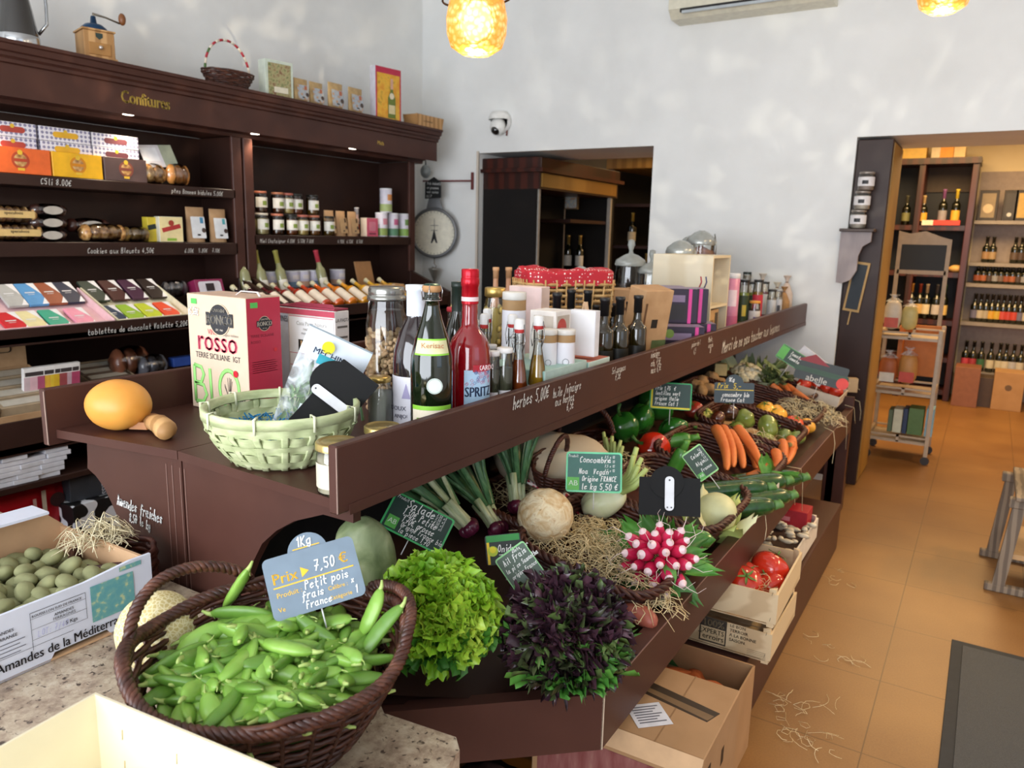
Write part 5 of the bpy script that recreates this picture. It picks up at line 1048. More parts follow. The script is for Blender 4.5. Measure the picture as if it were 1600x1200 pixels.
# pasta box
ax0=P(437,540,y=1.62).x; ax1=P(524,540,y=1.62).x; ay1=P(546,520,x=ax1).y; hA=P(445,470,y=1.62).z-1.0765
def b_pasta(root):
    w,d,h=ax1-ax0,ay1-1.62,hA; m=MB(); m.box((0,0,h*.47),(w,d,h*.94),'#e4dcd8;r.5,n.03',b=.002); F=FF(d)
    m.rect(-w*.5,-w*.32,0,h*.92,'#c8d0e0',F); m.rect(-w*.3,w*.48,h*.03,h*.86,'#f4f4f4;n.02',F,.0008); m.rect(-w*.5,w*.5,h*.88,h*.935,'#b8485a',F,.001)
    for z in(.5,.86,.38): m.rect(-w*.3,w*.48,h*z,h*(z+.006),'#c04a5a',F,.0012)
    m.rect(-w*.14,w*.34,h*.52,h*.64,'#1c1814',F,.0014); m.rect(-w*.14,w*.34,h*.12,h*.34,'#2a2018',F,.0014)
    for k in range(6): m.rect(-w*.1+k*w*.07,-w*.07+k*w*.07,h*.53,h*.63,'#c8a070',F,.0018); m.rect(-w*.1+k*w*.07,-w*.06+k*w*.07,h*.15,h*.31,'#b89468',F,.0018)
    m.text('Casa Pasta Natura',.017,'#a8a49c',F@T((w*.1,h*.78,0)),'CENTER',z=.002); m.text('MADE IN ITALY',.010,'#8a8680',F@T((w*.1,h*.73,0)),'CENTER',z=.002); m.text('PREMIUM - ONE PICK',.009,'#8a8680',F@T((w*.1,h*.69,0)),'CENTER',z=.002)
    m.text('PEPERONCINO',.02,'#c8ccd4',F@T((w*.1,h*.42,0)),'CENTER',z=.002,sx=.8,bold=.0005); m.text('MINES',.026,'#2a3a4a',F@T((-w*.49,h*.8,0)),sx=.55,z=.002)
    S=FR((w/2+.0006,0,0),(0,1,0),(0,0,1))
    for k in range(5): m.rect(-d*.35,d*.35,h*(.78-.1*k),h*(.8-.1*k),'#6a6460',S)
    m.text('LA PASTA',.014,'#3a3838',S@T((0,h*.84,0)),'CENTER',z=.002)
    m.build('carton_body',root)
    m=MB(); m.prism([(-w/2,h*.94),(w/2,h*.94),(w*.42,h),(-w*.2,h*.995),(-w*.3,h*.975)],.003,'#8a2a3c',FR((0,-d/2+.012,0),(1,0,0),(0,0,1))); m.box((0,0,h*.955),(w*.98,d*.96,.004),'#9a3448'); m.build('top_flap',root,label='torn crimson top flap')
inst('pasta','pasta_box',b_pasta,'white windowed pasta carton with crimson top behind the herb bag','box',((ax0+ax1)/2,1.62+(ay1-1.62)/2,1.0765))
# squash and wooden-handled knife
q=P(193,668,z=1.077); Dq=depth(q)
inst('sq','spaghetti_squash',lambda r:(lambda m:(m.blob((0,0,.055*1.55),(.082,.072,.055*1.5),'squash',nu=36,nv=20,fn=lambda d:1+.012*math.cos(5*math.atan2(d.y,d.x))*(1-d.z*d.z)+.03*noise.noise(d*1.3)),m.build('squash_body',r)))(MB()),'smooth orange oval squash on the corner of the counter','squash',(q.x+.012,q.y-.015,1.0755),(0,0,.75),scale=(.98,1.0,.80))
def b_scoop(root):
    m=MB(); m.tube([(0,0,.02),(.04,-.01,.022),(.08,-.03,.02),(.10,-.05,.018)],[.016,.021,.023,.014],'knifewood',n=12); m.build('handle',root)
    m=MB(); pl=[(-.09,.03),(-.05,.055),(-.01,.045),(.018,.012),(.005,-.016),(-.03,-.03),(-.075,-.012)]; m.prism(pl,.016,'#a87040;r.5,n.15',T((0,0,.006))); m.build('blade',root)
q=P(262,668,z=1.08); inst('sc','wooden_handled_knife',b_scoop,'short blunt wooden cutter lying against the orange squash','knife',(q.x-.02,q.y-.035,1.0755),(0,0,.12),scale=1.2)
# split bamboo basket with blue shred
BC=P(441,644,z=1.185); RB=230*depth(BC)/FPX/2
def b_bamboo(root):
    r0,r1,h=RB*.66,RB,.115; m=MB(); n=18
    for j in range(5):
        z0=.004+j*h/5.6; 
        def ringf(u,v,j=j):
            a=2*PI*u; t=(j+v*1.02)/5.6; r=r0+(r1-r0)*math.sin(t*PI/2)**.9
            k=.0038*math.cos(n*a/1.0+(PI if j%2 else 0))
            return ((r+k)*math.cos(a),(r+k)*math.sin(a),h*t+.004)
        m.grid(ringf,n*6,3,'bamboo',wrap=True)
    for i in range(n*2):
        a=2*PI*i/n/2
        pts=[]
        for k in range(8):
            t=k/7; r=r0+(r1-r0)*math.sin(t*PI/2)**.9-.0; w_=.0045*math.cos(PI*(t*5.6)+(PI if i%2 else 0)); pts.append(((r+w_)*math.cos(a),(r+w_)*math.sin(a),h*t*.98+.003))
        m.tube(pts,.0085,'bamboo',n=6,flat=.14) if i%2==0 else 0
    m.lathe([(0,.003),(r0,.003),(r0+.004,.008)],'bamboo',n=36); m.build('woven_body',root)
    m=MB(); m.lathe([(r1-.006,h-.006),(r1+.006,h-.008),(r1+.007,h+.012),(r1+.003,h+.016),(r1-.005,h+.014),(r1-.007,h-.004)],'bamboo',n=48)
    for i in range(9): a=2*PI*i/9+.35; m.tube([((r1-.01)*math.cos(a),(r1-.01)*math.sin(a),h-.012),((r1-.008)*math.cos(a),(r1-.008)*math.sin(a),h+.02),((r1+.010)*math.cos(a),(r1+.010)*math.sin(a),h+.018),((r1+.009)*math.cos(a),(r1+.009)*math.sin(a),h-.016)],.003,'#e2e4c4',n=6,flat=.5)
    m.build('rim',root)
inst('bam','bamboo_basket',b_bamboo,'round pale green split bamboo basket on the counter','basket',(BC.x,BC.y,1.0765))
m=MB(); rr=random.Random(3)
for k in range(260):
    a=rr.uniform(0,6.28); q=math.sqrt(rr.random())*RB*.72; x,y=q*math.cos(a),q*math.sin(a); d=rr.uniform(0,6.28); m.tube([(x+math.cos(d+t)*t*.02,y+math.sin(d+t)*t*.02,rr.uniform(.0,.03)) for t in(-1,0,1)],.002,'#1f8ac8;n.3',n=4,flat=.3)
m.build('paper_shred',None,'bright blue paper shred in the bamboo basket','paper shred',kind='stuff',loc=(BC.x-.02,BC.y+.01,1.132))
# herb bag standing in the basket
def CF(px,py,D,roll=0,yaw=0,pitch=0):
    """frame of a real card at that spot, its face turned towards the shop side where the photo shows it"""
    o=CP+ray(px,py)/FPX*D; n=(CP-o).normalized(); x=(CM@Vector((1,0,0))); x=(x-n*x.dot(n)).normalized(); u=n.cross(x)
    F=Matrix((x,u,n)).transposed().to_4x4(); F.translation=o
    return F@Matrix.Rotation(roll,4,'Z')@Matrix.Rotation(yaw,4,'Y')@Matrix.Rotation(pitch,4,'X')
Db=depth(P(500,660,z=1.15))+.06; F=CF(498,610,Db,-.42,.1,-.1); s=Db/FPX
m=MB()
def bagf(side):
    def f(u,v):
        x=(u-.5)*(96+12*(v))*s*(1-.12*(1-v)**3); y=(v-.5)*180*s; b=math.sin(PI*u)**.6*math.sin(PI*min(1,v*1.05+.02))**.7*(.028 if v<.75 else .028*(1-v)/.25)
        return (x,y,side*(b+.001+.003*noise.noise(Vector((u*5,v*6,side)))))
    return f
for sd in(1,-1): m.grid(bagf(sd),16,22,'milkyfilm')
bag=thing('herb_bag','clear bag of fresh herb leaves with blue banner standing in the bamboo basket','bag of herbs'); bag.matrix_world=F
m.build('clear_film',bag,label='clear plastic film')
m=MB()
def lf(y0,y1,u0,u1,mat,z=.0015): m.grid(lambda u,v:(lambda p:(p[0],p[1],p[2]+z))(bagf(1)(u0+(u1-u0)*u,y0+(y1-y0)*v)),12,6,mat)
lf(.74,.985,.0,1,'#dfe9f2;r.25,n.04'); lf(.70,.79,.28,1.0,'#3aa6b8;r.3',.003); lf(.12,.33,.3,.78,'#dce8ee;r.3',.003); lf(.985,1.0,0,1,'#a8b4bc;m.8,r.3',.002)
F2=T((0,0,.012)); disc(m,10*s,'#e8d820',F2,.004,-14*s,66*s); m.text('MECHIN',14*s,'#1c3a5a',T((-34*s,50*s,.012)),z=.004,bold=.0004); m.text('HERBES',12*s,'#eaf6fa',T((-2*s,41*s,.020)),z=.004,bold=.0004); m.text('DETOX',10*s,'#eaf6fa',T((4*s,30*s,.024)),z=.004); m.text('EXTRA',11*s,'#2a6a9a',T((-12*s,-42*s,.030)),z=.003,bold=.0004)
m.build('printed_label',bag)
m=MB(); rr=random.Random(5)
def leaf(m,base,dr,up,L,W,mat,ruf=.15,k=7,curl=.6,nu=6,nv=6,lob=0,tip=.25,ph=0,fan=0):
    dr=Vector(dr).normalized(); up=Vector(up); sd=dr.cross(up); sd=sd.normalized() if sd.length>1e-4 else dr.orthogonal().normalized(); nn=sd.cross(dr)
    base=Vector(base)
    def f(u,v):
        uu=u*2-1; wv=W*(math.sin(PI*min(1,.12+v*(.88-tip*.3)))**.7)*(1-.0*v)
        if fan: wv=W*(.3+.9*v**.8)
        if lob: wv*=1+lob*math.sin(v*PI*5+ph)
        b=curl*v*v*L*.5; r=ruf*W*math.sin(k*uu+ph+v*4)*(.2+abs(uu))*(.2+v)
        e=1+ (.12*math.sin(k*1.7*uu+ph) if v>.9 else 0)
        if fan: return base+dr*L*v*(1-.3*uu*uu)+sd*uu*wv/2-nn*b+nn*(W*.20*math.sin(k*uu+ph)*v*v*(.35+abs(uu)))+sd*(W*.05*math.sin(k*1.3*uu+ph*2)*v*v)
        return base+dr*L*v*e+sd*uu*wv/2-nn*b+nn*r+nn*(uu*uu*W*.25)
    m.grid(f,nu,nv,mat)
for k in range(130):
    x=rr.uniform(-34,34)*s; y=rr.uniform(-80,30)*s; a=rr.uniform(.3,2.4); leaf(m,(x,y,rr.uniform(-.012,.014)),(math.cos(a),math.sin(a),rr.uniform(-.2,.2)),(0,0,1),.035,.012,'#6f9a4e;r.5,n.25',nu=3,nv=4)
for k in range(18):
    x=rr.uniform(-20,15)*s; m.tube([(x,-80*s,0),(x+rr.uniform(-.01,.01),-10*s,rr.uniform(-.01,.01)),(x+rr.uniform(-.02,.02),25*s,0)],.0016,'#a8b87a',n=4)
m.build('herb_leaves',bag)
# price signs
def handle_strip(m,s,L=56,w=14,top=0):
    m.prism([(x*s,(y+top)*s) for x,y in rrect(w,L,w*.45)],.003,'#d4d6da;r.35,m.2',z0=.0066)
    disc(m,1.6*s,'#3a3a3e',None,.0102,0,(L/2-6+top)*s,8)
    for dx_ in(-3,3): disc(m,1.3*s,'#3a3a3e',None,.0102,dx_*s,(-L/2+5+top)*s,8)
def sign(name,label,px,py,D,w,h,roll,body,build,yaw=0,pitch=0,disc_=None,stick=24,rad=.08,edge=None,cat='price sign',strip=None):
    F=CF(px,py,D,roll,yaw,pitch); s=D/FPX
    root=thing(name,label,cat); root.matrix_world=F
    m=MB(); W,Hh=w*s,h*s
    if edge: m.prism(rrect(W,Hh,min(W,Hh)*rad),.003,edge); m.face([(x,y,.0034) for x,y in rrect(W*.94,Hh*.91,min(W,Hh)*rad*.7)],body)
    else: m.prism(rrect(W,Hh,min(W,Hh)*rad),.003,body)
    if build: build(m,s)
    m.build('board',root)
    if disc_:
        dx,dy,r,f=disc_; m=MB(); m.prism([(x+dx*s,y+dy*s) for x,y in circ(r*s,28)],.003,body,z0=-.0032 if f<2 else .0032)
        if f: f_=f if callable(f) else None
        if callable(f): f(m,s)
        m.build('weight_disc',root)
    if strip: m=MB(); handle_strip(m,s,*strip); m.build('clip_handle',root,label='white clip handle')
    if stick and not strip: m=MB(); m.tube([(0,-Hh*.3,-.002),(0,-Hh/2-stick*s,-.004)],.0014,'#d8d8d8;r.4',n=6); m.build('stick',root)
    return root
Dk=depth(P(520,640,z=1.16))
sign('price_sign','black price board seen from behind with grey clip handle in the bamboo basket',522,630,Dk-.09,132,72,.86,'#060708;r.85',None,yaw=.2,pitch=-.25,disc_=(26,24,36,1),strip=(80,16,2),rad=.03)
# jars and bottles
def b_pist(h,r):
    def f(root):
        m=MB(); m.lathe([(0,.003),(r*.9,0),(r*.97,.012),(r,h*.3),(r,h*.72),(r*.86,h*.82),(r*.80,h*.86),(r*.80,h*.90)],'glass',n=32); m.build('glass_jar',root)
        m=MB(); m.lathe([(0,h*.895),(r*.88,h*.895),(r*.92,h*.90),(r*.92,h*.93),(r*.84,h*.935),(r*.86,h*.945),(r*.86,h*.985),(r*.8,h*1.0),(0,h*1.0)],'#9a9a94;m.85,r.25',n=32); m.build('metal_lid',root)
        m=MB(); m.tube([(-r*.92,0,h*.92),(-r*1.12,0,h*.86),(-r*1.16,0,h*.74),(-r*1.05,0,h*.72),(-r*1.0,0,h*.85)],.003,'#a8a8a8;m1,r.2'); m.build('wire_clip',root)
        m=MB(); rr=random.Random(4)
        m.lathe([(0,.008),(r*.82,.008),(r*.82,h*.60),(0,h*.63)],'#6a4a30',n=20)
        for k in range(420):
            a=rr.uniform(0,6.28); z=rr.uniform(.012,h*.68); q=r*.86 if z<h*.6 else r*.86*math.sqrt(rr.random())
            m.blob((q*math.cos(a),q*math.sin(a),z),(.0135,.009,.010),'pistachio',T((0,0,0)),nu=7,nv=5)
        m.build('pistachios',root)
        m=MB(); m.lathe([(r*.8,h*.66),(r*.8,h*.82),(0,h*.82)],'#3a241a',n=24); m.build('dark_fill',root,label='dark layer above the nuts')
    return f
loc,h,r=fit(604,448,66,-1.47); inst('pst','clip_top_jar',b_pist(h,r),'large clip top glass jar filled with pistachios','jar',loc)
q=P(592,660,z=1.0765); loc=(-1.30,P(594,620,x=-1.30).y,1.0765); h=P(594,588,x=-1.30).z-1.0765; r=38*depth(loc)/FPX/2
inst('wj','preserve_jar',b_jar(h,r,fill='#d0d0c4;r.5',lab=None,lid='#c8a860;m.8,r.3',fh=.86,neck=.85),'clear jar of white cream with gold lid between the paddle and the bottles','jar',loc)
for k,(px,py,w,x,t) in enumerate(((527,688,68,-1.20,'low glass jar with ribbed gold lid nearest the front corner'),(598,664,58,-1.12,'low glass jar with gold lid just left of the white foiled bottle'))):
    q=P(px,py,x=x) if k else P(px,py,y=1.09); x=q.x; hh=q.z-1.0765; r=w*depth(q)/FPX/2
    def bb(root,hh=hh,r=r):
        m=MB(); m.lathe([(0,.002),(r*.9,0),(r*.97,.006),(r*.97,hh*.75),(r*.9,hh-.016)],'glass',n=28); m.lathe([(r*.98,hh*.15),(r*.98,hh*.62)],'#d8cdb4',n=20,a0=-PI*.9,a1=-PI*.2); m.build('glass_jar',root)
        m=MB(); m.lathe([(r*.93,.006),(r*.93,hh*.7),(0,hh*.7)],'#b8ae94',n=20); m.build('contents',root)
        m=MB(); m.lathe([(0,hh-.004),(r*.25,hh-.003),(r*.28,hh-.005),(r*.5,hh-.003),(r*.54,hh-.005),(r*.75,hh-.002),(r*.8,hh-.005),(r*.93,hh),(r*1.0,hh-.003),(r*1.0,hh-.016)],'#c8b070;m.85,r.28',n=36); m.build('lid',root)
    inst('lowjar%d'%k,'low_jar',bb,t,'jar',(x,q.y,1.0765))
def b_champ(h,r):
    def f(root):
        m=MB(); pr=[(0,.01),(r*.9,0),(r,.008),(r,h*.52),(r*.97,h*.58),(r*.8,h*.68),(r*.52,h*.78),(r*.36,h*.86),(r*.33,h*.90),(r*.42,h*.905),(r*.42,h*.92),(r*.36,h*.925),(r*.36,h*.95)]
        m.lathe(pr,'#0b1608;r.05,g,n.05',n=32); m.build('glass_body',root)
        m=MB(); m.lathe([(r*.33,h*.95),(r*.42,h*.955),(r*.46,h*.975),(r*.42,h*.99)],'#b88a5c;r.8,n.2',n=20); m.lathe([(r*.42,h*.99),(r*.3,h),(0,h)],'#2a5a4a;m.6,r.3',n=20); m.build('cork',root)
        m=MB()
        for k in range(4): a=k*PI/2+.4; m.tube([(r*.44*math.cos(a),r*.44*math.sin(a),h*.905),(r*.5*math.cos(a),r*.5*math.sin(a),h*.96),(r*.4*math.cos(a),r*.4*math.sin(a),h*.995)],.0012,'#c8c8c8;m1,r.2',n=4)
        m.tube([(r*.45*math.cos(t),r*.45*math.sin(t),h*.905) for t in[2*PI*i/16 for i in range(16)]],.0014,'#c8c8c8;m1,r.2',n=4,closed=True); m.build('wire_cage',root)
        m=MB(); A0,A1=-PI*.62,.15
        m.lathe([(r*1.012,h*.06),(r*1.012,h*.30)],'#e8dcc4;n.04',n=20,a0=A0,a1=A1); m.lathe([(r*1.02,h*.275),(r*1.02,h*.30)],'#8ac83c',n=20,a0=A0,a1=A1); m.lathe([(r*1.02,h*.06),(r*1.02,h*.075)],'#8ac83c',n=20,a0=A0,a1=A1)
        ml=m; m=MB(); m.lathe([(r*.955,h*.60),(r*.80,h*.685)],'#ded8a8',n=16,a0=A0+.1,a1=A1-.1); m.lathe([(r*.97,h*.595),(r*.955,h*.605)],'#8ac83c',n=16,a0=A0+.1,a1=A1-.1); m.lathe([(r*.82,h*.68),(r*.80,h*.69)],'#8ac83c',n=16,a0=A0+.1,a1=A1-.1)
        mn=m; m=ml; a=-PI*.28; F=FR((r*math.cos(a),r*math.sin(a),0),(-math.sin(a),math.cos(a),0),(0,0,1))
        F2=FR((0,0,0),(-math.sin(a),math.cos(a),0),(0,0,1))
        m.text('BIO',.026,'#6a9a2c',F2@T((-.018,h*.19,r*1.03)),'CENTER',bend=r*1.03,bold=.0008); m.text('Kerisac',.036,'#5a3a20',F2@T((-.01,h*.085,r*1.03)),'CENTER',bend=r*1.03,bold=.001); m.text('Cidre Breton',.012,'#8a6a3a',F2@T((-.01,h*.15,r*1.03)),'CENTER',bend=r*1.03)
        mn.text('Kerisac',.018,'#a85a2c',F@T((0,h*.64,-.002)),'CENTER'); mn.build('neck_label',root)
        m.lathe([(0,.001),(.019,.001)],'#cfd8d0',F@T((.005,h*.42,.002)),n=20); ring(m,.0165,.001,'#8a9a8c',F@T((.005,h*.42,.002)),.0016)
        m.build('body_label',root)
    return f
loc,h,r=fit(675,443,68,-1.115); inst('champ1','cider_bottle',b_champ(h,r),'dark green wired cork cider bottle with lime edged BIO label','bottle',loc)
def b_wine(h,r,body,foil,lab,lt):
    def f(root):
        m=MB(); m.lathe([(0,.01),(r*.9,0),(r,.008),(r,h*.5),(r*.95,h*.58),(r*.7,h*.70),(r*.42,h*.78),(r*.36,h*.84),(r*.36,h*.98),(0,h*.98)],body,n=30); m.build('glass_body',root)
        m=MB(); m.lathe([(r*.40,h*.80),(r*.40,h*.96),(r*.44,h*.965),(r*.44,h),(0,h*1.002)],foil,n=20); m.build('capsule',root)
        if lab:
            m=MB(); m.lathe([(r*1.012,h*.06),(r*1.012,h*.42)],lab,n=20,a0=-PI*.8,a1=-PI*.1); a=-PI*.42; F2=FR((0,0,0),(-math.sin(a),math.cos(a),0),(0,0,1))
            for k,(t,z,sz,c) in enumerate(lt): m.text(t,sz,c,F2@T((-.012,h*z,r*1.03)),'CENTER',bend=r*1.03,bold=.0005)
            m.face([(-.012,h*.28,r*1.03),(.012,h*.28,r*1.03),(0,h*.38,r*1.03)],'#a8a0c4',F2); m.build('paper_label',root)
    return f
loc,h,r=fit(650,445,74,-1.235); inst('wcap','rose_wine_bottle',b_wine(h,r,'#2c2426;r.06,g,n.05','#e0e6ee;r.4','#e4e2ea;n.03',[('DOUX DE',.2,.016,'#5a5a6a'),('ANJOU',.15,.014,'#5a5a6a'),('DOMAINE M',.08,.015,'#8a2a4a')]),'wine bottle with tall white foil cap and white label','bottle',loc)
loc,h,r=fit(689,441,50,-1.235); inst('dcap','wine_bottle',b_wine(h,r,'darkglass','#16261e;r.4',None,[]),'black green bottle half hidden behind the cider bottle','bottle',(loc[0]+.02,loc[1]+.05,loc[2]))
def b_spritz(h,r):
    def f(root):
        m=MB(); m.lathe([(0,.01),(r*.88,0),(r,.01),(r,h*.48),(r*.96,h*.545),(r*.8,h*.60),(r*.52,h*.645),(r*.40,h*.67),(r*.37,h*.72),(r*.36,h*.96),(0,h*.96)],'#8c0612;r.05,g,n.05',n=36); 
        for k in range(9): m.lathe([(r*1.0,h*(.1+.035*k)),(r*1.006,h*(.105+.035*k)),(r*1.0,h*(.11+.035*k))],'#8c0612;r.05,g,n.05',n=20,a0=PI,a1=PI*1.3)
        m.build('glass_body',root)
        m=MB(); m.lathe([(r*.40,h*.80),(r*.40,h*.90),(r*.43,h*.905),(r*.43,h*.945),(r*.40,h*.95),(r*.41,h*.955),(r*.41,h*.995),(r*.38,h),(0,h)],'#c01024;m.5,r.25',n=24); m.lathe([(r*.405,h*.815),(r*.405,h*.84)],'#e8d0d0',n=24); m.build('capsule',root)
        m=MB(); a=-PI*.15; A0,A1=a-.72,a+.85; m.lathe([(r*1.012,h*.06),(r*1.012,h*.425)],'#b4d2ea;n.06',n=24,a0=A0,a1=A1); m.lathe([(r*1.02,h*.415),(r*1.02,h*.455)],'#b82434',n=20,a0=A0+.40,a1=A1)
        F2=FR((0,0,0),(-math.sin(a),math.cos(a),0),(0,0,1))
        m.text('SPRITZ',.036,'#12284a',F2@T((0,h*.27,r*1.025)),'CENTER',sx=.72,bend=r*1.025,bold=.0018); m.text('LUXARDO',.018,'#f4e0e0',F2@T((.012,h*.424,r*1.03)),'CENTER',sx=.85,bend=r*1.03,bold=.0008)
        rr=random.Random(2)
        for k in range(46):
            x=rr.uniform(-.036,.036); y=h*(rr.uniform(.33,.41) if k<32 else rr.uniform(.07,.12)); m.tube([(r*1.02*math.sin((x+dx)/r),y+dy,r*1.02*math.cos((x+dx)/r)) for dx,dy in((0,0),(.004,.004),(0,.008),(-.004,.004))],.0007,('#d87a98','#5a6aa8')[k%3==0],n=3,T=F2,closed=True)
        for k in range(3): m.text('Bitter e prosecco',.0085,'#2a4a7a',F2@T((0,h*(.22-.03*k),r*1.025)),'CENTER',bend=r*1.025)
        m.build('paper_label',root)
    return f
loc,h,r=fit(735,420,68,-1.12); inst('spr','aperitif_bottle',b_spritz(h,r),'tall bright red aperitif bottle with pale blue SPRITZ label','bottle',loc)
def b_swing(h,r,liq,n=18):
    def f(root):
        m=MB(); m.lathe([(0,.002),(r*.9,0),(r,.006),(r,h*.38),(r*.85,h*.50),(r*.48,h*.68),(r*.42,h*.76),(r*.5,h*.78),(r*.5,h*.86)],'glass',n=n); m.build('glass_bottle',root)
        if liq: m=MB(); m.lathe([(0,.004),(r*.93,.005),(r*.94,h*.38),(r*.79,h*.5),(r*.5,h*.62),(0,h*.62)],liq,n=n); m.build('liquid',root)
        m=MB(); m.lathe([(r*.5,h*.87),(r*.56,h*.88),(r*.56,h*.905)],'#c83838',n=14); m.lathe([(r*.6,h*.905),(r*.6,h*.985),(r*.4,h),(0,h)],'#ecebe8;r.3',n=16); m.build('stopper',root,label='white ceramic stopper on a red seal')
        m=MB(); 
        for s_ in(-1,1): m.tube([(s_*r*.6,0,h*.95),(s_*r*.85,-.004,h*.80),(s_*r*.6,-.006,h*.70),(s_*r*.5,0,h*.76)],.0014,'#b0b0b0;m1,r.2',n=4)
        m.tube([(r*.53*math.cos(t),r*.53*math.sin(t),h*.77) for t in[2*PI*i/14 for i in range(14)]],.0014,'#b0b0b0;m1,r.2',n=4,closed=True); m.build('wire_clip',root)
        m=MB(); m.lathe([(r*1.015,h*.08),(r*1.015,h*.33)],'#e8e6ea;n.03',n=16,a0=-PI*.85,a1=PI*.15); a=-PI*.25; F=FR((r*1.02*math.cos(a),r*1.02*math.sin(a),h*.23),(-math.sin(a),math.cos(a),0),(0,0,1)); ring(m,r*.26,.0012,'#3a3a3a',F,.002); m.text('huile',.01,'#2a2a2a',F@T((0,-h*.11,0)),'CENTER',z=.002); m.build('paper_label',root)
    return f
for k,(px,py,w,x,liq,t) in enumerate(((842,493,29,-1.085,'#b88a24;r.05,g,n.05','swing top bottle of golden oil, right of the brown one'),(812,498,29,-1.085,'#a04a1c;r.05,g,n.05','swing top bottle of red brown vinegar'),(801,491,26,-1.17,'#b89030;r.05,g,n.05','swing top bottle partly hidden behind the brown vinegar bottle'),(762,482,24,-1.24,None,'empty looking swing top bottle behind the red bottle, farther one'),(757,490,24,-1.17,None,'clear swing top bottle touching the red bottle shoulder'))):
    loc,h,r=fit(px,py,w,x); inst('sw%d'%k,'swing_top_bottle',b_swing(h,r,liq),t,'bottle',loc)
for k,(px,py,w,x,t) in enumerate(((789,543,27,-1.085,'spice jar of dark green herbs with white lid'),(771,548,22,-1.10,'herb jar with white lid squeezed beside the red bottle'),(768,538,18,-1.2,'white lidded small jar behind the two herb jars'))):
    loc,h,r=fit(px,py,w,x); inst('sp%d'%k,'spice_jar',b_jar(h,r,fill='#4a4a34;r.8,n.3',lab='#e4e2e4',lid='#eceae6;r.35',art='#3a3a3a',neck=.9,ls=(.08,.5)),t,'jar',loc)
def b_ktin(h,r,ang=-PI*.3):
    def f(root):
        m=MB(); m.cyl(r,0,h*.93,'#a88458;r.6',n=24); m.build('kraft_tube',root)
        m=MB(); m.lathe([(r*1.012,h*.08),(r*1.012,h*.84)],'#e6e4ea;n.03',n=24,a0=-PI*.95,a1=PI*.25)
        F=FR((r*1.02*math.cos(ang),r*1.02*math.sin(ang),h*.6),(-math.sin(ang),math.cos(ang),0),(0,0,1)); ring(m,r*.28,.0014,'#6a6a70',F,.002); m.face([(-.008,-h*.28,.002),(.0,-h*.36,.002),(.006,-h*.3,.002),(.0,-h*.24,.002)],'#3a3a40',F); m.build('paper_label',root)
        m=MB(); m.cyl(r*1.02,h*.93,h,'#dedad2;r.4',n=24,bev=.002); m.build('lid',root)
    return f
for k,(px,py,w,x,t) in enumerate(((883,514,33,-1.09,'short kraft tube with white label right of the golden oil bottle'),(856,514,30,-1.12,'short kraft tube peeking out behind the golden oil bottle'),(804,456,37,-1.26,'tall kraft tube with white label standing above the swing top bottles'))):
    loc,h,r=fit(px,py,w,x); inst('kt%d'%k,'kraft_canister',b_ktin(h,r),t,'canister',loc)
def b_pastajar(h,r,mat):
    def f(root):
        m=MB(); m.lathe([(0,.002),(r*.9,0),(r,.006),(r,h*.8),(r*.85,h*.9)],'glass',n=24); m.build('glass_jar',root)
        m=MB(); rr=random.Random(8)
        m.lathe([(r*.8,.01),(r*.8,h*.8),(0,h*.8)],mat,n=16)
        for k in range(90): a=rr.uniform(0,6.28); z=rr.uniform(.015,h*.8); m.blob((r*.82*math.cos(a),r*.82*math.sin(a),z),(.011,.008,.014),mat,nu=6,nv=4)
        m.build('contents',root)
        m=MB(); m.cyl(r*.95,h*.91,h,'#c8a860;m.8,r.3',n=24,bev=.003); m.build('lid',root)
    return f
loc,h,r=fit(774,449,35,-1.42); inst('pj1','pasta_jar',b_pastajar(h,r,'#d8bc6a;r.5,n.1'),'tall jar of yellow pasta with gold lid behind the red bottle','jar',loc)
loc,h,r=fit(718,448,26,-1.62); inst('pj2','pasta_jar',b_pastajar(h,r,'#c8b070;r.5,n.1'),'jar of pale yellow pieces between the green bottles and the red bottle','jar',loc)
loc,h,r=fit(712,480,30,-1.45); inst('pj3','sauce_jar',b_jar(h,r,fill='#2a2024;r.3,n.4',lab='#c02838',lid='#b8303c;r.4',art='#e8d8d0'),'jar of dark olives with red lid and red label','jar',loc)
loc,h,r=fit(742,500,26,-1.35); inst('pj4','sauce_jar',b_jar(h,r,fill='#8a6a4a;r.3',lab='#d8d4d0',lid='#c0c0bc;m.6,r.3',art='#7a7a7a'),'small jar hidden low behind the red bottle','jar',loc)
# white card, teal boxes, picture box
def box_at(key,name,label,px0,px1,pyt,x,d,front,side=None,top=None,deco=None,z0=1.0765,rot=0,cat='box',y=None,hh=None):
    """box whose shop-facing (+x) face spans px0..px1"""
    y0=P(px0,pyt+20,x=x).y; y1=P(px1,pyt+20,x=x).y; h=hh or (P(px0,pyt,x=x).z-z0)
    return inst(key,name,b_carton(y1-y0,d,h,front,side,top,deco),label,cat,(x-d/2,(y0+y1)/2,z0),(0,0,PI/2+rot))
def cam_box(key,name,label,px0,px1,pyt,y,d,front,side=None,top=None,deco=None,z0=1.0765,cat='box',hh=None,rot=0):
    """box whose -y face spans px0..px1 at depth y"""
    xa=P(px0,pyt+20,y=y).x; xb=P(px1,pyt+20,y=y).x; h=hh or (P(px0,pyt,y=y).z-z0)
    return inst(key,name,b_carton(xb-xa,d,h,front,side,top,deco),label,cat,((xa+xb)/2,y+d/2,z0),(0,0,rot))
zt=1.0765
inst('teal1','gift_set',b_carton(.22,.27,.14,'#9ac0b4','#b8d0c8','#a8ccc0'),'flat mint green box lying under the white card','box',(-1.165,2.03,zt))
inst('teal2','gift_set',b_carton(.20,.16,.13,'#9ac0b4','#c8dcd4','#b86a5a'),'flat mint and red box lying beyond the first mint box','box',(-1.155,2.26,zt))
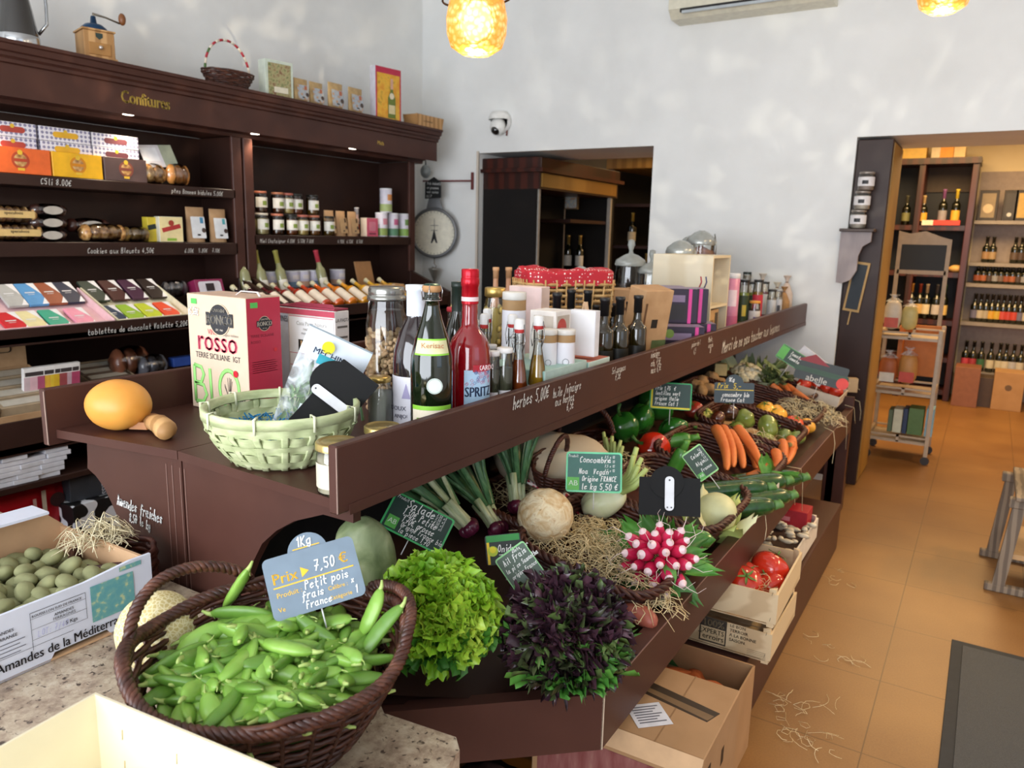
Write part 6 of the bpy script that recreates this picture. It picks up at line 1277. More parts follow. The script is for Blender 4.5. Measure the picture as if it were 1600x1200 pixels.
cam_box('wc','white_card_box','tall plain white display card box on the mint box',890,930,488,P(930,508,x=-1.06).y,.035,'#f4f4f6;r.5,n.01','#e4e4ea',z0=zt+.141,hh=P(908,488,x=-1.08).z-zt-.141)
m=MB(); m.tube([(0,0,0),(.01,0,.08),(.03,0,.16)],.008,'#c8a888',n=6,flat=.3); m.tube([(.05,0,0),(.045,0,.08),(.03,0,.16)],.008,'#c8a888',n=6,flat=.3); qq=P(896,490,x=-1.2); m.build('paper_ribbon',None,'beige paper loop sticking up behind the white card box','ribbon',loc=(qq.x,qq.y+.03,qq.z-.12))
cam_box('photob','picture_carton','white open carton with a red and grey food picture behind the swing top bottles',828,868,484,2.06,.10,'#e8e0d8','#f0ece8',deco=lambda m,w,d,h:(m.rect(-w*.35,w*.42,h*.4,h*.95,'#c8bcae',FF(d)),m.rect(-d*.4,d*.4,h*.45,h*.95,'#b8ac9e',FR((w/2+.0006,0,0),(0,1,0),(0,0,1))),disc(m,d*.3,'#b83a30',FR((w/2+.0006,0,0),(0,1,0),(0,0,1)),.001,-d*.1,h*.82),disc(m,d*.3,'#2a2624',FR((w/2+.0006,0,0),(0,1,0),(0,0,1)),.002,d*.1,h*.58),disc(m,w*.2,'#b83a30',FF(d),.001,-w*.08,h*.82),disc(m,w*.22,'#2a2624',FF(d),.002,w*.15,h*.58)),z0=zt)
cam_box('pinkp','pink_card','pale pink scalloped packet behind the tall kraft tube',795,846,446,2.35,.06,'#ecd0cc','#e8d0c8',z0=zt)
# oil bottles
for k,(px,py,w,x,t) in enumerate(((998,462,31,-1.10,'black capped olive oil bottle, nearest the kraft tea box'),(970,457,31,-1.12,'black capped olive oil bottle, second from the right'),(946,456,31,-1.14,'black capped olive oil bottle, third from the right'),(919,454,29,-1.24,'black capped oil bottle behind the white card box'),(893,452,27,-1.30,'black capped oil bottle behind the paper loop'),(871,449,27,-1.26,'leftmost black capped oil bottle beside the wicker hamper'),(984,472,24,-1.26,'oil bottle in the back row between the two rightmost'),(958,470,24,-1.28,'oil bottle in the back row, middle'),(932,468,24,-1.30,'oil bottle in the back row, left'))):
    loc,h,r=fit(px,py,w,x)
    inst('oil%d'%(k if k in(0,3,6) else k-k%3),'oil_bottle',b_bottle(h,r,'oilglass' if k<6 else 'darkglass',lab='#1c1a14;r.4',cap='#17181b;r.45',rn=r*.38,cl=.2,sh=(.60,.72),half=True,art='#e8e4da' if 0 else None),t,'bottle',loc,(0,0,.5))
    if k<3:
        a=-PI*.3; m=MB(); m.lathe([(r*1.02,h*.1),(r*1.02,h*.55)],'#d8d4c8',n=3,a0=PI*1.3,a1=PI*1.36); m.build('label_strip',bpy.data.objects[-1] if 0 else None) if 0 else None
# wicker hamper with polka dot lining
q=P(890,470,x=-1.50)
def b_hamper(root):
    m=MB()
    for j in range(11):
        z=.01+j*.018; pts=[]
        for i in range(96):
            u=i/96*2*PI; c,s_=math.cos(u),math.sin(u); k=(abs(c)**6+abs(s_)**6)**(-1/6); w=.003*math.sin(24*u+(PI if j%2 else 0)); pts.append(((.17+w)*c*k*(1+.01*j),(.11+w)*s_*k*(1+.01*j),z))
        m.tube(pts,.0055,'wickert',n=5,closed=True)
    for i in range(32):
        u=i/32*2*PI; c,s_=math.cos(u),math.sin(u); k=(abs(c)**6+abs(s_)**6)**(-1/6); m.tube([(.172*c*k,.112*s_*k,.0),(.19*c*k,.125*s_*k,.205)],.004,'wickert',n=4)
    m.build('woven_body',root)
    m=MB()
    def f(u,v):
        a=2*PI*u; c,s_=math.cos(a),math.sin(a); k=(abs(c)**6+abs(s_)**6)**(-1/6); n=noise.noise(Vector((c*3,s_*3,v*2)))
        rr=1.08-.9*max(0,v-.45)/.55; z=.185+.05*math.sin(min(1,v*1.2)*PI/1.4)+.02*n
        return (.17*c*k*rr,.115*s_*k*rr,z)
    m.grid(f,40,12,'polka',wrap=True); m.build('cloth_lining',root,label='red cloth with white polka dots')
inst('ham','wicker_hamper',b_hamper,'light wicker hamper lined with red polka dot cloth','basket',(-1.45,P(880,450,x=-1.45).y,zt+.112),(0,0,.9),scale=(1.0,.95,1.2))
for k,px in enumerate((775,795,815,832)):
    loc,h,r=fit(px,418,20,-1.82); inst('clay%d'%(k%2),'small_flask',b_bottle(h,r,'#c89878;r.5',lab='#d8b498',cap='#c89a70;r.6',rn=r*.4,cl=.12,sh=(.5,.7)),'small beige flask at the back by the cabinet, %s of four'%('first second third fourth'.split()[k]),'bottle',loc)
def b_lidjar(h,r,fill=None,knob=True,fh=.5,clip=False):
    def f(root):
        m=MB(); m.lathe([(0,.004),(r*.9,0),(r,.01),(r,h*.62),(r*.93,h*.68),(r*.93,h*.72)],'glass',n=28); m.build('glass_jar',root)
        m=MB(); m.lathe([(r*1.0,h*.72),(r*1.03,h*.74),(r*.95,h*.78),(r*.5,h*.83),(r*.16,h*.85)]+([(r*.12,h*.88),(r*.24,h*.94),(r*.2,h*.99),(0,h)] if knob else [(0,h*.85)]),'#c4cac6;r.08,t.45' if not clip else '#b0b4b0;m.4,r.25',n=28); m.build('glass_lid',root)
        if fill: m=MB(); m.lathe([(0,.008),(r*.93,.01),(r*.93,h*fh),(0,h*(fh+.06))],fill,n=24); m.build('contents',root)
        if clip: m=MB(); m.tube([(r*1.02,0,h*.5),(r*1.05,0,h*.72),(r*.9,0,h*.82)],.004,'#9a9a94;m1,r.3'); m.tube([(r*1.0*math.cos(t),r*1.0*math.sin(t),h*.73) for t in[2*PI*i/24 for i in range(24)]],.003,'#9a9a94;m1,r.3',closed=True,n=4); m.build('wire_clip',root)
    return f
for k,(px,py,w,x,fl,kn,cl,t) in enumerate(((987,374,48,-1.72,'#b8988a;r.6',1,0,'tall knobbed glass jar, left one of the lidded jars'),(1020,390,44,-1.60,'#c8c0bc;r.6',1,0,'knobbed glass jar right of the tallest knobbed one'),(1065,375,46,-1.50,'#a87a50;r.7,n.4',0,1,'clip jar of brown spice pieces behind the pale wooden crate'),(1097,360,46,-1.52,'#b07a68;r.7,n.3',0,1,'tallest clip jar behind the pale wooden crate'),(1080,368,38,-1.66,'#8a7a4a;r.7,n.4',0,1,'clip jar of olive brown herbs in the jar cluster'),(908,416,40,-1.62,'#8a8486;r.6,n.3',0,1,'clip jar with orange seal behind the wicker hamper'))):
    loc,h,r=fit(px,py,w,x); h=h/.85 if cl else h; inst('lj%d'%k,'glass_storage_jar',b_lidjar(h,r,fl,bool(kn),.66 if cl else .4,bool(cl)),t,'jar',loc)
# kraft tea box on green display, tea cartons, crate
def b_leanbox(root):
    m=MB(); Rm=T((0,0,0),(-.0,.18,0)); m.box((0,0,.17),(.10,.14,.34),'kraft',Rm,b=.002); F=Rm@FR((.0506,0,.17),(0,1,0),(0,0,1)); m.rect(-.018,.012,.02,.055,'#1c1814',F); m.rect(-.07,.07,-.17,-.10,'#2a7a48',F); m.rect(.0,.07,-.17,-.03,'#5a6a44;n.3',F,.001); m.rect(-.06,-.05,-.05,.12,'#6a4a30',F)
    m.build('carton_body',root)
q=P(1030,500,x=-1.10); inst('lean','tea_box',b_leanbox,'leaning kraft tea box with dark green foot beside the oil bottles','box',(-1.17,q.y-.02,zt),(0,0,-.5))
m=MB(); m.span(-.16,.16,-.13,.13,0,.006,'#5a705c'); m.span(-.16,-.15,-.13,.13,0,.26,'#5a705c'); m.prism([(-.16,0),(.16,0),(.16,.09),(.05,.10),(0,.16),(-.16,.26)],.006,'#5a705c',FR((0,-.125,0),(1,0,0),(0,0,1))); m.prism([(-.16,0),(.16,0),(.16,.09),(.05,.10),(0,.16),(-.16,.26)],.006,'#5a705c',FR((0,.13,0),(1,0,0),(0,0,1))); m.build('display_box',None,'sage green open card display stand around the kraft tea boxes','display box',loc=(-1.34,P(1000,480,x=-1.3).y+.12,zt),rot=(0,0,.0))
m=MB(); m.box((-1.45,P(880,450,x=-1.45).y,zt+.055),(.34,.34,.11),'cratewood'); m.build('low_wooden_box',None,'plain low wooden box raising the polka dot hamper','box')
for k,(px,x) in enumerate(((985,-1.36),(1008,-1.32))): loc=(x,P(px,450,x=x).y,zt); inst('kb%d'%k,'kraft_tea_box',b_carton(.15,.14,.30,'kraft',deco=lambda m,w,d,h:m.rect(-w*.3,w*.3,h*.7,h*.74,'#6a4a30',FF(d))),'upright kraft box, %s of the two behind the oil bottles'%('left','right')[k],'box',loc,(0,0,.5))
def deco_t(m,w,d,h): F=FF(d); m.rect(w*.28,w*.36,0,h,'#d8489a',F); m.rect(-w*.45,w*.25,h*.1,h*.55,'#2c2a30',F); m.rect(-w*.4,w*.2,h*.62,h*.82,'#8a7a9a',F,.001); disc(m,h*.13,'#7a9a4a',F,.0012,w*.42 if 0 else -w*.3,h*.8)
x=-1.14; ya=P(1042,470,x=x).y
for k,(px,z,xx,n) in enumerate(((1062,zt,-1.13,'front lower'),(1081,zt,-1.13,'right lower'),(1052,zt+.155,-1.20,'upper front'),(1068,zt+.155,-1.17,'upper right'),(1035,zt+.155,-1.29,'upper left'),(1050,zt,-1.26,'back lower'))):
    inst('tea','tea_carton',b_carton(.19,.12,.152,'#30263c;r.35','#242028','#8a80a0',deco_t),'purple black tea carton with pink stripe, %s one of the stack'%n,'box',(xx,P(px,520 if z==zt else 480,x=xx).y,z),(0,0,.55))
# pale wooden crate standing on its end
ca=P(1043,470,x=-1.12)
y0=P(1105,470,x=-1.14).y; 
def b_palecrate(root):
    W,D,Hh,t=.30,.26,CH,.012
    m=MB(); m.span(-W,0,-t,0,0,Hh,'palewood'); 
    F=FR((-W/2,-t-.0006,0),(1,0,0),(0,0,1)); rr=random.Random(6)
    for k in range(22): x=rr.uniform(.04,.11); z=rr.uniform(Hh*.2,Hh*.5); m.rect(x,x+rr.uniform(.008,.02),z,z+rr.uniform(.01,.03),('#d0486a','#7a9a4a','#3a3a6a','#e0a0b0')[k%4],F@Matrix.Rotation(rr.uniform(-.1,.1),4,'Z'))
    m.tube([(.09,Hh*.66,.001),(.1,Hh*.72,.001),(.095,Hh*.78,.001)],.003,'#c83048',n=4,T=F,flat=.3); m.tube([(.115,Hh*.66,.001),(.125,Hh*.72,.001),(.12,Hh*.78,.001)],.003,'#3a3a7a',n=4,T=F,flat=.3)
    m.build('near_board',root)
    m=MB(); m.span(-W,0,D,D+t,0,Hh,'palewood'); m.build('far_board',root)
    m=MB(); m.span(-W,0,0,D,Hh-t,Hh,'palewood'); m.build('top_board',root)
    m=MB(); m.span(-W,-W+t,0,D,0,Hh-t,'palewood'); m.build('back_board',root)
    for z in(.0,Hh*.44): m=MB(); m.span(-W+t,0,0,D,z,z+t,'palewood'); m.build('shelf_board',root)
CH=P(1106,400,x=-1.12).z-zt
inst('pcr','wooden_crate',b_palecrate,'pale wooden crate standing upright as a shelf with small coloured stamps','crate',(-1.12,y0,zt))
inst('tbx','tea_box_small',b_carton(.2,.1,.17,'#c8a070',deco=lambda m,w,d,h:(m.rect(-w*.3,w*.1,h*.2,h*.7,'#8a6a48',FF(d)),m.rect(w*.2,w*.45,h*.1,h*.9,'#4a4038',FF(d)))),'kraft and dark box inside the lower cell of the pale crate','box',(-1.20,y0+.13,zt+.0125),(0,0,PI/2))
# far row
far=[(1145,427,24,-1.18,'pink'),(1164,437,17,-1.16,'ol'),(1176,440,16,-1.2,'ol2'),(1186,437,16,-1.13,'am'),(1196,440,14,-1.2,'am2'),(1180,470,18,-1.10,'orange'),(1207,452,14,-1.14,'wt'),(1217,452,13,-1.14,'wt2'),(1226,448,13,-1.14,'bag'),(1236,430,14,-1.14,'bag2'),(1212,425,14,-1.3,'bag3'),(1200,428,14,-1.4,'bag4'),(1224,424,13,-1.4,'bag5'),(1168,425,14,-1.4,'ol3'),(1158,428,14,-1.5,'ol4'),(1244,436,14,-1.2,'bag6')]
fn={'pink':'tall pink tin with printed side next to the pale crate','ol':'jar of green olives with black lid','ol2':'olive jar with black lid, second from the pink tin','am':'amber honey jar with dark lid and red label','am2':'dark red preserve jar with pale label','orange':'small orange capped jar at the edge below the olive jars','wt':'short pale labelled jar in the far row','wt2':'short white jar at the far end of the fascia','bag':'tied bag of brown grains in the far row','bag2':'tied paper bag with printed side near the wall','bag3':'tied cream bag behind the short white jars','bag4':'tied cream bag behind the olive jars','bag5':'tied cream bag farthest back near the wall','ol3':'dark lidded jar behind the olive jars','ol4':'dark lidded jar behind the pink tin','bag6':'last clear bag against the white wall'}
def b_tiedbag(h,r,c):
    def f(root):
        m=MB(); m.lathe([(0,0),(r,.004),(r*1.05,h*.3),(r,h*.6),(r*.45,h*.8),(r*.12,h*.86),(r*.35,h*.94),(r*.6,h)],c,n=14); m.build('paper_bag',root)
        m=MB(); m.tube([(r*.16*math.cos(t),r*.16*math.sin(t),h*.86) for t in[2*PI*i/10 for i in range(10)]],.004,'#8a6a5a',n=5,closed=True); m.build('tie',root)
    return f
for px,py,w,x,k in far:
    loc,h,r=fit(px,py,w,x)
    if loc[1]>5.3: loc=(loc[0],5.3,loc[2])
    b={'pink':b_tin(h,r,'#d88aa8;r.3','#c86a90','#f0d8e0'),'ol':b_jar(h,r,fill='#8a9a1c;r.2,n.3',lab='#2a3a1c',lid='#15181a;r.3',art='#c8b03c'),'ol2':b_jar(h,r,fill='#7a8a1c;r.2,n.3',lab='#2a3a1c',lid='#15181a;r.3'),'ol3':b_jar(h,r,fill='#4a4a2c;r.3',lab='#d8d4c8',lid='#1c2a24;r.3'),'ol4':b_jar(h,r,fill='#4a4a2c;r.3',lab='#d8d4c8',lid='#1c2a24;r.3'),'am':b_jar(h,r,fill='#a87a14;r.2',lab='#c83040',lid='#15181a;r.3',art='#e8e0d8'),'am2':b_jar(h,r,fill='#8a1c1c;r.2',lab='#e0dcd8',lid='#15181a;r.3',art=None),'orange':b_jar(h,r,fill='#5a3a24;r.3',lab='#d8d0c8',lid='#e09a3c;r.5',art='#6a5a8a'),'wt':b_jar(h,r,fill='#b0a088;r.5',lab='#d8d8d8',lid='#3a3a38;r.4',art=None),'wt2':b_jar(h,r,fill='#c8c0b0;r.5',lab='#dcdce0',lid='#b8b8b8;m.6,r.3',art='#5a5a64')}.get(k) or b_tiedbag(h,r*1.45,{'bag':'#b88a58;r.7,n.2','bag2':'#d8c4b4;r.6','bag3':'#e0d4c4;r.6','bag4':'#dccfc0;r.6','bag5':'#e0d4c4;r.6','bag6':'#e4dcc8;r.4'}[k])
    inst('far'+k,'tied_bag' if k.startswith('bag') else ('printed_tin' if k=='pink' else 'preserve_jar'),b,fn[k],'bag' if k.startswith('bag') else ('tin' if k=='pink' else 'jar'),loc,(0,0,.5))
# ------------------------------------------------------------------ produce in the sloping tray
SLA=math.atan(SL)
def PT(px,py,h=0.0):
    r=ray(px,py); # tray plane: z = .585+(TRX-x)*SL + h
    t=(.585+TRX*SL+h-H)/(r.z+SL*r.x); return CP+r*t
def onT(x,y,h=0): return Vector((x,y,tz(x)+h))
RT=Matrix.Rotation(SLA,4,'Y')
def rectpath(w,d,n=28,p=5,k=1.0):
    out=[]
    for i in range(n*4):
        a=2*PI*i/(n*4); c,s_=math.cos(a),math.sin(a); q=(abs(c)**p+abs(s_)**p)**(-1/p); out.append((w/2*c*q*k,d/2*s_*q*k))
    return out
def b_rectbasket(w,d,h,mat='wickerd',rows=8):
    def f(root):
        m=MB(); 
        for j in range(rows):
            t=j/(rows-1); k=.9+.1*t; pts=[]
            for i,(x,y) in enumerate(rectpath(w,d,24,5,k)):
                n_=.003*math.sin(i*PI/2+(PI if j%2 else 0)); pts.append((x*(1+n_/w*2),y*(1+n_/d*2),.006+h*t*.95+R.uniform(-.001,.001)))
            m.tube(pts,h/rows*.62,mat,n=5,closed=True)
        for i,(x,y) in enumerate(rectpath(w,d,24,5,1)):
            if i%4==0: m.tube([(x*.9,y*.9,0),(x,y,h)],.004,mat,n=4)
        m.prism([(x,y) for x,y in rectpath(w,d,8,5,.9)],.006,mat); m.build('woven_body',root)
        m=MB(); braid(m,[(x,y,h) for x,y in rectpath(w,d,10,5,1.02)],.008,.007,mat,turns=int((w+d)*26),strands=3,n=5,per=6); m.build('braided_rim',root)
    return f
RTE=tuple(RT.to_euler())
bk=[]
for k,(xc,yc,w,d,h,t) in enumerate(((-.865,1.96,.42,.50,.095,'shallow dark wicker basket behind the dark red lettuce'),(-1.17,2.08,.34,.42,.06,'dark wicker basket under the celeriac'),(-.865,2.50,.42,.52,.10,'dark wicker basket holding radishes and cucumbers'),(-.875,3.06,.44,.54,.10,'dark wicker basket with the courgettes'),(-.90,3.62,.44,.46,.11,'dark wicker basket holding the carrots'),(-.92,4.18,.46,.50,.10,'dark wicker basket full of mixed tomatoes'),(-1.25,4.0,.22,.4,.10,'long dark wicker basket behind the tomatoes'),(-1.05,4.66,.5,.34,.10,'wicker basket of cauliflower at the far end of the tray'))):
    inst('rb%d'%k,'rectangular_basket',b_rectbasket(w,d,h),t,'basket',onT(xc,yc,.002),RTE)
def strawT(px,py,ex,n,label,h=.03,seed=0,mat='straw',L=(.05,.13),z=.09):
    m=MB(); strawmb(m,(0,0,0),ex,n,mat,L=L,r=.0013,seed=seed,lift=.035); q=PT(px,py,h); m.build('straw_heap',None,label,'straw',kind='stuff',loc=q,rot=RTE)
strawT(900,868,(.17,.13,.05),260,'curly wood straw between the celeriac and the radishes',.05,1)
strawT(955,850,(.14,.10,.05),200,'wood straw heap left of the radish bunch',.06,2)
strawT(830,790,(.15,.12,.04),130,'wood straw bedding around the celeriac',.03,3)
strawT(950,725,(.16,.10,.04),90,'straw behind the hanging price sign in the tray middle',.07,4,'strawp')
strawT(1265,645,(.16,.22,.05),220,'pale wood straw at the far right of the tray',.07,5,'strawp')
strawT(1180,690,(.12,.14,.03),70,'straw between the tomatoes',.08,6,'strawp')
strawT(1000,935,(.10,.10,.03),80,'straw around the shallots by the tray edge',.05,7)
m=MB(); rr=random.Random(9)
for px,py in((1200,745),(1255,700),(1305,650),(1325,620),(1335,635),(1345,610),(1240,740)):
    q=P(px,py,x=-.59); m.tube([(q.x-.05,q.y+rr.uniform(-.05,.05),.66),(q.x,q.y,.645),(q.x+.012,q.y+rr.uniform(-.02,.02),.58),(q.x+.015,q.y+rr.uniform(-.04,.04),.50+rr.uniform(-.06,.06))],.0012,'strawp',n=4)
m.build('hanging_straw',None,'single straw strands hanging over the tray front board','straw',kind='stuff')
# lettuces
def head(name,label,c,rx,ry,rz,n,mats,L,W,ruf,k,curl,seed,lob=0,tilt=(0,0),nu=7,nv=5,spread=1.0,tip=.25,fan=0):
    rr=random.Random(seed); m=MB()
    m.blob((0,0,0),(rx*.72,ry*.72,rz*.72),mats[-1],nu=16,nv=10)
    for i in range(n):
        u=(i+.5)/n; ph=i*2.39996; z=1-1.55*u; s_=math.sqrt(max(0,1-z*z)); d=Vector((s_*math.cos(ph),s_*math.sin(ph),z))
        d=(d+Vector((rr.uniform(-.12,.12),rr.uniform(-.12,.12),rr.uniform(-.1,.1)))).normalized()
        l=L*rr.uniform(.8,1.2); base=Vector((d.x*rx,d.y*ry,d.z*rz)); bd=(d+Vector((rr.uniform(-.5,.5),rr.uniform(-.5,.5),rr.uniform(-.1,.5)))*spread).normalized()
        up=Vector((rr.uniform(-1,1),rr.uniform(-1,1),rr.uniform(-1,1)))
        base=base-bd*l*.85
        mt=mats[0] if rr.random()<.75 else mats[1]
        if 'red' in name and d.z<.25 and d.x-d.y>.0 and rr.random()<.55: mt='redleafg' if rr.random()<.6 else 'greenleaf'
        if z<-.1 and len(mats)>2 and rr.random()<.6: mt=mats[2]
        leaf(m,base,bd,up,l,W*rr.uniform(.7,1.25),mt,ruf,k*rr.uniform(.8,1.2),curl*rr.uniform(.3,1.4),nu,nv,lob,tip,rr.uniform(0,6),fan)
    return m.build(name,None,label,'lettuce',loc=c)
q=CP+ray(682,958)/FPX*1.63
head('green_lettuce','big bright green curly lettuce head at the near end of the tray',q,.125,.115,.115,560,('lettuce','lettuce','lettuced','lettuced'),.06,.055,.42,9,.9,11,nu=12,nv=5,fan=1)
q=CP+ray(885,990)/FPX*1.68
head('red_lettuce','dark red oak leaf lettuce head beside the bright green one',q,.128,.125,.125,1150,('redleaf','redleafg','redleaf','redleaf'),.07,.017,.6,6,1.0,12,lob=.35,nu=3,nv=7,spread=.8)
m=MB(); rr=random.Random(31)
for i in range(60):
    a=rr.uniform(-2.2,.3); leaf(m,(.05*math.cos(a),.05*math.sin(a),-.075),(math.cos(a),math.sin(a),rr.uniform(.5,1.5)),(0,0,1),rr.uniform(.07,.105),.022,'greenleaf' if i%2 else 'redleafg',.35,5,.5,3,7,.35,ph=i)
m.build('lettuce_base_leaves',None,'loose green lower leaves under the dark red lettuce','leaves',loc=q+Vector((.02,-.03,0)))
# pointed cabbage
def b_cab(root):
    m=MB(); m.blob((0,0,.13),(.085,.07,.15),'artichoke',nu=28,nv=18,fn=lambda d:1-.30*max(0,d.z)**1.5+.05*noise.noise(d*2.2)); m.build('cabbage_head',root)
q=CP+ray(590,925)/FPX*1.75; inst('cabg','pointed_cabbage',b_cab,'pale grey green pointed cabbage leaning beside the pea basket sign','cabbage',(q.x,q.y,q.z),(.1,-.25,.4),scale=.8)
# spring onion bunches
def b_onion(seed,n=5,Lh=.36,mat='#5a1c34;r.3'):
    def f(root):
        rr=random.Random(seed)
        for i in range(n):
            a=rr.uniform(0,6.28); x,y=.022*math.cos(a)*(i>0),.022*math.sin(a)*(i>0)
            m=MB(); m.blob((x,y,.02),(.02,.02,.024),mat,nu=12,nv=8,fn=lambda d:1-.2*max(0,d.z)); m.tube([(x,y,.03),(x*1.2,y*1.2,.07),(x*1.5,y*1.5,.12)],[.012,.010,.012],'leekp',n=8); m.build('onion_bulb',root)
        m=MB()
        for i in range(n*4):
            a=rr.uniform(0,6.28); x,y=.03*math.cos(a),.03*math.sin(a); sp=rr.uniform(.2,1.0); L=Lh*rr.uniform(.6,1.1)
            pts=[(x*.6,y*.6,.09),(x*(1+sp),y*(1+sp),.09+L*.4),(x*(1+3*sp),y*(1+3*sp),.09+L*.75),(x*(1+5*sp),y*(1+5*sp),.09+L*(1-.25*sp))]
            m.tube(pts,[.009,.010,.009,.004],'leek' if i%4 else 'leekp',n=6,flat=.45)
        m.build('green_leaves',root)
    return f
for k,(px,py,h,rot,t) in enumerate(((785,832,.03,(-.25,-.75,.2),'bunch of red spring onions with fanned cut leaves'),(742,830,.04,(.0,-.80,.4),'bunch of green onion leaves behind the lettuce sign'),(812,800,.05,(-.4,-.30,.1),'bunch of tall onion leaves standing under the counter'),(705,800,.05,(.1,-.95,.8),'dark bunch of onion leaves left behind the lettuce sign'))):
    q=PT(px,py,h); inst('on%d'%(k%2),'spring_onion_bunch',b_onion(k,5,.30+.06*(k%2)),t,'onions',q,rot,scale=1.0)
# celeriac, fennel, cucumbers, courgettes...
q=CP+ray(852,805)/FPX*depth(PT(852,830,.09)); rC=44*depth(q)/FPX
inst('cel','celeriac',lambda r:(lambda m:(m.blob((0,0,0),(rC,rC,rC*.95),'celeriac',nu=48,nv=30,fn=lambda d:1+.04*noise.noise(d*3)+.02*noise.noise(d*12)),[m.tube([(d.x*rC*.95,d.y*rC*.95,d.z*rC*.95),(d.x*rC*1.0+.004,d.y*rC*1.0,d.z*rC*1.04)],[.005,.001],'celeriac',n=5) for d in [Vector((R.uniform(-1,1),R.uniform(-1,1),R.uniform(-1,1))).normalized() for _ in range(14)]],m.build('root_body',r)))(MB()),'large knobbly cream celeriac root','celeriac',q)
def elong(L,r,mat,ends=.9,bend=.1,flute=0,stem=None,stemmat='greenleaf',n=24,taper=0,bmp=0):
    def f(root):
        m=MB()
        def g(u,v):
            a=2*PI*u; t=v*2-1; rr_=r*(max(0,1-abs(t)**(6 if ends>.8 else 3)))**.5*(1-taper*v)*(1+flute*math.cos(6*a))*(1+bmp*noise.noise(Vector((math.cos(a)*2,v*9,math.sin(a)*2))))
            return (t*L/2,bend*L*(1-t*t)+rr_*math.cos(a),rr_*math.sin(a))
        m.grid(g,n,18,mat,wrap=True); m.build('body',root)
        if stem: m=MB(); m.tube([(L/2-.008,0,0),(L/2+stem*.6,0,.0),(L/2+stem,0,.003)],[r*.55,r*.42,r*.5],stemmat,n=8); m.build('stem',root)
    return f
q=PT(1010,845,.075); inst('cuc','cucumber',elong(.42,.034,'cucum',bend=.03),'glossy green cucumber lying under the radish bunch','cucumber',q,(0,-.05,.52))
for k,(px,py,h,rz,t) in enumerate(((1130,768,.075,.50,'courgette lying topmost, nearest the black price board'),(1165,760,.085,.62,'courgette in the middle of the pile'),(1172,785,.06,.66,'courgette lowest in the pile by the tray edge'),(1140,798,.06,.56,'courgette with its tip behind the pale lettuce heart'),(1190,752,.05,.5,'courgette farthest back in the pile'))):
    q=PT(px,py,h); inst('zuc','courgette',elong(.37,.036,'zucch',bend=.03,flute=.03,stem=.022,stemmat='#5f8a48;r.5'),t,'courgette',q,(0,-.05,rz+.25))
m=MB(); rr=random.Random(3)
for i in range(6): leaf(m,(0,0,0),(rr.uniform(-.4,1),rr.uniform(-.4,1),rr.uniform(0,.6)),(0,0,1),.12,.05,'greenleaf',.25,5,.6,6,6)
m.build('courgette_leaves',None,'curled green leaves at the stem ends of the courgettes','leaves',loc=PT(1196,748,.09))
m=MB(); m.face([(0,0,0),(.05,0,0),(.045,.07,0),(.004,.075,.0)],'#e4ddd4'); m.box((.022,.035,-.002),(.045,.07,.002),'#e4ddd4'); q=P(1212,775,x=-.585); m.build('paper_tag',None,'small white paper tag stuck on the tray edge','paper tag',loc=(q.x,q.y,q.z-.03),rot=(PI/2,0,PI/2))
def b_fennel(root):
    m=MB(); m.blob((0,0,0),(.075,.055,.05),'fennel',nu=26,nv=14,fn=lambda d:1+.06*math.cos(3*d.x+2)); 
    for s_ in(-1,1): m.blob((-.02,s_*.018,.01),(.055,.03,.036),'fennel',nu=18,nv=10)
    m.build('bulb',root)
    m=MB()
    for i in range(6): a=-.5+i*.2; m.tube([(.05,.0,.01),(.11,.03*a*3,.03),(.15+.02*(i%2),.1*a,.05+.01*i)],[.016,.011,.008],'#b8c878;r.45',n=8)
    m.build('stalks',root)
q=CP+ray(944,784)/FPX*2.46; inst('fen','fennel_bulb',b_fennel,'pale fennel bulb with cut stalks left of the black price board','fennel',q,(.2,-.5,.5),scale=1.0)
q=PT(880,722,.11); inst('fen','fennel_bulb',b_fennel,'smaller fennel piece half buried near the hanging green sign','fennel',PT(945,745,.06),(0,-.9,1.2),scale=.8)
def b_heart(root):
    m=MB(); m.blob((0,0,.045),(.062,.058,.085),'#cfd0a0;r.45,n.1',nu=22,nv=14,fn=lambda d:1-.25*max(0,d.z)**2)
    for k in range(6): a=k*1.05; leaf(m,(.045*math.cos(a),.045*math.sin(a),-.03),(math.cos(a)*.25,math.sin(a)*.25,1),(math.cos(a),math.sin(a),0),.115,.085,'#c3d078;r.4,n.15' if k%2 else '#dfe0b4;r.4',.05,5,-.55,8,8,tip=.1)
    m.build('leaves',root)
q=PT(1112,822,.035); inst('hrt','endive_heart',b_heart,'pale yellow green lettuce heart right of the black price board','lettuce heart',q,(.15,.2,.3),scale=1.12)
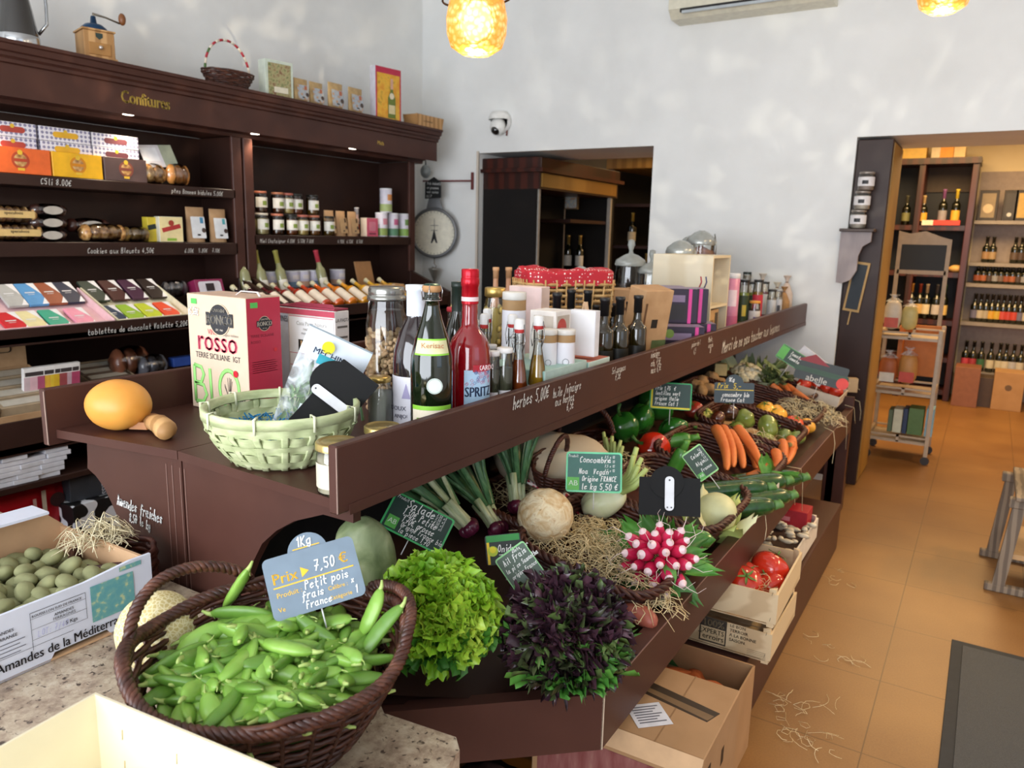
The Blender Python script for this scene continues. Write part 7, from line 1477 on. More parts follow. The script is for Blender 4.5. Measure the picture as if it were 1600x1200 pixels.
# radish bunch
def b_radish(root):
    rr=random.Random(21); pts=[]
    for i in range(26):
        u=(i+.5)/26; a=i*2.39996; q=math.sqrt(u)*.092; pts.append((q*math.cos(a),q*math.sin(a)*.95,.06*(1-u*1.6)))
    for i,(x,y,z) in enumerate(pts):
        m=MB(); d=Vector((x*12,y*12-.25,1)).normalized(); r=.0185*rr.uniform(.88,1.1); L=.036*rr.uniform(.95,1.25)
        Rq=d.to_track_quat('Z','Y').to_matrix().to_4x4(); Tm=Matrix.Translation((x,y,z))@Rq
        m.blob((0,0,0),(r,r,L),'radish',Tm,nu=16,nv=10,fn=lambda d:1-.12*max(0,d.z))
        prof=[(0,L*1.12),(r*.16,L*1.04),(r*.30,L*.97),(r*.50,L*.875),(r*.64,L*.77)]; m.lathe([(p*1.03,q*1.01) for p,q in prof],'#f2d6da;r.3,n.05',Tm,n=14)
        b=rr.uniform(0,6.28); k=rr.uniform(.01,.035); m.tube([Tm@Vector((0,0,L)),Tm@Vector((k*.3*math.cos(b),k*.3*math.sin(b),L+.02)),Tm@Vector((k*math.cos(b),k*math.sin(b),L+.04)),Tm@Vector((k*1.9*math.cos(b+.6),k*1.9*math.sin(b+.6),L+.05+rr.uniform(-.01,.02)))],[.0022,.001,.0007,.0004],'#f0ddd6',n=5)
        m.build('radish',root)
    m=MB()
    for i in range(34):
        a=rr.uniform(-3.14,3.14); leaf(m,(.03*math.cos(a),.03*math.sin(a),-.03),(math.cos(a),math.sin(a),rr.uniform(-.45,.1)),(0,0,1),rr.uniform(.10,.15),.055,'greenleaf' if i%3 else '#4a7a3a;r.45,n.2',.2,4,.4,6,6)
    leaf(m,(.02,-.01,.035),(.3,-.9,.25),(0,0,1),.075,.035,'greenleaf',.2,4,.5,5,5); m.build('radish_leaves',root)
q=CP+ray(1030,872)/FPX*(depth(PT(1030,895,.07))-.02); s_=54*depth(q)/FPX/.100
Fr=(CP-q).normalized(); inst('rad','radish_bunch',b_radish,'bunch of pink and white radishes with fine white roots','radishes',q,tuple((Fr+Vector((0,0,.35))).to_track_quat('Z','Y').to_euler()),scale=s_)
# shallots by the edge
for k,(px,py,t) in enumerate(((975,938,'brown red shallot nearest the dark red lettuce'),(1000,962,'second shallot tucked against the basket rim'))):
    q=PT(px,py,.05); inst('shl','shallot',elong(.10,.026,'#a85a48;r.4,n.15',ends=.5,bend=.05),t,'shallot',q,(0,.2,-.5+.4*k))
# cloth sack with gingham ribbon and small handled basket
def b_sack(root):
    m=MB(); m.blob((0,0,0),(.20,.13,.10),'cloth',nu=40,nv=20,fn=lambda d:1+.10*noise.noise(d*1.8)+.03*noise.noise(d*6)); m.build('sack_body',root)
    m=MB(); m.tube([(-.16,-.10,.00),(-.08,-.145,-.02),(.0,-.15,-.045),(.10,-.14,-.06),(.16,-.10,-.03)],.013,'gingham',n=6,flat=.35); m.tube([(.02,-.15,-.045),(.0,-.17,-.09),(.03,-.175,-.12)],.012,'gingham',n=6,flat=.3); m.tube([(.03,-.15,-.05),(.09,-.17,-.10),(.07,-.175,-.13)],.012,'gingham',n=6,flat=.3); m.blob((.03,-.155,-.05),(.018,.014,.016),'gingham'); m.build('gingham_ribbon',root,label='red and white gingham ribbon')
q=CP+ray(868,722)/FPX*2.62; inst('sack','cloth_sack',b_sack,'cream cloth sack tied with a gingham ribbon in the shade of the counter','sack',q,(.1,.1,.55),scale=1.05)
def b_smallbk(root):
    m=MB(); weave(m,[(.07+.004*i,.0+.012*i) for i in range(9)],'wickerd',n=48,stakes=16,th=.006,amp=.004); m.build('woven_body',root)
    m=MB(); braid(m,[(.105*math.cos(a),0,.10+.14*math.sin(a)) for a in[PI*i/14 for i in range(15)]],.006,.006,'wickerd',turns=12,closed=False); m.build('handle',root)
inst('sbk','handled_basket',b_smallbk,'small dark wicker basket with hoop handle behind the hanging sign','basket',CP+ray(922,722)/FPX*2.95,(0,-.2,.5))
inst('sbk2','handled_basket',b_smallbk,'dark wicker basket with brown loop handle above the celeriac','basket',CP+ray(862,752)/FPX*2.50,(.3,-.3,1.6),scale=.75)
# peppers
def b_pepper(mat,stem='#4a7a34;r.4'):
    def f(root):
        m=MB(); m.blob((0,0,0),(.048,.044,.055),mat,nu=40,nv=20,fn=lambda d:(1+.10*math.cos(3*math.atan2(d.y,d.x)+.5))*(1-.12*max(0,-d.z))*(1-.22*max(0,d.z-.8)*5*.5)); m.build('pepper_body',root)
        m=MB(); m.lathe([(.018,.044),(.012,.047),(.007,.052)],stem,n=10); m.tube([(0,0,.046),(.003,0,.065),(.014,0,.082)],[.006,.0055,.007],stem,n=8); m.build('stem',root)
    return f
q=PT(1022,700,.06); inst('pr','bell_pepper',b_pepper('pepperr'),'red bell pepper lying on its side among the green ones','pepper',q,(0,-1.25,.6),scale=1.3)
for k,(px,py,h,r,t) in enumerate(((975,668,.07,(0,-.4,.3),'green bell pepper leftmost under the counter edge'),(1002,655,.09,(0,.5,1.3),'green bell pepper behind the red one'),(1030,640,.09,(.6,.2,.3),'green bell pepper in the back, near the yellow framed sign'),(1052,672,.07,(.2,1.3,.9),'green bell pepper lying right of the red one'),(1015,625,.05,(.2,.3,2),'dark green pepper deepest in the shade'))):
    inst('pg','bell_pepper',b_pepper('pepperg'),t,'pepper',PT(px,py,h),r,scale=1.3)
for k,(px,py,t) in enumerate(((1045,690,'pale striped courgette beside the red pepper'),(1052,735,'short courgette standing behind the black price board'))):
    inst('zuc2','courgette',elong(.2,.03,'cucum',bend=.02,flute=.05,stem=.03),t,'courgette',PT(px,py,.07),(0,-.2-1.0*k,.5))
# carrots
def b_carrot(L,r,top=True):
    def f(root):
        m=MB(); rr=random.Random(int(L*1000))
        def g(u,v):
            a=2*PI*u; t=v; q=r*.92*(1-.5*t**1.3)*min(1,(t*14+.35))*(1-max(0,t-.94)*14*.9)*(1+.03*math.sin(t*60))
            return (.02*math.sin(t*3)*L*3,q*math.cos(a),-t*L) if 0 else (t*L,.012*math.sin(t*3.2)+q*math.cos(a),q*math.sin(a))
        m.grid(g,16,22,'carrot',wrap=True); m.build('root',root)
        m=MB(); m.lathe([(r*.45,0),(r*.35,.004),(.0,.006)],'#7a6a34;r.7',Matrix.Rotation(-PI/2,4,'Y'),n=8); m.build('crown',root)
    return f
cd=[((1118,668),(1136,735),.16,'leftmost of the row of long carrots'),((1128,668),(1146,730),.15,'second long carrot from the left, partly hidden'),((1138,675),(1162,732),.13,'middle carrot of the row in the wicker basket'),((1150,668),(1190,730),.14,'long carrot lying to the right of the middle one'),((1160,690),(1182,732),.08,'carrot crossing low at the front of the row')]
def pose(key,name,b,a,e,L,label,cat,scale=1,width=1):
    d=(e-a); q=d.to_track_quat('X','Z'); s_=d.length/L
    return inst(key,name,b,label,cat,a,tuple(q.to_euler()),scale=(s_,scale*width,scale*width))
inst('cw','carrot',b_carrot(.22,.022),'short carrot end poking out by the tray edge basket','carrot',PT(1228,745,.07),(0,.1,-2.2))
for k,(a,e,hh,t) in enumerate(cd): pose('cw','carrot',b_carrot(.22,.022),PT(*a,hh),PT(*e,max(.05,hh-.06)),.22,t,'carrot',1.25)
for k,(a,e,t) in enumerate((((1212,705),(1206,742),'carrot standing by the right rim, left one'),((1222,690),(1216,735),'carrot standing by the right rim, middle one'),((1236,685),(1228,725),'carrot standing by the right rim, right one'),((1205,728),(1165,745),'carrot lying flat before the carrot row'),((1234,695),(1244,700),'stub of a carrot at the basket rim'))):
    pose('cw','carrot',None,PT(*a,.12),PT(*e,.06),.22,t,'carrot',1.15)
for k,(a,e,t) in enumerate((((1218,598),(1235,620),'slim carrot of the bunch under the cauliflower leaves'),((1228,602),(1262,630),'slim carrot of the bunch, longest to the right'),((1205,602),(1225,618),'slim carrot of the bunch, leftmost'),((1240,612),(1272,635),'slim carrot of the bunch, rightmost'))):
    pose('cw','carrot',None,PT(*a,.12),PT(*e,.09),.22,t,'carrot',1.0)
inst('kfr','kraft_liner',(lambda r:(lambda m:(m.span(-.17,.17,-.18,.18,0,.004,'kraft'),m.build('paper_sheet',r)))(MB())),'kraft paper lining under the carrots','paper',onT(-.88,3.60,.03),RTE)
# tomatoes
def b_tom(mat,rib=.05,calyx=True,k=6):
    def f(root):
        m=MB(); m.blob((0,0,0),(.045,.045,.036),mat,nu=36,nv=16,fn=lambda d:1+rib*math.cos(k*math.atan2(d.y,d.x))*(1-d.z*d.z)-.10*max(0,d.z-.85)*6*.5); m.build('tomato_body',root)
        if calyx:
            m=MB()
            for i in range(5): a=i*1.2566; leaf(m,(0,0,.034),(math.cos(a),math.sin(a),.15),(0,0,1),.022,.006,'#5a7a34;r.6',.1,3,.3,2,3)
            m.tube([(0,0,.032),(0,0,.045)],.0025,'#5a7a34',n=5); m.build('calyx',root)
    return f
tm=[(1210,650,.10,'yeltom',1.3,.7,'big ribbed yellow tomato in the middle of the basket'),(1196,640,.12,'yeltom',1.0,.2,'smaller yellow tomato behind the big one'),(1200,668,.10,'grntom',1.25,1.3,'large ribbed green tomato nearest the rim'),(1163,655,.10,'grntom',1.1,1.2,'green brown tomato left of the yellow ones'),(1138,645,.11,'#4a2a1c;r.2,g',1.1,.4,'dark brown tomato at the basket back'),(1120,655,.09,'#5a2c1c;r.2,g',.95,.9,'brown red tomato above the carrots'),(1150,670,.06,'grntom',.9,.3,'small green tomato low in the basket'),(1195,683,.06,'#8aa03c;r.3,g',.9,.2,'light green tomato below the large ribbed one'),(1241,662,.09,'#e0583a;r.25,g',1.0,.3,'coral red tomato on the straw'),(1262,665,.08,'#e8a83a;r.25,g',.9,.8,'yellow orange tomato on the straw'),(1252,672,.06,'#e88a4a;r.25,g',.85,.4,'pale orange tomato between two others on the straw'),(1245,684,.06,'#8a9a4a;r.3,g',.9,.4,'green tomato near the tray edge'),(1225,680,.06,'#7a8a4a;r.3,g',.8,.4,'small dull green tomato beside the straw'),(1084,640,.09,'#a83a2c;r.3,g',1.0,.4,'red tomato behind the yellow framed sign'),(1100,650,.08,'#b8b85a;r.4',1.0,.4,'pale green apple like fruit by the yellow framed sign')]
for k,(px,py,h,mt,s_,rx,t) in enumerate(tm): inst('tm'+mt,'tomato',b_tom(mt,.06 if 'tom' in mt else .02),t,'tomato',PT(px,py,h),(rx,-.4,k),scale=s_*1.05)
# cauliflower and leaves, potatoes, mushrooms
def b_cauli(root):
    m=MB(); rr=random.Random(4)
    for i in range(60):
        u=(i+.5)/60; z=1-1.1*u; s_=math.sqrt(max(0,1-z*z)); a=i*2.39996; m.blob((.075*s_*math.cos(a),.075*s_*math.sin(a),.06*z),(.022,.022,.02),'cauli',nu=9,nv=6)
    m.blob((0,0,0),(.075,.075,.06),'cauli'); m.build('curd',root)
    m=MB()
    for i in range(13): a=i*.9; leaf(m,(.04*math.cos(a),.04*math.sin(a),-.04),(math.cos(a),math.sin(a),.5),(math.cos(a),math.sin(a),1),.16,.08,'#8a9a78;r.5,n.15' if i%2 else '#b8bf98;r.5,n.1',.15,5,-.2,6,6)
    m.build('outer_leaves',root)
inst('cf','cauliflower',b_cauli,'cream cauliflower with grey green leaves at the far end of the tray','cauliflower',PT(1168,592,.09),(.2,.3,.2),scale=1.2)
m=MB(); rr=random.Random(14)
for i in range(60): x=rr.uniform(-.12,.12); leaf(m,(x,rr.uniform(-.06,.06),0),(rr.uniform(-.3,.6),rr.uniform(-1,.3),rr.uniform(.0,.6)),(0,0,1),.14,.03,'#7a8a5a;r.6,n.3',.3,5,.6,4,5)
m.build('carrot_greens',None,'soft green feathery tops of the far carrot bunch','leaves',loc=PT(1205,592,.12))
for k,(px,py,h) in enumerate(((1088,602,.08),(1100,596,.09),(1112,590,.10),(1122,600,.07),(1095,612,.06),(1108,610,.07))):
    inst('pot','potato',elong(.10,.03,'#b8946a;r.8,n.15',ends=.5,bmp=.2),'small potato or root in the shade left of the dark price sign','root vegetable',PT(px,py,h),(.3*k,.2,k*1.3),group='pale roots beside the cauliflower')
inst('ck','cork_block',b_carton(.07,.05,.07,'#d8c48a'),'small pale cheese coloured block beside the cauliflower','block',PT(1125,586,.10),(0,0,.4))
q=PT(1105,612,.05); inst('dak','white_radish',elong(.26,.028,'#e0d8c0;r.5,n.05',ends=.5,bend=.03),'long pale white root lying left of the dark price sign','root vegetable',q,(0,-.1,.5))
# punnet of red tomatoes at the far end
q=PT(1282,612,.10)
inst('pun','tomato_punnet',lambda r:(lambda m:(m.span(-.12,.12,-.14,.14,0,.005,'#d8c8b4'),[m.box((s_*.122,0,.03),(.004,.284,.06),'#d8c8b4') for s_ in(-1,1)],[m.box((0,s_*.142,.03),(.244,.004,.06),'#d8c8b4') for s_ in(-1,1)],m.build('card_punnet',r)))(MB()),'white card punnet for the red tomatoes at the far tray end','punnet',q+Vector((0,0,-.03)),RTE)
for k,(px,py) in enumerate(((1256,600),(1276,600),(1292,606),(1306,612),(1263,588),(1300,596))):
    inst('tmtomato','tomato',b_tom('tomato',.0),'red tomato in the far punnet, %s'%('leftmost','second from the left','third from the left','rightmost front','upper left','upper right')[k],'tomato',PT(px,py,.12+.03*(k>3)),(.3,0,k),scale=.95)
strawT(1318,605,(.07,.06,.04),60,'pale straw spilling at the far tray corner',.06,15,'strawp')
inst('ckb','wood_offcut',b_carton(.06,.05,.09,'cratewood'),'small pale wooden corner piece at the tray end','wood piece',PT(1330,612,.06),(0,0,.4))

# ------------------------------------------------------------------ price signs in the produce
AB='#5ab04a;r.5'
WH='#f2f2ee;n.02'
def L(m,s,t,h,x,y,w=None,mat=WH,rot=0,adv=.6): m.hand(t,h*s,mat,Matrix.Translation((x*s,y*s,.0036))@Matrix.Rotation(rot,4,'Z'),(w or h*.11)*s,adv=adv)
def ablogo(m,s,x,y,k=18):
    m.rect((x-k/2)*s,(x+k/2)*s,(y-k*.55)*s,(y+k*.5)*s,AB,None,.0038); m.text('AB',k*.62*s,'#e8f4e4',T(((x)*s,(y-k*.18)*s,.0)),'CENTER',z=.0042,bold=.0004)
def s_salade(m,s):
    L(m,s,'Produit',5,-46,22); L(m,s,'Salade',13,-27,15); L(m,s,'1,30€ Petite',11,-28,2,adv=.5); L(m,s,'1,70€ grosse',10,-24,-9,adv=.5); L(m,s,'Origine France bio',8,-22,-17,adv=.55); L(m,s,'la piece 1,70',8,-22,-26,adv=.6); ablogo(m,s,-36,-15,18)
    for k in range(4): L(m,s,'7,50 x5',4.5,22,22-6*k)
sign('price_sign','dark green price sign reading Salade with AB logo above the bright lettuce',652,817,1.97,104,60,-.46,'#15352a;r.5',s_salade,edge='#3fae62;r.4',pitch=-.15,disc_=None)
def s_big(m,s):
    Y_='#e8b82c;n.03'; z=.0036
    m.text('Prix',24*s,Y_,T((-62*s,6*s,0)),z=z,bold=.0006); m.face([(-17*s,6*s,z),(-17*s,22*s,z),(-5*s,14*s,z)],Y_); m.rect(-62*s,62*s,-.2*s,1.8*s,Y_,None,z)
    m.text('€',22*s,Y_,T((42*s,10*s,0)),z=z,bold=.0008); L(m,s,'7,50',16,2,10,1.8); m.text('Produit :',11*s,Y_,T((-60*s,-15*s,0)),z=z); L(m,s,'Petit pois',13,-18,-14,1.5); L(m,s,'frais',12,-25,-28,1.5); L(m,s,'France',11,-22,-42,1.5)
    m.text('Ve',10*s,Y_,T((-62*s,-36*s,0)),z=z); m.text('Calibre :',9*s,Y_,T((16*s,-26*s,0)),z=z); L(m,s,'x',9,52,-24,1.4); m.text('Catégorie',9*s,Y_,T((14*s,-41*s,0)),z=z); L(m,s,'1',12,55,-41,1.5)
def s_bigd(m,s):
    m.hand('1Kg',15*s,WH,T((-14*s,40*s,.0005)),1.7*s); m.rect(-22*s,18*s,36*s,37.6*s,'#e8b82c',None,.0008)
sign('price_sign','large grey price sign with round 1Kg top reading 7,50 behind the pea basket',491,903,1.33,142,96,.30,'#70808e;r.5',s_big,disc_=None,rad=.1,pitch=-.12,stick=30)
o=bpy.data.objects[-1]
for ob in list(bpy.data.objects):
    if ob.get('label','').startswith('large grey price sign'):
        m=MB(); s=1.33/FPX; m.prism([(x*s,(y+42)*s) for x,y in [(31*math.cos(a),31*math.sin(a)) for a in[2*PI*i/32 for i in range(32)]]],.003,'#70808e;r.5',z0=-.0032)
        m.hand('1Kg',15*s,WH,T((-15*s,54*s,.0005)),1.8*s); m.rect(-22*s,20*s,50*s,51.6*s,'#e8b82c',None,.0006); m.build('weight_disc',ob,label='round top reading 1Kg')
def s_gar(m,s): m.rect(-26*s,26*s,12*s,22*s,'#2a8a3a',None,.0037); m.rect(-26*s,-22*s,-22*s,12*s,'#e8c81c',None,.0037); disc(m,8*s,'#b8c82c',None,.0042,-17*s,-2*s); disc(m,5*s,'#e8d81c',None,.0046,-17*s,0); L(m,s,'Onidy 6 €',10,-10,-4,1.3); m.rect(-8*s,20*s,-9*s,-8*s,WH,None,.0037)
sign('price_sign','small black and green price sign with a yellow fruit mark, half behind the tilted one',787,858,1.93,56,46,.10,'#12201a;r.5',s_gar,pitch=-.1)
def s_ail(m,s): L(m,s,'Ail frais',9,-20,12,1.1); L(m,s,'la pièce Samantha',7,-23,0,.9,adv=.5); L(m,s,'origine France',7,-20,-12,.9,adv=.5); ablogo(m,s,-20,-23,10); L(m,s,'60cts',5,2,22,.7)
sign('price_sign','tilted grey green price sign between the two lettuces',812,885,1.80,55,60,.62,'#4a5c4e;r.5',s_ail,edge='#8ac884;r.4',pitch=-.1)
def s_conc(m,s):
    L(m,s,'Produit',4,-40,23); L(m,s,'Concombre',9,-23,15,1.1); L(m,s,'Noa  Vegan',8,-24,-3,1.0); L(m,s,'Origine FRANCE',7.5,-19,-14,1.0,adv=.56); L(m,s,'le kg 5,50 €',9,-20,-27,1.2); ablogo(m,s,-32,-18,19)
    for k in range(4): L(m,s,'7,5 x 10',4,16,22-7*k,.5)
sign('price_sign','upright mint edged price sign reading 5,50 € in the middle of the tray',928,738,2.33,87,63,-.03,'#31655a;r.45',s_conc,edge='#6fd6a0;r.4',pitch=-.1,stick=26)
def s_cel(m,s): L(m,s,'Celeri',6,-8,10,.8); L(m,s,'Algin',6,-8,-3,.8); L(m,s,'France',5,-6,-14,.7); ablogo(m,s,-10,-18,10); [L(m,s,'7,5',3,8,16-5*k,.4) for k in range(5)]
sign('price_sign','small tilted green price sign before the carrots',1094,723,2.55,35,50,.62,'#2a4434;r.5',s_cel,edge='#9ad884;r.4',pitch=-.1)
def s_yel(m,s): m.rect(-30*s,30*s,-20*s,-17.5*s,'#e8d820',None,.0038); m.rect(-30*s,-27.5*s,-20*s,18*s,'#e8d820',None,.0038); [L(m,s,t,6,-24,9-8*k,.8,adv=.5) for k,t in enumerate(('Prix 1,75  €','lentilles vert','origine Italie','France Cat 1'))]
sign('price_sign','price sign with green and yellow frame under the far counter edge',1048,619,3.15,64,42,-.06,'#1c3a34;r.5',s_yel,edge='#1c9a54;r.4',pitch=-.1)
def s_drk(m,s): L(m,s,'Prix  5,-',8,-26,7,1,'#e8c82c'); m.rect(-29*s,29*s,4*s,5*s,'#e8c82c',None,.0036); L(m,s,'concombre bio',6.5,-18,-6,.9,adv=.5); L(m,s,'France Cat',6,-20,-14,.8); L(m,s,'1Kg',6,-9,18,.9)
sign('price_sign','dark blue grey price sign with round 1Kg top before the cauliflower',1147,614,3.35,60,32,-.03,'#2c3c44;r.5',s_drk,pitch=-.1,disc_=(0,15,14,1))
sign('price_sign','black blank price board seen from behind with white clip handle above the radishes',1046,776,2.18,94,60,-.04,'#050608;r.85',None,pitch=-.2,disc_=(-4,22,26,3),strip=(54,14,4),rad=.02)
def s_far(m,s): m.rect(-24*s,-12*s,-10*s,10*s,AB,None,.0036); [L(m,s,'Tomate 3,5',5,-8,3-7*k,.8) for k in range(2)]
sign('price_sign','green price card leaning far back by the white wall',1240,560,4.1,50,24,-.58,'#20402e;r.5',s_far,edge='#4a9a4a;r.4')
def s_pack(m,s): m.face([(-40*s,12*s,.0036),(-15*s,26*s,.0036),(10*s,12*s,.0036)],'#8a1420'); m.rect(-40*s,40*s,-4*s,4*s,'#2a4a34',None,.0036); m.text('abelle',14*s,'#f0ece4',T((-20*s,-16*s,0)),z=.004,bold=.0006); disc(m,9*s,'#d8382c',None,.004,34*s,-8*s)
sign('printed_packaging','dark printed tomato packaging with red shapes behind the punnet',1283,583,4.05,76,34,-.28,'#16201c;r.45',s_pack,cat='packaging')
m=MB(); m.box((0,0,0),(.22,.01,.13),'#dcdce4'); m.build('white_leaflet',None,'white paper sheet sticking up behind the tomato packaging','paper',loc=CP+ray(1268,572)/FPX*4.2,rot=(.2,.6,.5))
# ------------------------------------------------------------------ crates under the tray
def slatcrate(w,d,h,slats=2,mat='cratewood',deco=None,gap=.006):
    def f(root):
        for s_ in(-1,1):
            m=MB()
            for k in range(slats):
                hh=(h-.02)/slats; z=.014+hh*(k+.5); m.box((0,s_*d/2,z),(w,.005,hh-gap),mat)
            F=FR((0,s_*(d/2+.0028),0),(-s_,0,0),(0,0,1))
            for sx in(-1,1):
                for k in range(slats*2): z=.03+(h-.04)*k/(slats*2-1 or 1); m.tube([(sx*(w/2-.02),z-.006,0),(sx*(w/2-.018),z+.006,0)],.0007,'#5a5048',T=F,n=3)
            if deco and s_<0: deco(m,F,w,h)
            m.build('side_panel',root)
        for s_ in(-1,1):
            m=MB()
            for k in range(slats): hh=(h-.02)/slats; m.box((s_*(w/2-.004),0,.014+hh*(k+.5)),(.007,d-.006,hh-gap),mat)
            m.build('end_panel',root)
        for sx in(-1,1):
            for sy in(-1,1): m=MB(); m.prism([(0,0),(.022*-sx,0),(0,.022*-sy)][::(1 if sx*sy>0 else -1)],h+.004,mat,T((sx*(w/2-.008),sy*(d/2-.003),0))); m.build('corner_post',root)
        m=MB(); 
        for k in range(5): m.box((0,-d/2+d*(k+.5)/5,.008),(w-.01,d/5-.008,.004),mat)
        m.build('bottom_boards',root)
    return f
# printed crate, tomato crate on top of it
a=P(1205,990,x=-.47); zc=.0605+.16
def deco_terr(m,F,w,h):
    F=F@T((.035,0,0)); m.rect(-.04,.05,h*.2,h*.95,'#3a342e',F,.002); m.rect(-.036,.046,h*.24,h*.92,'#cdb690',F,.0024); m.rect(-.036,.046,h*.66,h*.92,'#3a342e',F,.0028)
    m.text('100%',.034,'#d8c49c',F@T((.042,h*.70,0)),'RIGHT',z=.0034,bold=.0006); m.text('EXPERTS',.024,'#3a342e',F@T((.043,h*.48,0)),'RIGHT',z=.0034,sx=.9,bold=.0004); m.text('Terroirs',.027,'#3a342e',F@T((.043,h*.30,0)),'RIGHT',z=.0034,sx=.95,bold=.0004)
    for k,t in enumerate(('LE BON','TERROIR','A LA BONNE','SAISON.')): m.text(t,.015,'#3a342e',F@T((.06,h*(.84-.14*k),0)),z=.0026,bold=.0003)
    for k in range(5): m.rect(.12,.18,h*(.12+.05*k),h*(.13+.05*k),'#6a5a48',F)
y1c=P(1212,985,x=-.46); 
TC=Vector((-.70,2.62,.0)); 
inst('crate2','wooden_crate',slatcrate(.46,.36,.118,1,deco=deco_terr),'printed wooden produce crate with terroir lettering, under the tomato crate','crate',(-.685,2.37+.18,.252),(0,0,0))
yb=2.38
inst('crate1','wooden_crate',slatcrate(.46,.40,.128,1),'plain pale wooden crate of red tomatoes, on top of the printed crate','crate',(-.685,yb+.20,.3745),(0,0,.02))
for k,(dx,dy,dz,s_) in enumerate(((.10,-.10,.09,1.5),(.03,.0,.10,1.45),(.15,.05,.11,1.5),(-.05,-.08,.08,1.4),(.17,-.02,.07,1.3),(-.02,.1,.07,1.3),(.09,-.02,.08,1.3),(-.12,.0,.08,1.3))):
    inst('bigtom','beef_tomato',b_tom('tomato',.03),'large red tomato in the lower crate, %s'%('nearest the front corner','second from the front','rearmost right','front left','right side wedged','back left','in the middle','far left')[k],'tomato',(-.685+dx,yb+.20+dy,.3745+dz*.9),(.5,.3,k),scale=s_)
m=MB(); strawmb(m,(0,0,0),(.08,.14,.03),90,'straw',L=(.04,.1),r=.001,seed=4,lift=.02); m.build('crate_straw',None,'thin straw in the tomato crate','straw',kind='stuff',loc=(-.56,yb+.19,.455))
# farther crate with mushrooms
yf_=yb+.62
inst('crate3','wooden_crate',slatcrate(.40,.62,.12,1,mat='#e0d8cc;r.6,n.06'),'whitish wooden crate of mushroom trimmings behind the tomato crate','crate',(-.735,yf_+.26,.252),(0,0,0))
m=MB(); m.span(-.92,-.55,yf_-.03,yf_+.55,.265,.34,'#3a241c;r.8,n.3'); m.build('dark_soil_fill',None,'dark brown loose fill in the whitish crate','fill',kind='stuff')
m=MB(); rr=random.Random(5)
for k in range(70): m.blob((rr.uniform(-.17,.19),rr.uniform(-.12,.2),rr.uniform(0,.04)),(rr.uniform(.012,.03),.012,.01),'#d8ccb4;r.7,n.15',nu=7,nv=5,fn=lambda d:1+.3*noise.noise(d*2+Vector((k,0,0))))
m.build('mushroom_pieces',None,'heap of pale mushroom pieces in the whitish crate','mushrooms',kind='stuff',loc=(-.72,yf_+.25,.345))
inst('rbx','red_carton',b_carton(.36,.12,.08,'#a81c2c',deco=lambda m,w,d,h:m.rect(-w*.3,w*.3,h*.35,h*.6,'#d8808a',FF(d))),'red printed carton at the far end of the whitish crate','carton',(-.74,yf_+.49,.342))
# open sweet potato box
yc=P(1150,1060,x=-.55).y
def b_opbox(root):
    w,d,h,t=.48,.24,.285,.006; m=MB(); m.span(-w/2,w/2,-d/2,d/2,0,t,'card')
    for s_ in(-1,1): m.span(s_*w/2-t/2,s_*w/2+t/2,-d/2,d/2,0,h,'card'); m.span(-w/2,w/2,s_*d/2-t/2,s_*d/2+t/2,0,h,'card')
    m.face([(-.2,.2,.001),(-.0,.2,.001),(-.08,.27,.001),(-.2,.27,.001)],'#3a6a34',FR((0,d/2-.004,0),(1,0,0),(0,0,1))); m.build('carton_body',root)
inst('opb','open_carton',b_opbox,'open kraft carton of sweet potatoes under the tray','carton',(-.725,2.165,.001))
for k in range(7): inst('swp','sweet_potato',elong(.2,.04,'sweetp',ends=.5,bend=.06,bmp=.15),'orange brown sweet potato in the open carton under the tray','sweet potato',(-.725+(-.1,.02,.12,-.02,.09,-.12,.13)[k],2.175+(-.03,.03,-.03,-.04,.04,.03,.0)[k],.17+.02*(k%3)),(0,.1,.5*k),group='sweet potatoes in the open carton')
# big closed carton in front
def b_bigbox(root):
    w,d,h=.44,.32,.36; m=MB(); m.box((0,0,h/2),(w,d,h),'card',b=.003)
    Tt=T((0,0,h)); F=FR((0,-d/2,0),(1,0,0),(0,0,1))
    for x in(-.12,-.02,.10): m.rect(x,x+.004,-d/2,d/2,'#96714c',Tt)
    m.prism([(-w*.46,.05),(w*.42,-.02),(w*.46,.03),(-w*.1,.08),(-w*.46,.09)][::1],.0012,'#3a2c20',Tt); m.prism([(-w*.1,.035),(w*.42,-.015),(w*.44,.01),(-w*.1,.05)],.0016,'#7c6144',Tt)
    Tl=Tt@T((.055,-.07,0),(0,0,.75)); m.rect(-.045,.045,-.045,.045,'#e4e4ea',Tl,.0012)
    for k in range(7): m.rect(-.035,.035-.01*(k%3),.03-.01*k,.034-.01*k,'#6a6a74',Tl,.0016)
    m.rect(-w*.46,w*.26,0,h*.82,'redcarton',F,.001); S=FR((w/2,0,0),(0,1,0),(0,0,1))
    for z,y in((.27,-.12),(.24,.0),(.12,-.14)): m.rect(y,y+.025,z,z+.045,'#2a1c14',S)
    m.tube([(.02,h*.66,0),(-.04,h*.70,0),(-.10,h*.62,0),(-.08,h*.45,0)],.006,'#b89a84',n=5,T=F,flat=.1)
    m.build('carton_body',root)
    m=MB(); m.box((0,-.0,0),(w,.045,.004),'#c8a27a;r.8',T((0,-d/2-.012,h-.018),(1.0,0,0))); m.build('front_flap',root)
cbx=P(1160,1085,z=.44)
inst('bigb','large_carton',b_bigbox,'large kraft carton with slit top and faded red print under the tray front','carton',(cbx.x-.222,cbx.y-.165,.09),(0,0,.02))
m=MB(); m.span(cbx.x-.44,cbx.x-.02,cbx.y-.31,cbx.y-.02,0.001,.088,'card'); m.build('flat_carton',None,'flattened carton under the large kraft carton','carton')
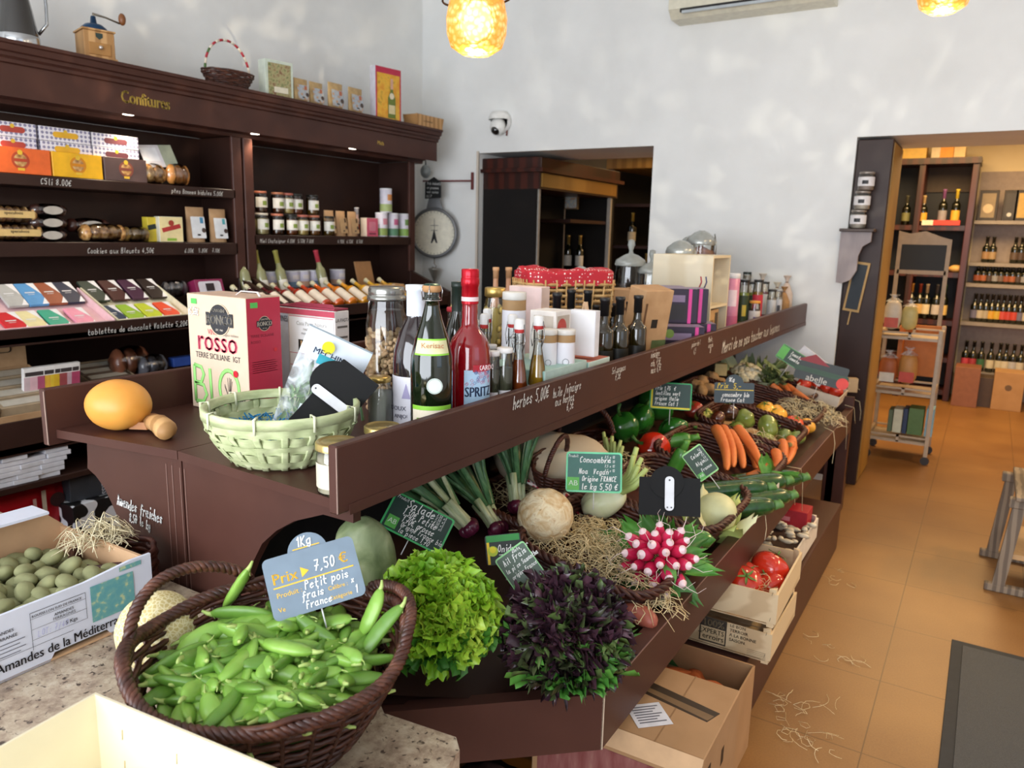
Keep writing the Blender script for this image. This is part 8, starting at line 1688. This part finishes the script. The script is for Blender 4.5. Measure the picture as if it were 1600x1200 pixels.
m=MB(); m.blob((0,0,0),(.13,.08,.10),'#3a2420;r.6,n.3',nu=16,nv=10,fn=lambda d:1+.3*noise.noise(d*2)); m.build('dark_rag',None,'dark crumpled cloth on the floor below the tray end','cloth',loc=(cbx.x-.55,cbx.y-.30,.09))

# ------------------------------------------------------------------ foreground worktop
GZ=.735
gp=[(-3.0,-.5),(-.45,-.5)]+[(-.60+.0,.80)]+[(-.60-.04*(1-math.cos(a)),.93+.04*math.sin(a)) for a in[PI/2*i/6 for i in range(0,7)]]
gx=P(725,1160,z=GZ); gy=P(600,1114,z=GZ)
gp=[(-3.0,-.4),(-.55,-.4),(gx.x+.012,gx.y-.06),(gx.x+.005,gx.y-.02),(gx.x-.02,gx.y+.004),(gy.x+.0,gy.y+.0),(-1.0,1.065),(-1.36,1.07),(-3.0,1.07)]
wt=thing('stone_worktop','speckled beige granite worktop in the foreground','worktop',(0,0,0))
m=MB(); m.prism(gp,.04,'granite',z0=GZ-.04); m.build('stone_slab',wt)
m=MB(); m.span(-2.9,-.8,-.35,.9,0,GZ-.042,'brown'); m.build('base_cabinet',wt)
# almond carton
e0=P(235,865,z=.885); e1=P(-160,1010,z=.885)
def b_alm(root):   # local x runs along the printed face to the right, y away, origin at right near bottom corner
    w,d,h=.56,.36,.15; t=.007; m=MB(); F=FR((-w/2,-.0008,0),(1,0,0),(0,0,1))
    m.prism([(-w/2,0),(-w/2,h-.02),(w/2-.15,h-.012),(w/2-.05,h),(w/2,h),(w/2,0),(w/2-.10,0),(w/2-.11,.016),(w/2-.22,.016),(w/2-.23,0)],t,'#d6dae8;r.6,n.02',FR((-w/2,t,0),(1,0,0),(0,0,1)))
    m.rect(.14,.235,.045,.125,'orchard',F,.001); m.rect(.205,.255,.134,.144,'orchard',F,.001)
    K='#1c1820;n.02'; m.text('Amandes de la Méditerranée',.028,K,F@T((-.050,.020,0)),z=.0012,sx=.85,bold=.0008)
    m.rect(-.28,.10,.0465,.0472,K,F,.001); m.rect(.02,.0208,.04,.118,K,F,.001); m.rect(.02,.13,.117,.118,K,F,.001); m.rect(.129,.1298,.06,.118,K,F,.001); m.rect(.02,.13,.104,.1046,K,F,.001); m.rect(.02,.13,.082,.0826,K,F,.001); m.rect(.02,.13,.06,.0606,K,F,.001)
    m.text('ROUSSILLON SUD DE FRANCE',.0072,K,F@T((.023,.107,0)),z=.0012,bold=.0002); m.text('AMANDES',.0085,K,F@T((.065,.093,0)),z=.0012,bold=.0002); m.text('FERRAGNES',.0085,K,F@T((.062,.0845,0)),z=.0012); m.text('5 Kgs',.011,K,F@T((.085,.066,0)),z=.0012,bold=.0003)
    m.hand('LOT: 7/40',.012,'#a8a8d8',F@T((.03,.064,0)),.0008,z=.0012)
    m.text('EARL AMANDES',.009,K,F@T((-.075,.096,0)),z=.0012,bold=.0003); m.text('DE LA MÉDITERRANÉE',.009,K,F@T((-.095,.084,0)),z=.0012,bold=.0003)
    for k in range(4): m.rect(-.09,.008-.01*(k%2),.074-.008*k,.0755-.008*k,'#5a5a66',F,.001)
    m.build('front_panel',root,label='white printed front panel')
    m=MB(); m.span(-t,0,t,d,0,h-.012,'#c9a27c;r.7,n.05'); m.prism([(0,0),(.07,0),(.06,.02),(0,.02)],.002,'#d6dae8',FR((-.0,.004,h-.012),(0,1,0),(-1,0,0)) if 0 else T((0,0,0))) if 0 else None; m.build('side_panel',root)
    m=MB(); m.prism([(-w/2,0),(w/2,0),(w/2,h-.01),(w/2-.03,h+.02),(w/2-.05,h+.045),(-w/2,h+.05)],t,'#c9a27c;r.7,n.05',FR((-w/2,d,0),(1,0,0),(0,0,1))); m.box((-w/2-.03,d-.03,h+.05),(w-.06,.075,.006),'#d6dae8;r.6,n.02',T((0,0,0),(0,0,0))); m.build('back_panel',root)
    m=MB(); m.span(-w,-w+t,0,d,0,h,'#c9a27c;r.7'); m.build('side_panel',root)
    m=MB(); m.span(-w,0,0,d,0,.005,'#c9a27c;r.7'); m.build('bottom_panel',root)
dr=(e0-e1); ang=math.atan2(dr.y,dr.x)
inst('alm','almond_carton',b_alm,'white printed carton reading Amandes de la Méditerranée full of green almonds','carton',(e0.x,e0.y,GZ+.001),(0,0,ang))
AT=Matrix.Translation((e0.x,e0.y,GZ+.001))@Matrix.Rotation(ang,4,'Z')
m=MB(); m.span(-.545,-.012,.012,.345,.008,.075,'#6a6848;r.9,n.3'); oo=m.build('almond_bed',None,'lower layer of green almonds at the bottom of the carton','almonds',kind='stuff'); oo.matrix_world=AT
rr=random.Random(12)
def b_almond(mat):
    def f(root):
        m=MB(); m.blob((0,0,0),(.0225,.0155,.0125),mat,nu=20,nv=12,fn=lambda d:1-.14*max(0,d.x)**2+.035*noise.noise(d*3)-.10*max(0,1-abs(d.z)*7)*max(0,d.y)); m.build('almond_hull',root)
    return f
n_=0
for i in range(11):
    for j in range(8):
        for lay in (0,1):
            x=-.525+i*.049+(.02 if j%2 else 0)+rr.uniform(-.008,.008)+lay*.018; y=.03+j*.043+rr.uniform(-.008,.008)
            if lay and rr.random()<.35: continue
            if x>-.022 or y>.335: continue
            z=.088+lay*.020+rr.uniform(0,.010)-.02*(x>-.07)
            p=AT@Vector((x,y,z)); inst('alm%d'%(rr.random()<.25),'green_almond',b_almond('almond' if 'alm0' not in PROTO else 'almondg'),'fuzzy grey green almond in the white printed carton','almond',p,(rr.uniform(-.5,.5),rr.uniform(-.7,.7),rr.uniform(0,6.28)),group='fresh green almonds in the carton',scale=rr.uniform(1.15,1.42)); n_+=1
# straw behind
q=P(122,858,z=.86); m=MB(); strawmb(m,(0,0,0),(.07,.07,.045),130,'strawp',L=(.04,.10),r=.0010,seed=7,lift=.04); m.build('straw_heap',None,'curly straw heap behind the almond carton','straw',kind='stuff',loc=(q.x,q.y+.05,.86))
m=MB(); weave(m,[(.09,.0+.014*i) for i in range(8)],'wickerd',n=48,stakes=16,th=.007); m.cyl(.09,0,.006,'wickerd'); m.build('straw_basket',None,'dark wicker basket holding the straw behind the almond carton','basket',loc=(q.x+.02,q.y+.07,GZ+.001))
# melon
q=P(238,985,z=GZ+.005)
inst('mel','melon',lambda r:(lambda m:(m.blob((0,0,0),(.074,.074,.069),'melon',nu=64,nv=36,fn=lambda d:1+.022*abs(math.cos(5*math.atan2(d.y,d.x)))**.4),m.build('melon_body',r)))(MB()),'round netted cantaloupe melon behind the pea basket','melon',CP+ray(246,985)/FPX*1.33,(.9,.5,.3),scale=.90)
# pea basket
Cb=(P(175,1050,z=.93)+P(622,975,z=.93)+P(420,1150,z=.93)+P(390,905,z=.93))/4
def b_peabasket(root):
    m=MB(); 
    def ax(t): return (.130+.084*t**.8,.110+.069*t**.8)
    n=84; rows=17
    for j in range(rows):
        t=j/(rows-1); a_,b_=ax(t); z=.006+.165*t; pts=[]
        for i in range(n):
            u=2*PI*i/n; k=.0035*math.sin(14*u+(PI if j%2 else 0)); lift=.025*t*math.cos(u*2)**2*(1 if t>.5 else .5)*t
            pts.append(((a_+k)*math.cos(u),(b_+k)*math.sin(u),z+lift+R.uniform(-.001,.001)))
        m.tube(pts,.0046 if t<.7 else .0052,'wicker',n=5,closed=True)
    for i in range(28):
        u=2*PI*i/28; pts=[]
        for k in range(6): t=k/5; a_,b_=ax(t); pts.append((a_*math.cos(u),b_*math.sin(u),.0+.165*t+.025*t*t*math.cos(2*u)**2))
        m.tube(pts,.0042,'wicker',n=5)
    m.lathe([(0,.004),(1,.004)],'wicker',Matrix.Diagonal((.135,.115,1,1)),n=30); m.build('woven_body',root)
    m=MB(); a_,b_=ax(1); braid(m,[((a_+.002)*math.cos(u),(b_+.002)*math.sin(u),.182+.030*math.cos(2*u)**2*(math.cos(u)**2)) for u in[2*PI*i/60 for i in range(60)]],.0065,.0056,'wicker',turns=30,strands=4,n=6,per=8); m.build('braided_rim',root)
    for s_ in(-1,1):
        m=MB(); hp=[]
        for i in range(17):
            t=i/16; u=(PI-.82 if s_<0 else .1)+(t-.5)*(1.25 if s_<0 else 1)
            k=math.sin(PI*t); hp.append(((a_+.002+.01*k*1)*math.cos(u),(b_+.002)*math.sin(u),.198+(.06 if s_<0 else .03)*k**.7))
        braid(m,hp,.0058,.0052,'wicker',turns=9,strands=3,n=6,closed=False,per=8); m.build('handle',root)
PB=(-.94,.787,GZ+.020); PR=.92
BR=Matrix.Rotation(.17,3,Vector((.62,.78,0)))@Matrix.Rotation(PR,3,'Z')
inst('peab','pea_basket',b_peabasket,'brown oval wicker basket with loop handles full of pea pods','basket',PB,tuple(BR.to_euler()))
def b_pod(L,r,bend,mat):
    def f(root):
        m=MB()
        def g(u,v):
            a=2*PI*u; t=v*2-1; q=r*1.16*max(0,1-abs(t)**2.8)**.58
            bmp_=1+.05*math.cos(t*15)*(1-t*t); c=math.cos(a); s_=math.sin(a)
            return (t*L/2,bend*L*(1-t*t)+q*c*(1+.12*(abs(c)**6)),q*.66*s_*bmp_)
        m.grid(g,14,16,mat,wrap=True); m.build('pod_shell',root)
        m=MB(); m.tube([(L/2-.006,bend*.0,0),(L/2+.002,.001,0),(L/2+.010,.004,.002)],[.0042,.003,.0018],'calyx',n=6)
        for i in range(4): a=i*1.57; leaf(m,(L/2-.004,.0,0),(-.75,math.cos(a)*.6,math.sin(a)*.6),(math.cos(a+1.5),math.sin(a+1.5),.1),.010,.004,'calyx',.1,2,-.2,2,2)
        m.build('calyx',root)
        m=MB(); m.tube([(-L/2+.003,0,0),(-L/2-.004,.002,0),(-L/2-.009,.006,.001)],[.002,.001,.0006],'calyx',n=4); m.build('tip',root)
    return f
BT=Matrix.Translation(PB)@BR.to_4x4()
m=MB(); m.lathe([(0,.0),(.7,0),(.98,.085),(.9,.1),(0,.112)],'pods_bg',Matrix.Diagonal((.165,.13,1,1)),n=30); oo=m.build('pea_pod_bed',None,'lower shaded pea pods deep in the wicker basket','pea pods',kind='stuff'); oo.matrix_world=BT@T((0,0,.02))  # solid filler, its darker green carries the shade between the pods
kinds=[(.088,.0105,.03,'podgreen'),(.076,.0115,-.05,'podgreen'),(.096,.010,.06,'podgreen2'),(.066,.011,.02,'podgreen')]
rr=random.Random(44)
for i in range(190):
    u=(i+.5)/190; a=i*2.39996; q=math.sqrt(u)*.93
    x,y=.178*q*math.cos(a),.138*q*math.sin(a); k=i%4; dome=.168-.022*q*q
    z=dome-.006+rr.uniform(-.012,.016)+(.012 if i%5==0 else 0)
    th=rr.uniform(0,6.28)
    if q>.85: th=a+PI/2+rr.uniform(-.35,.35); z-=.0
    inst('pod%d'%k,'pea_pod',b_pod(*kinds[k]),'fresh green pea pod in the wicker basket','pea pod',BT@Vector((x,y,z)),(rr.uniform(-1.2,1.2),rr.uniform(-.42,.42),th),group='pea pods heaped in the wicker basket',scale=rr.uniform(1.02,1.32))
for k,(x,y,z,rt,t) in enumerate(((-.05,.145,.205,(0,-1.0,.3),'pea pod standing upright at the back below the price sign'),(.165,.03,.20,(0,-1.05,1.3),'pea pod standing upright at the right rim'),(.175,-.02,.195,(.3,-.8,1.1),'pea pod leaning on the right rim, below the upright one'))):
    inst('pod%d'%(k%3),'pea_pod',None,t,'pea pod',BT@Vector((x,y,z)),(rt[0],rt[1],rt[2]),scale=1.15)
# crate in the near corner
c0=P(155,1085,z=.93)
cr=thing('poplar_crate','pale smooth poplar crate with staples in the near left corner','crate',(c0.x,c0.y,GZ+.001),(0,0,0))
e=P(430,1200,z=.93); ang2=math.atan2(e.y-c0.y,e.x-c0.x); cr.rotation_euler=(0,0,ang2)
PW='#e9dfc0;r.5,n.05,s8'; hC=.93-GZ
m=MB(); m.span(-.004,.42,-.004,.0,0,hC,PW)
for x in(.05,.16): 
    for z in(.09,.14): m.tube([(x,-.0045,z),(x+.001,-.0045,z+.016)],.0008,'#b8a070',n=4)
m.build('far_panel',cr)
m=MB(); m.span(-.008,-.004,-.36,-.0,0,hC,PW); m.build('side_panel',cr)
m=MB(); m.span(.416,.42,-.36,-.004,0,hC,PW); m.build('side_panel',cr)
m=MB(); m.span(-.004,.42,-.364,-.36,0,hC*.5,PW); m.build('near_panel',cr)
m=MB(); m.span(-.004,.42,-.36,-.004,0,.005,PW); m.build('bottom_panel',cr)
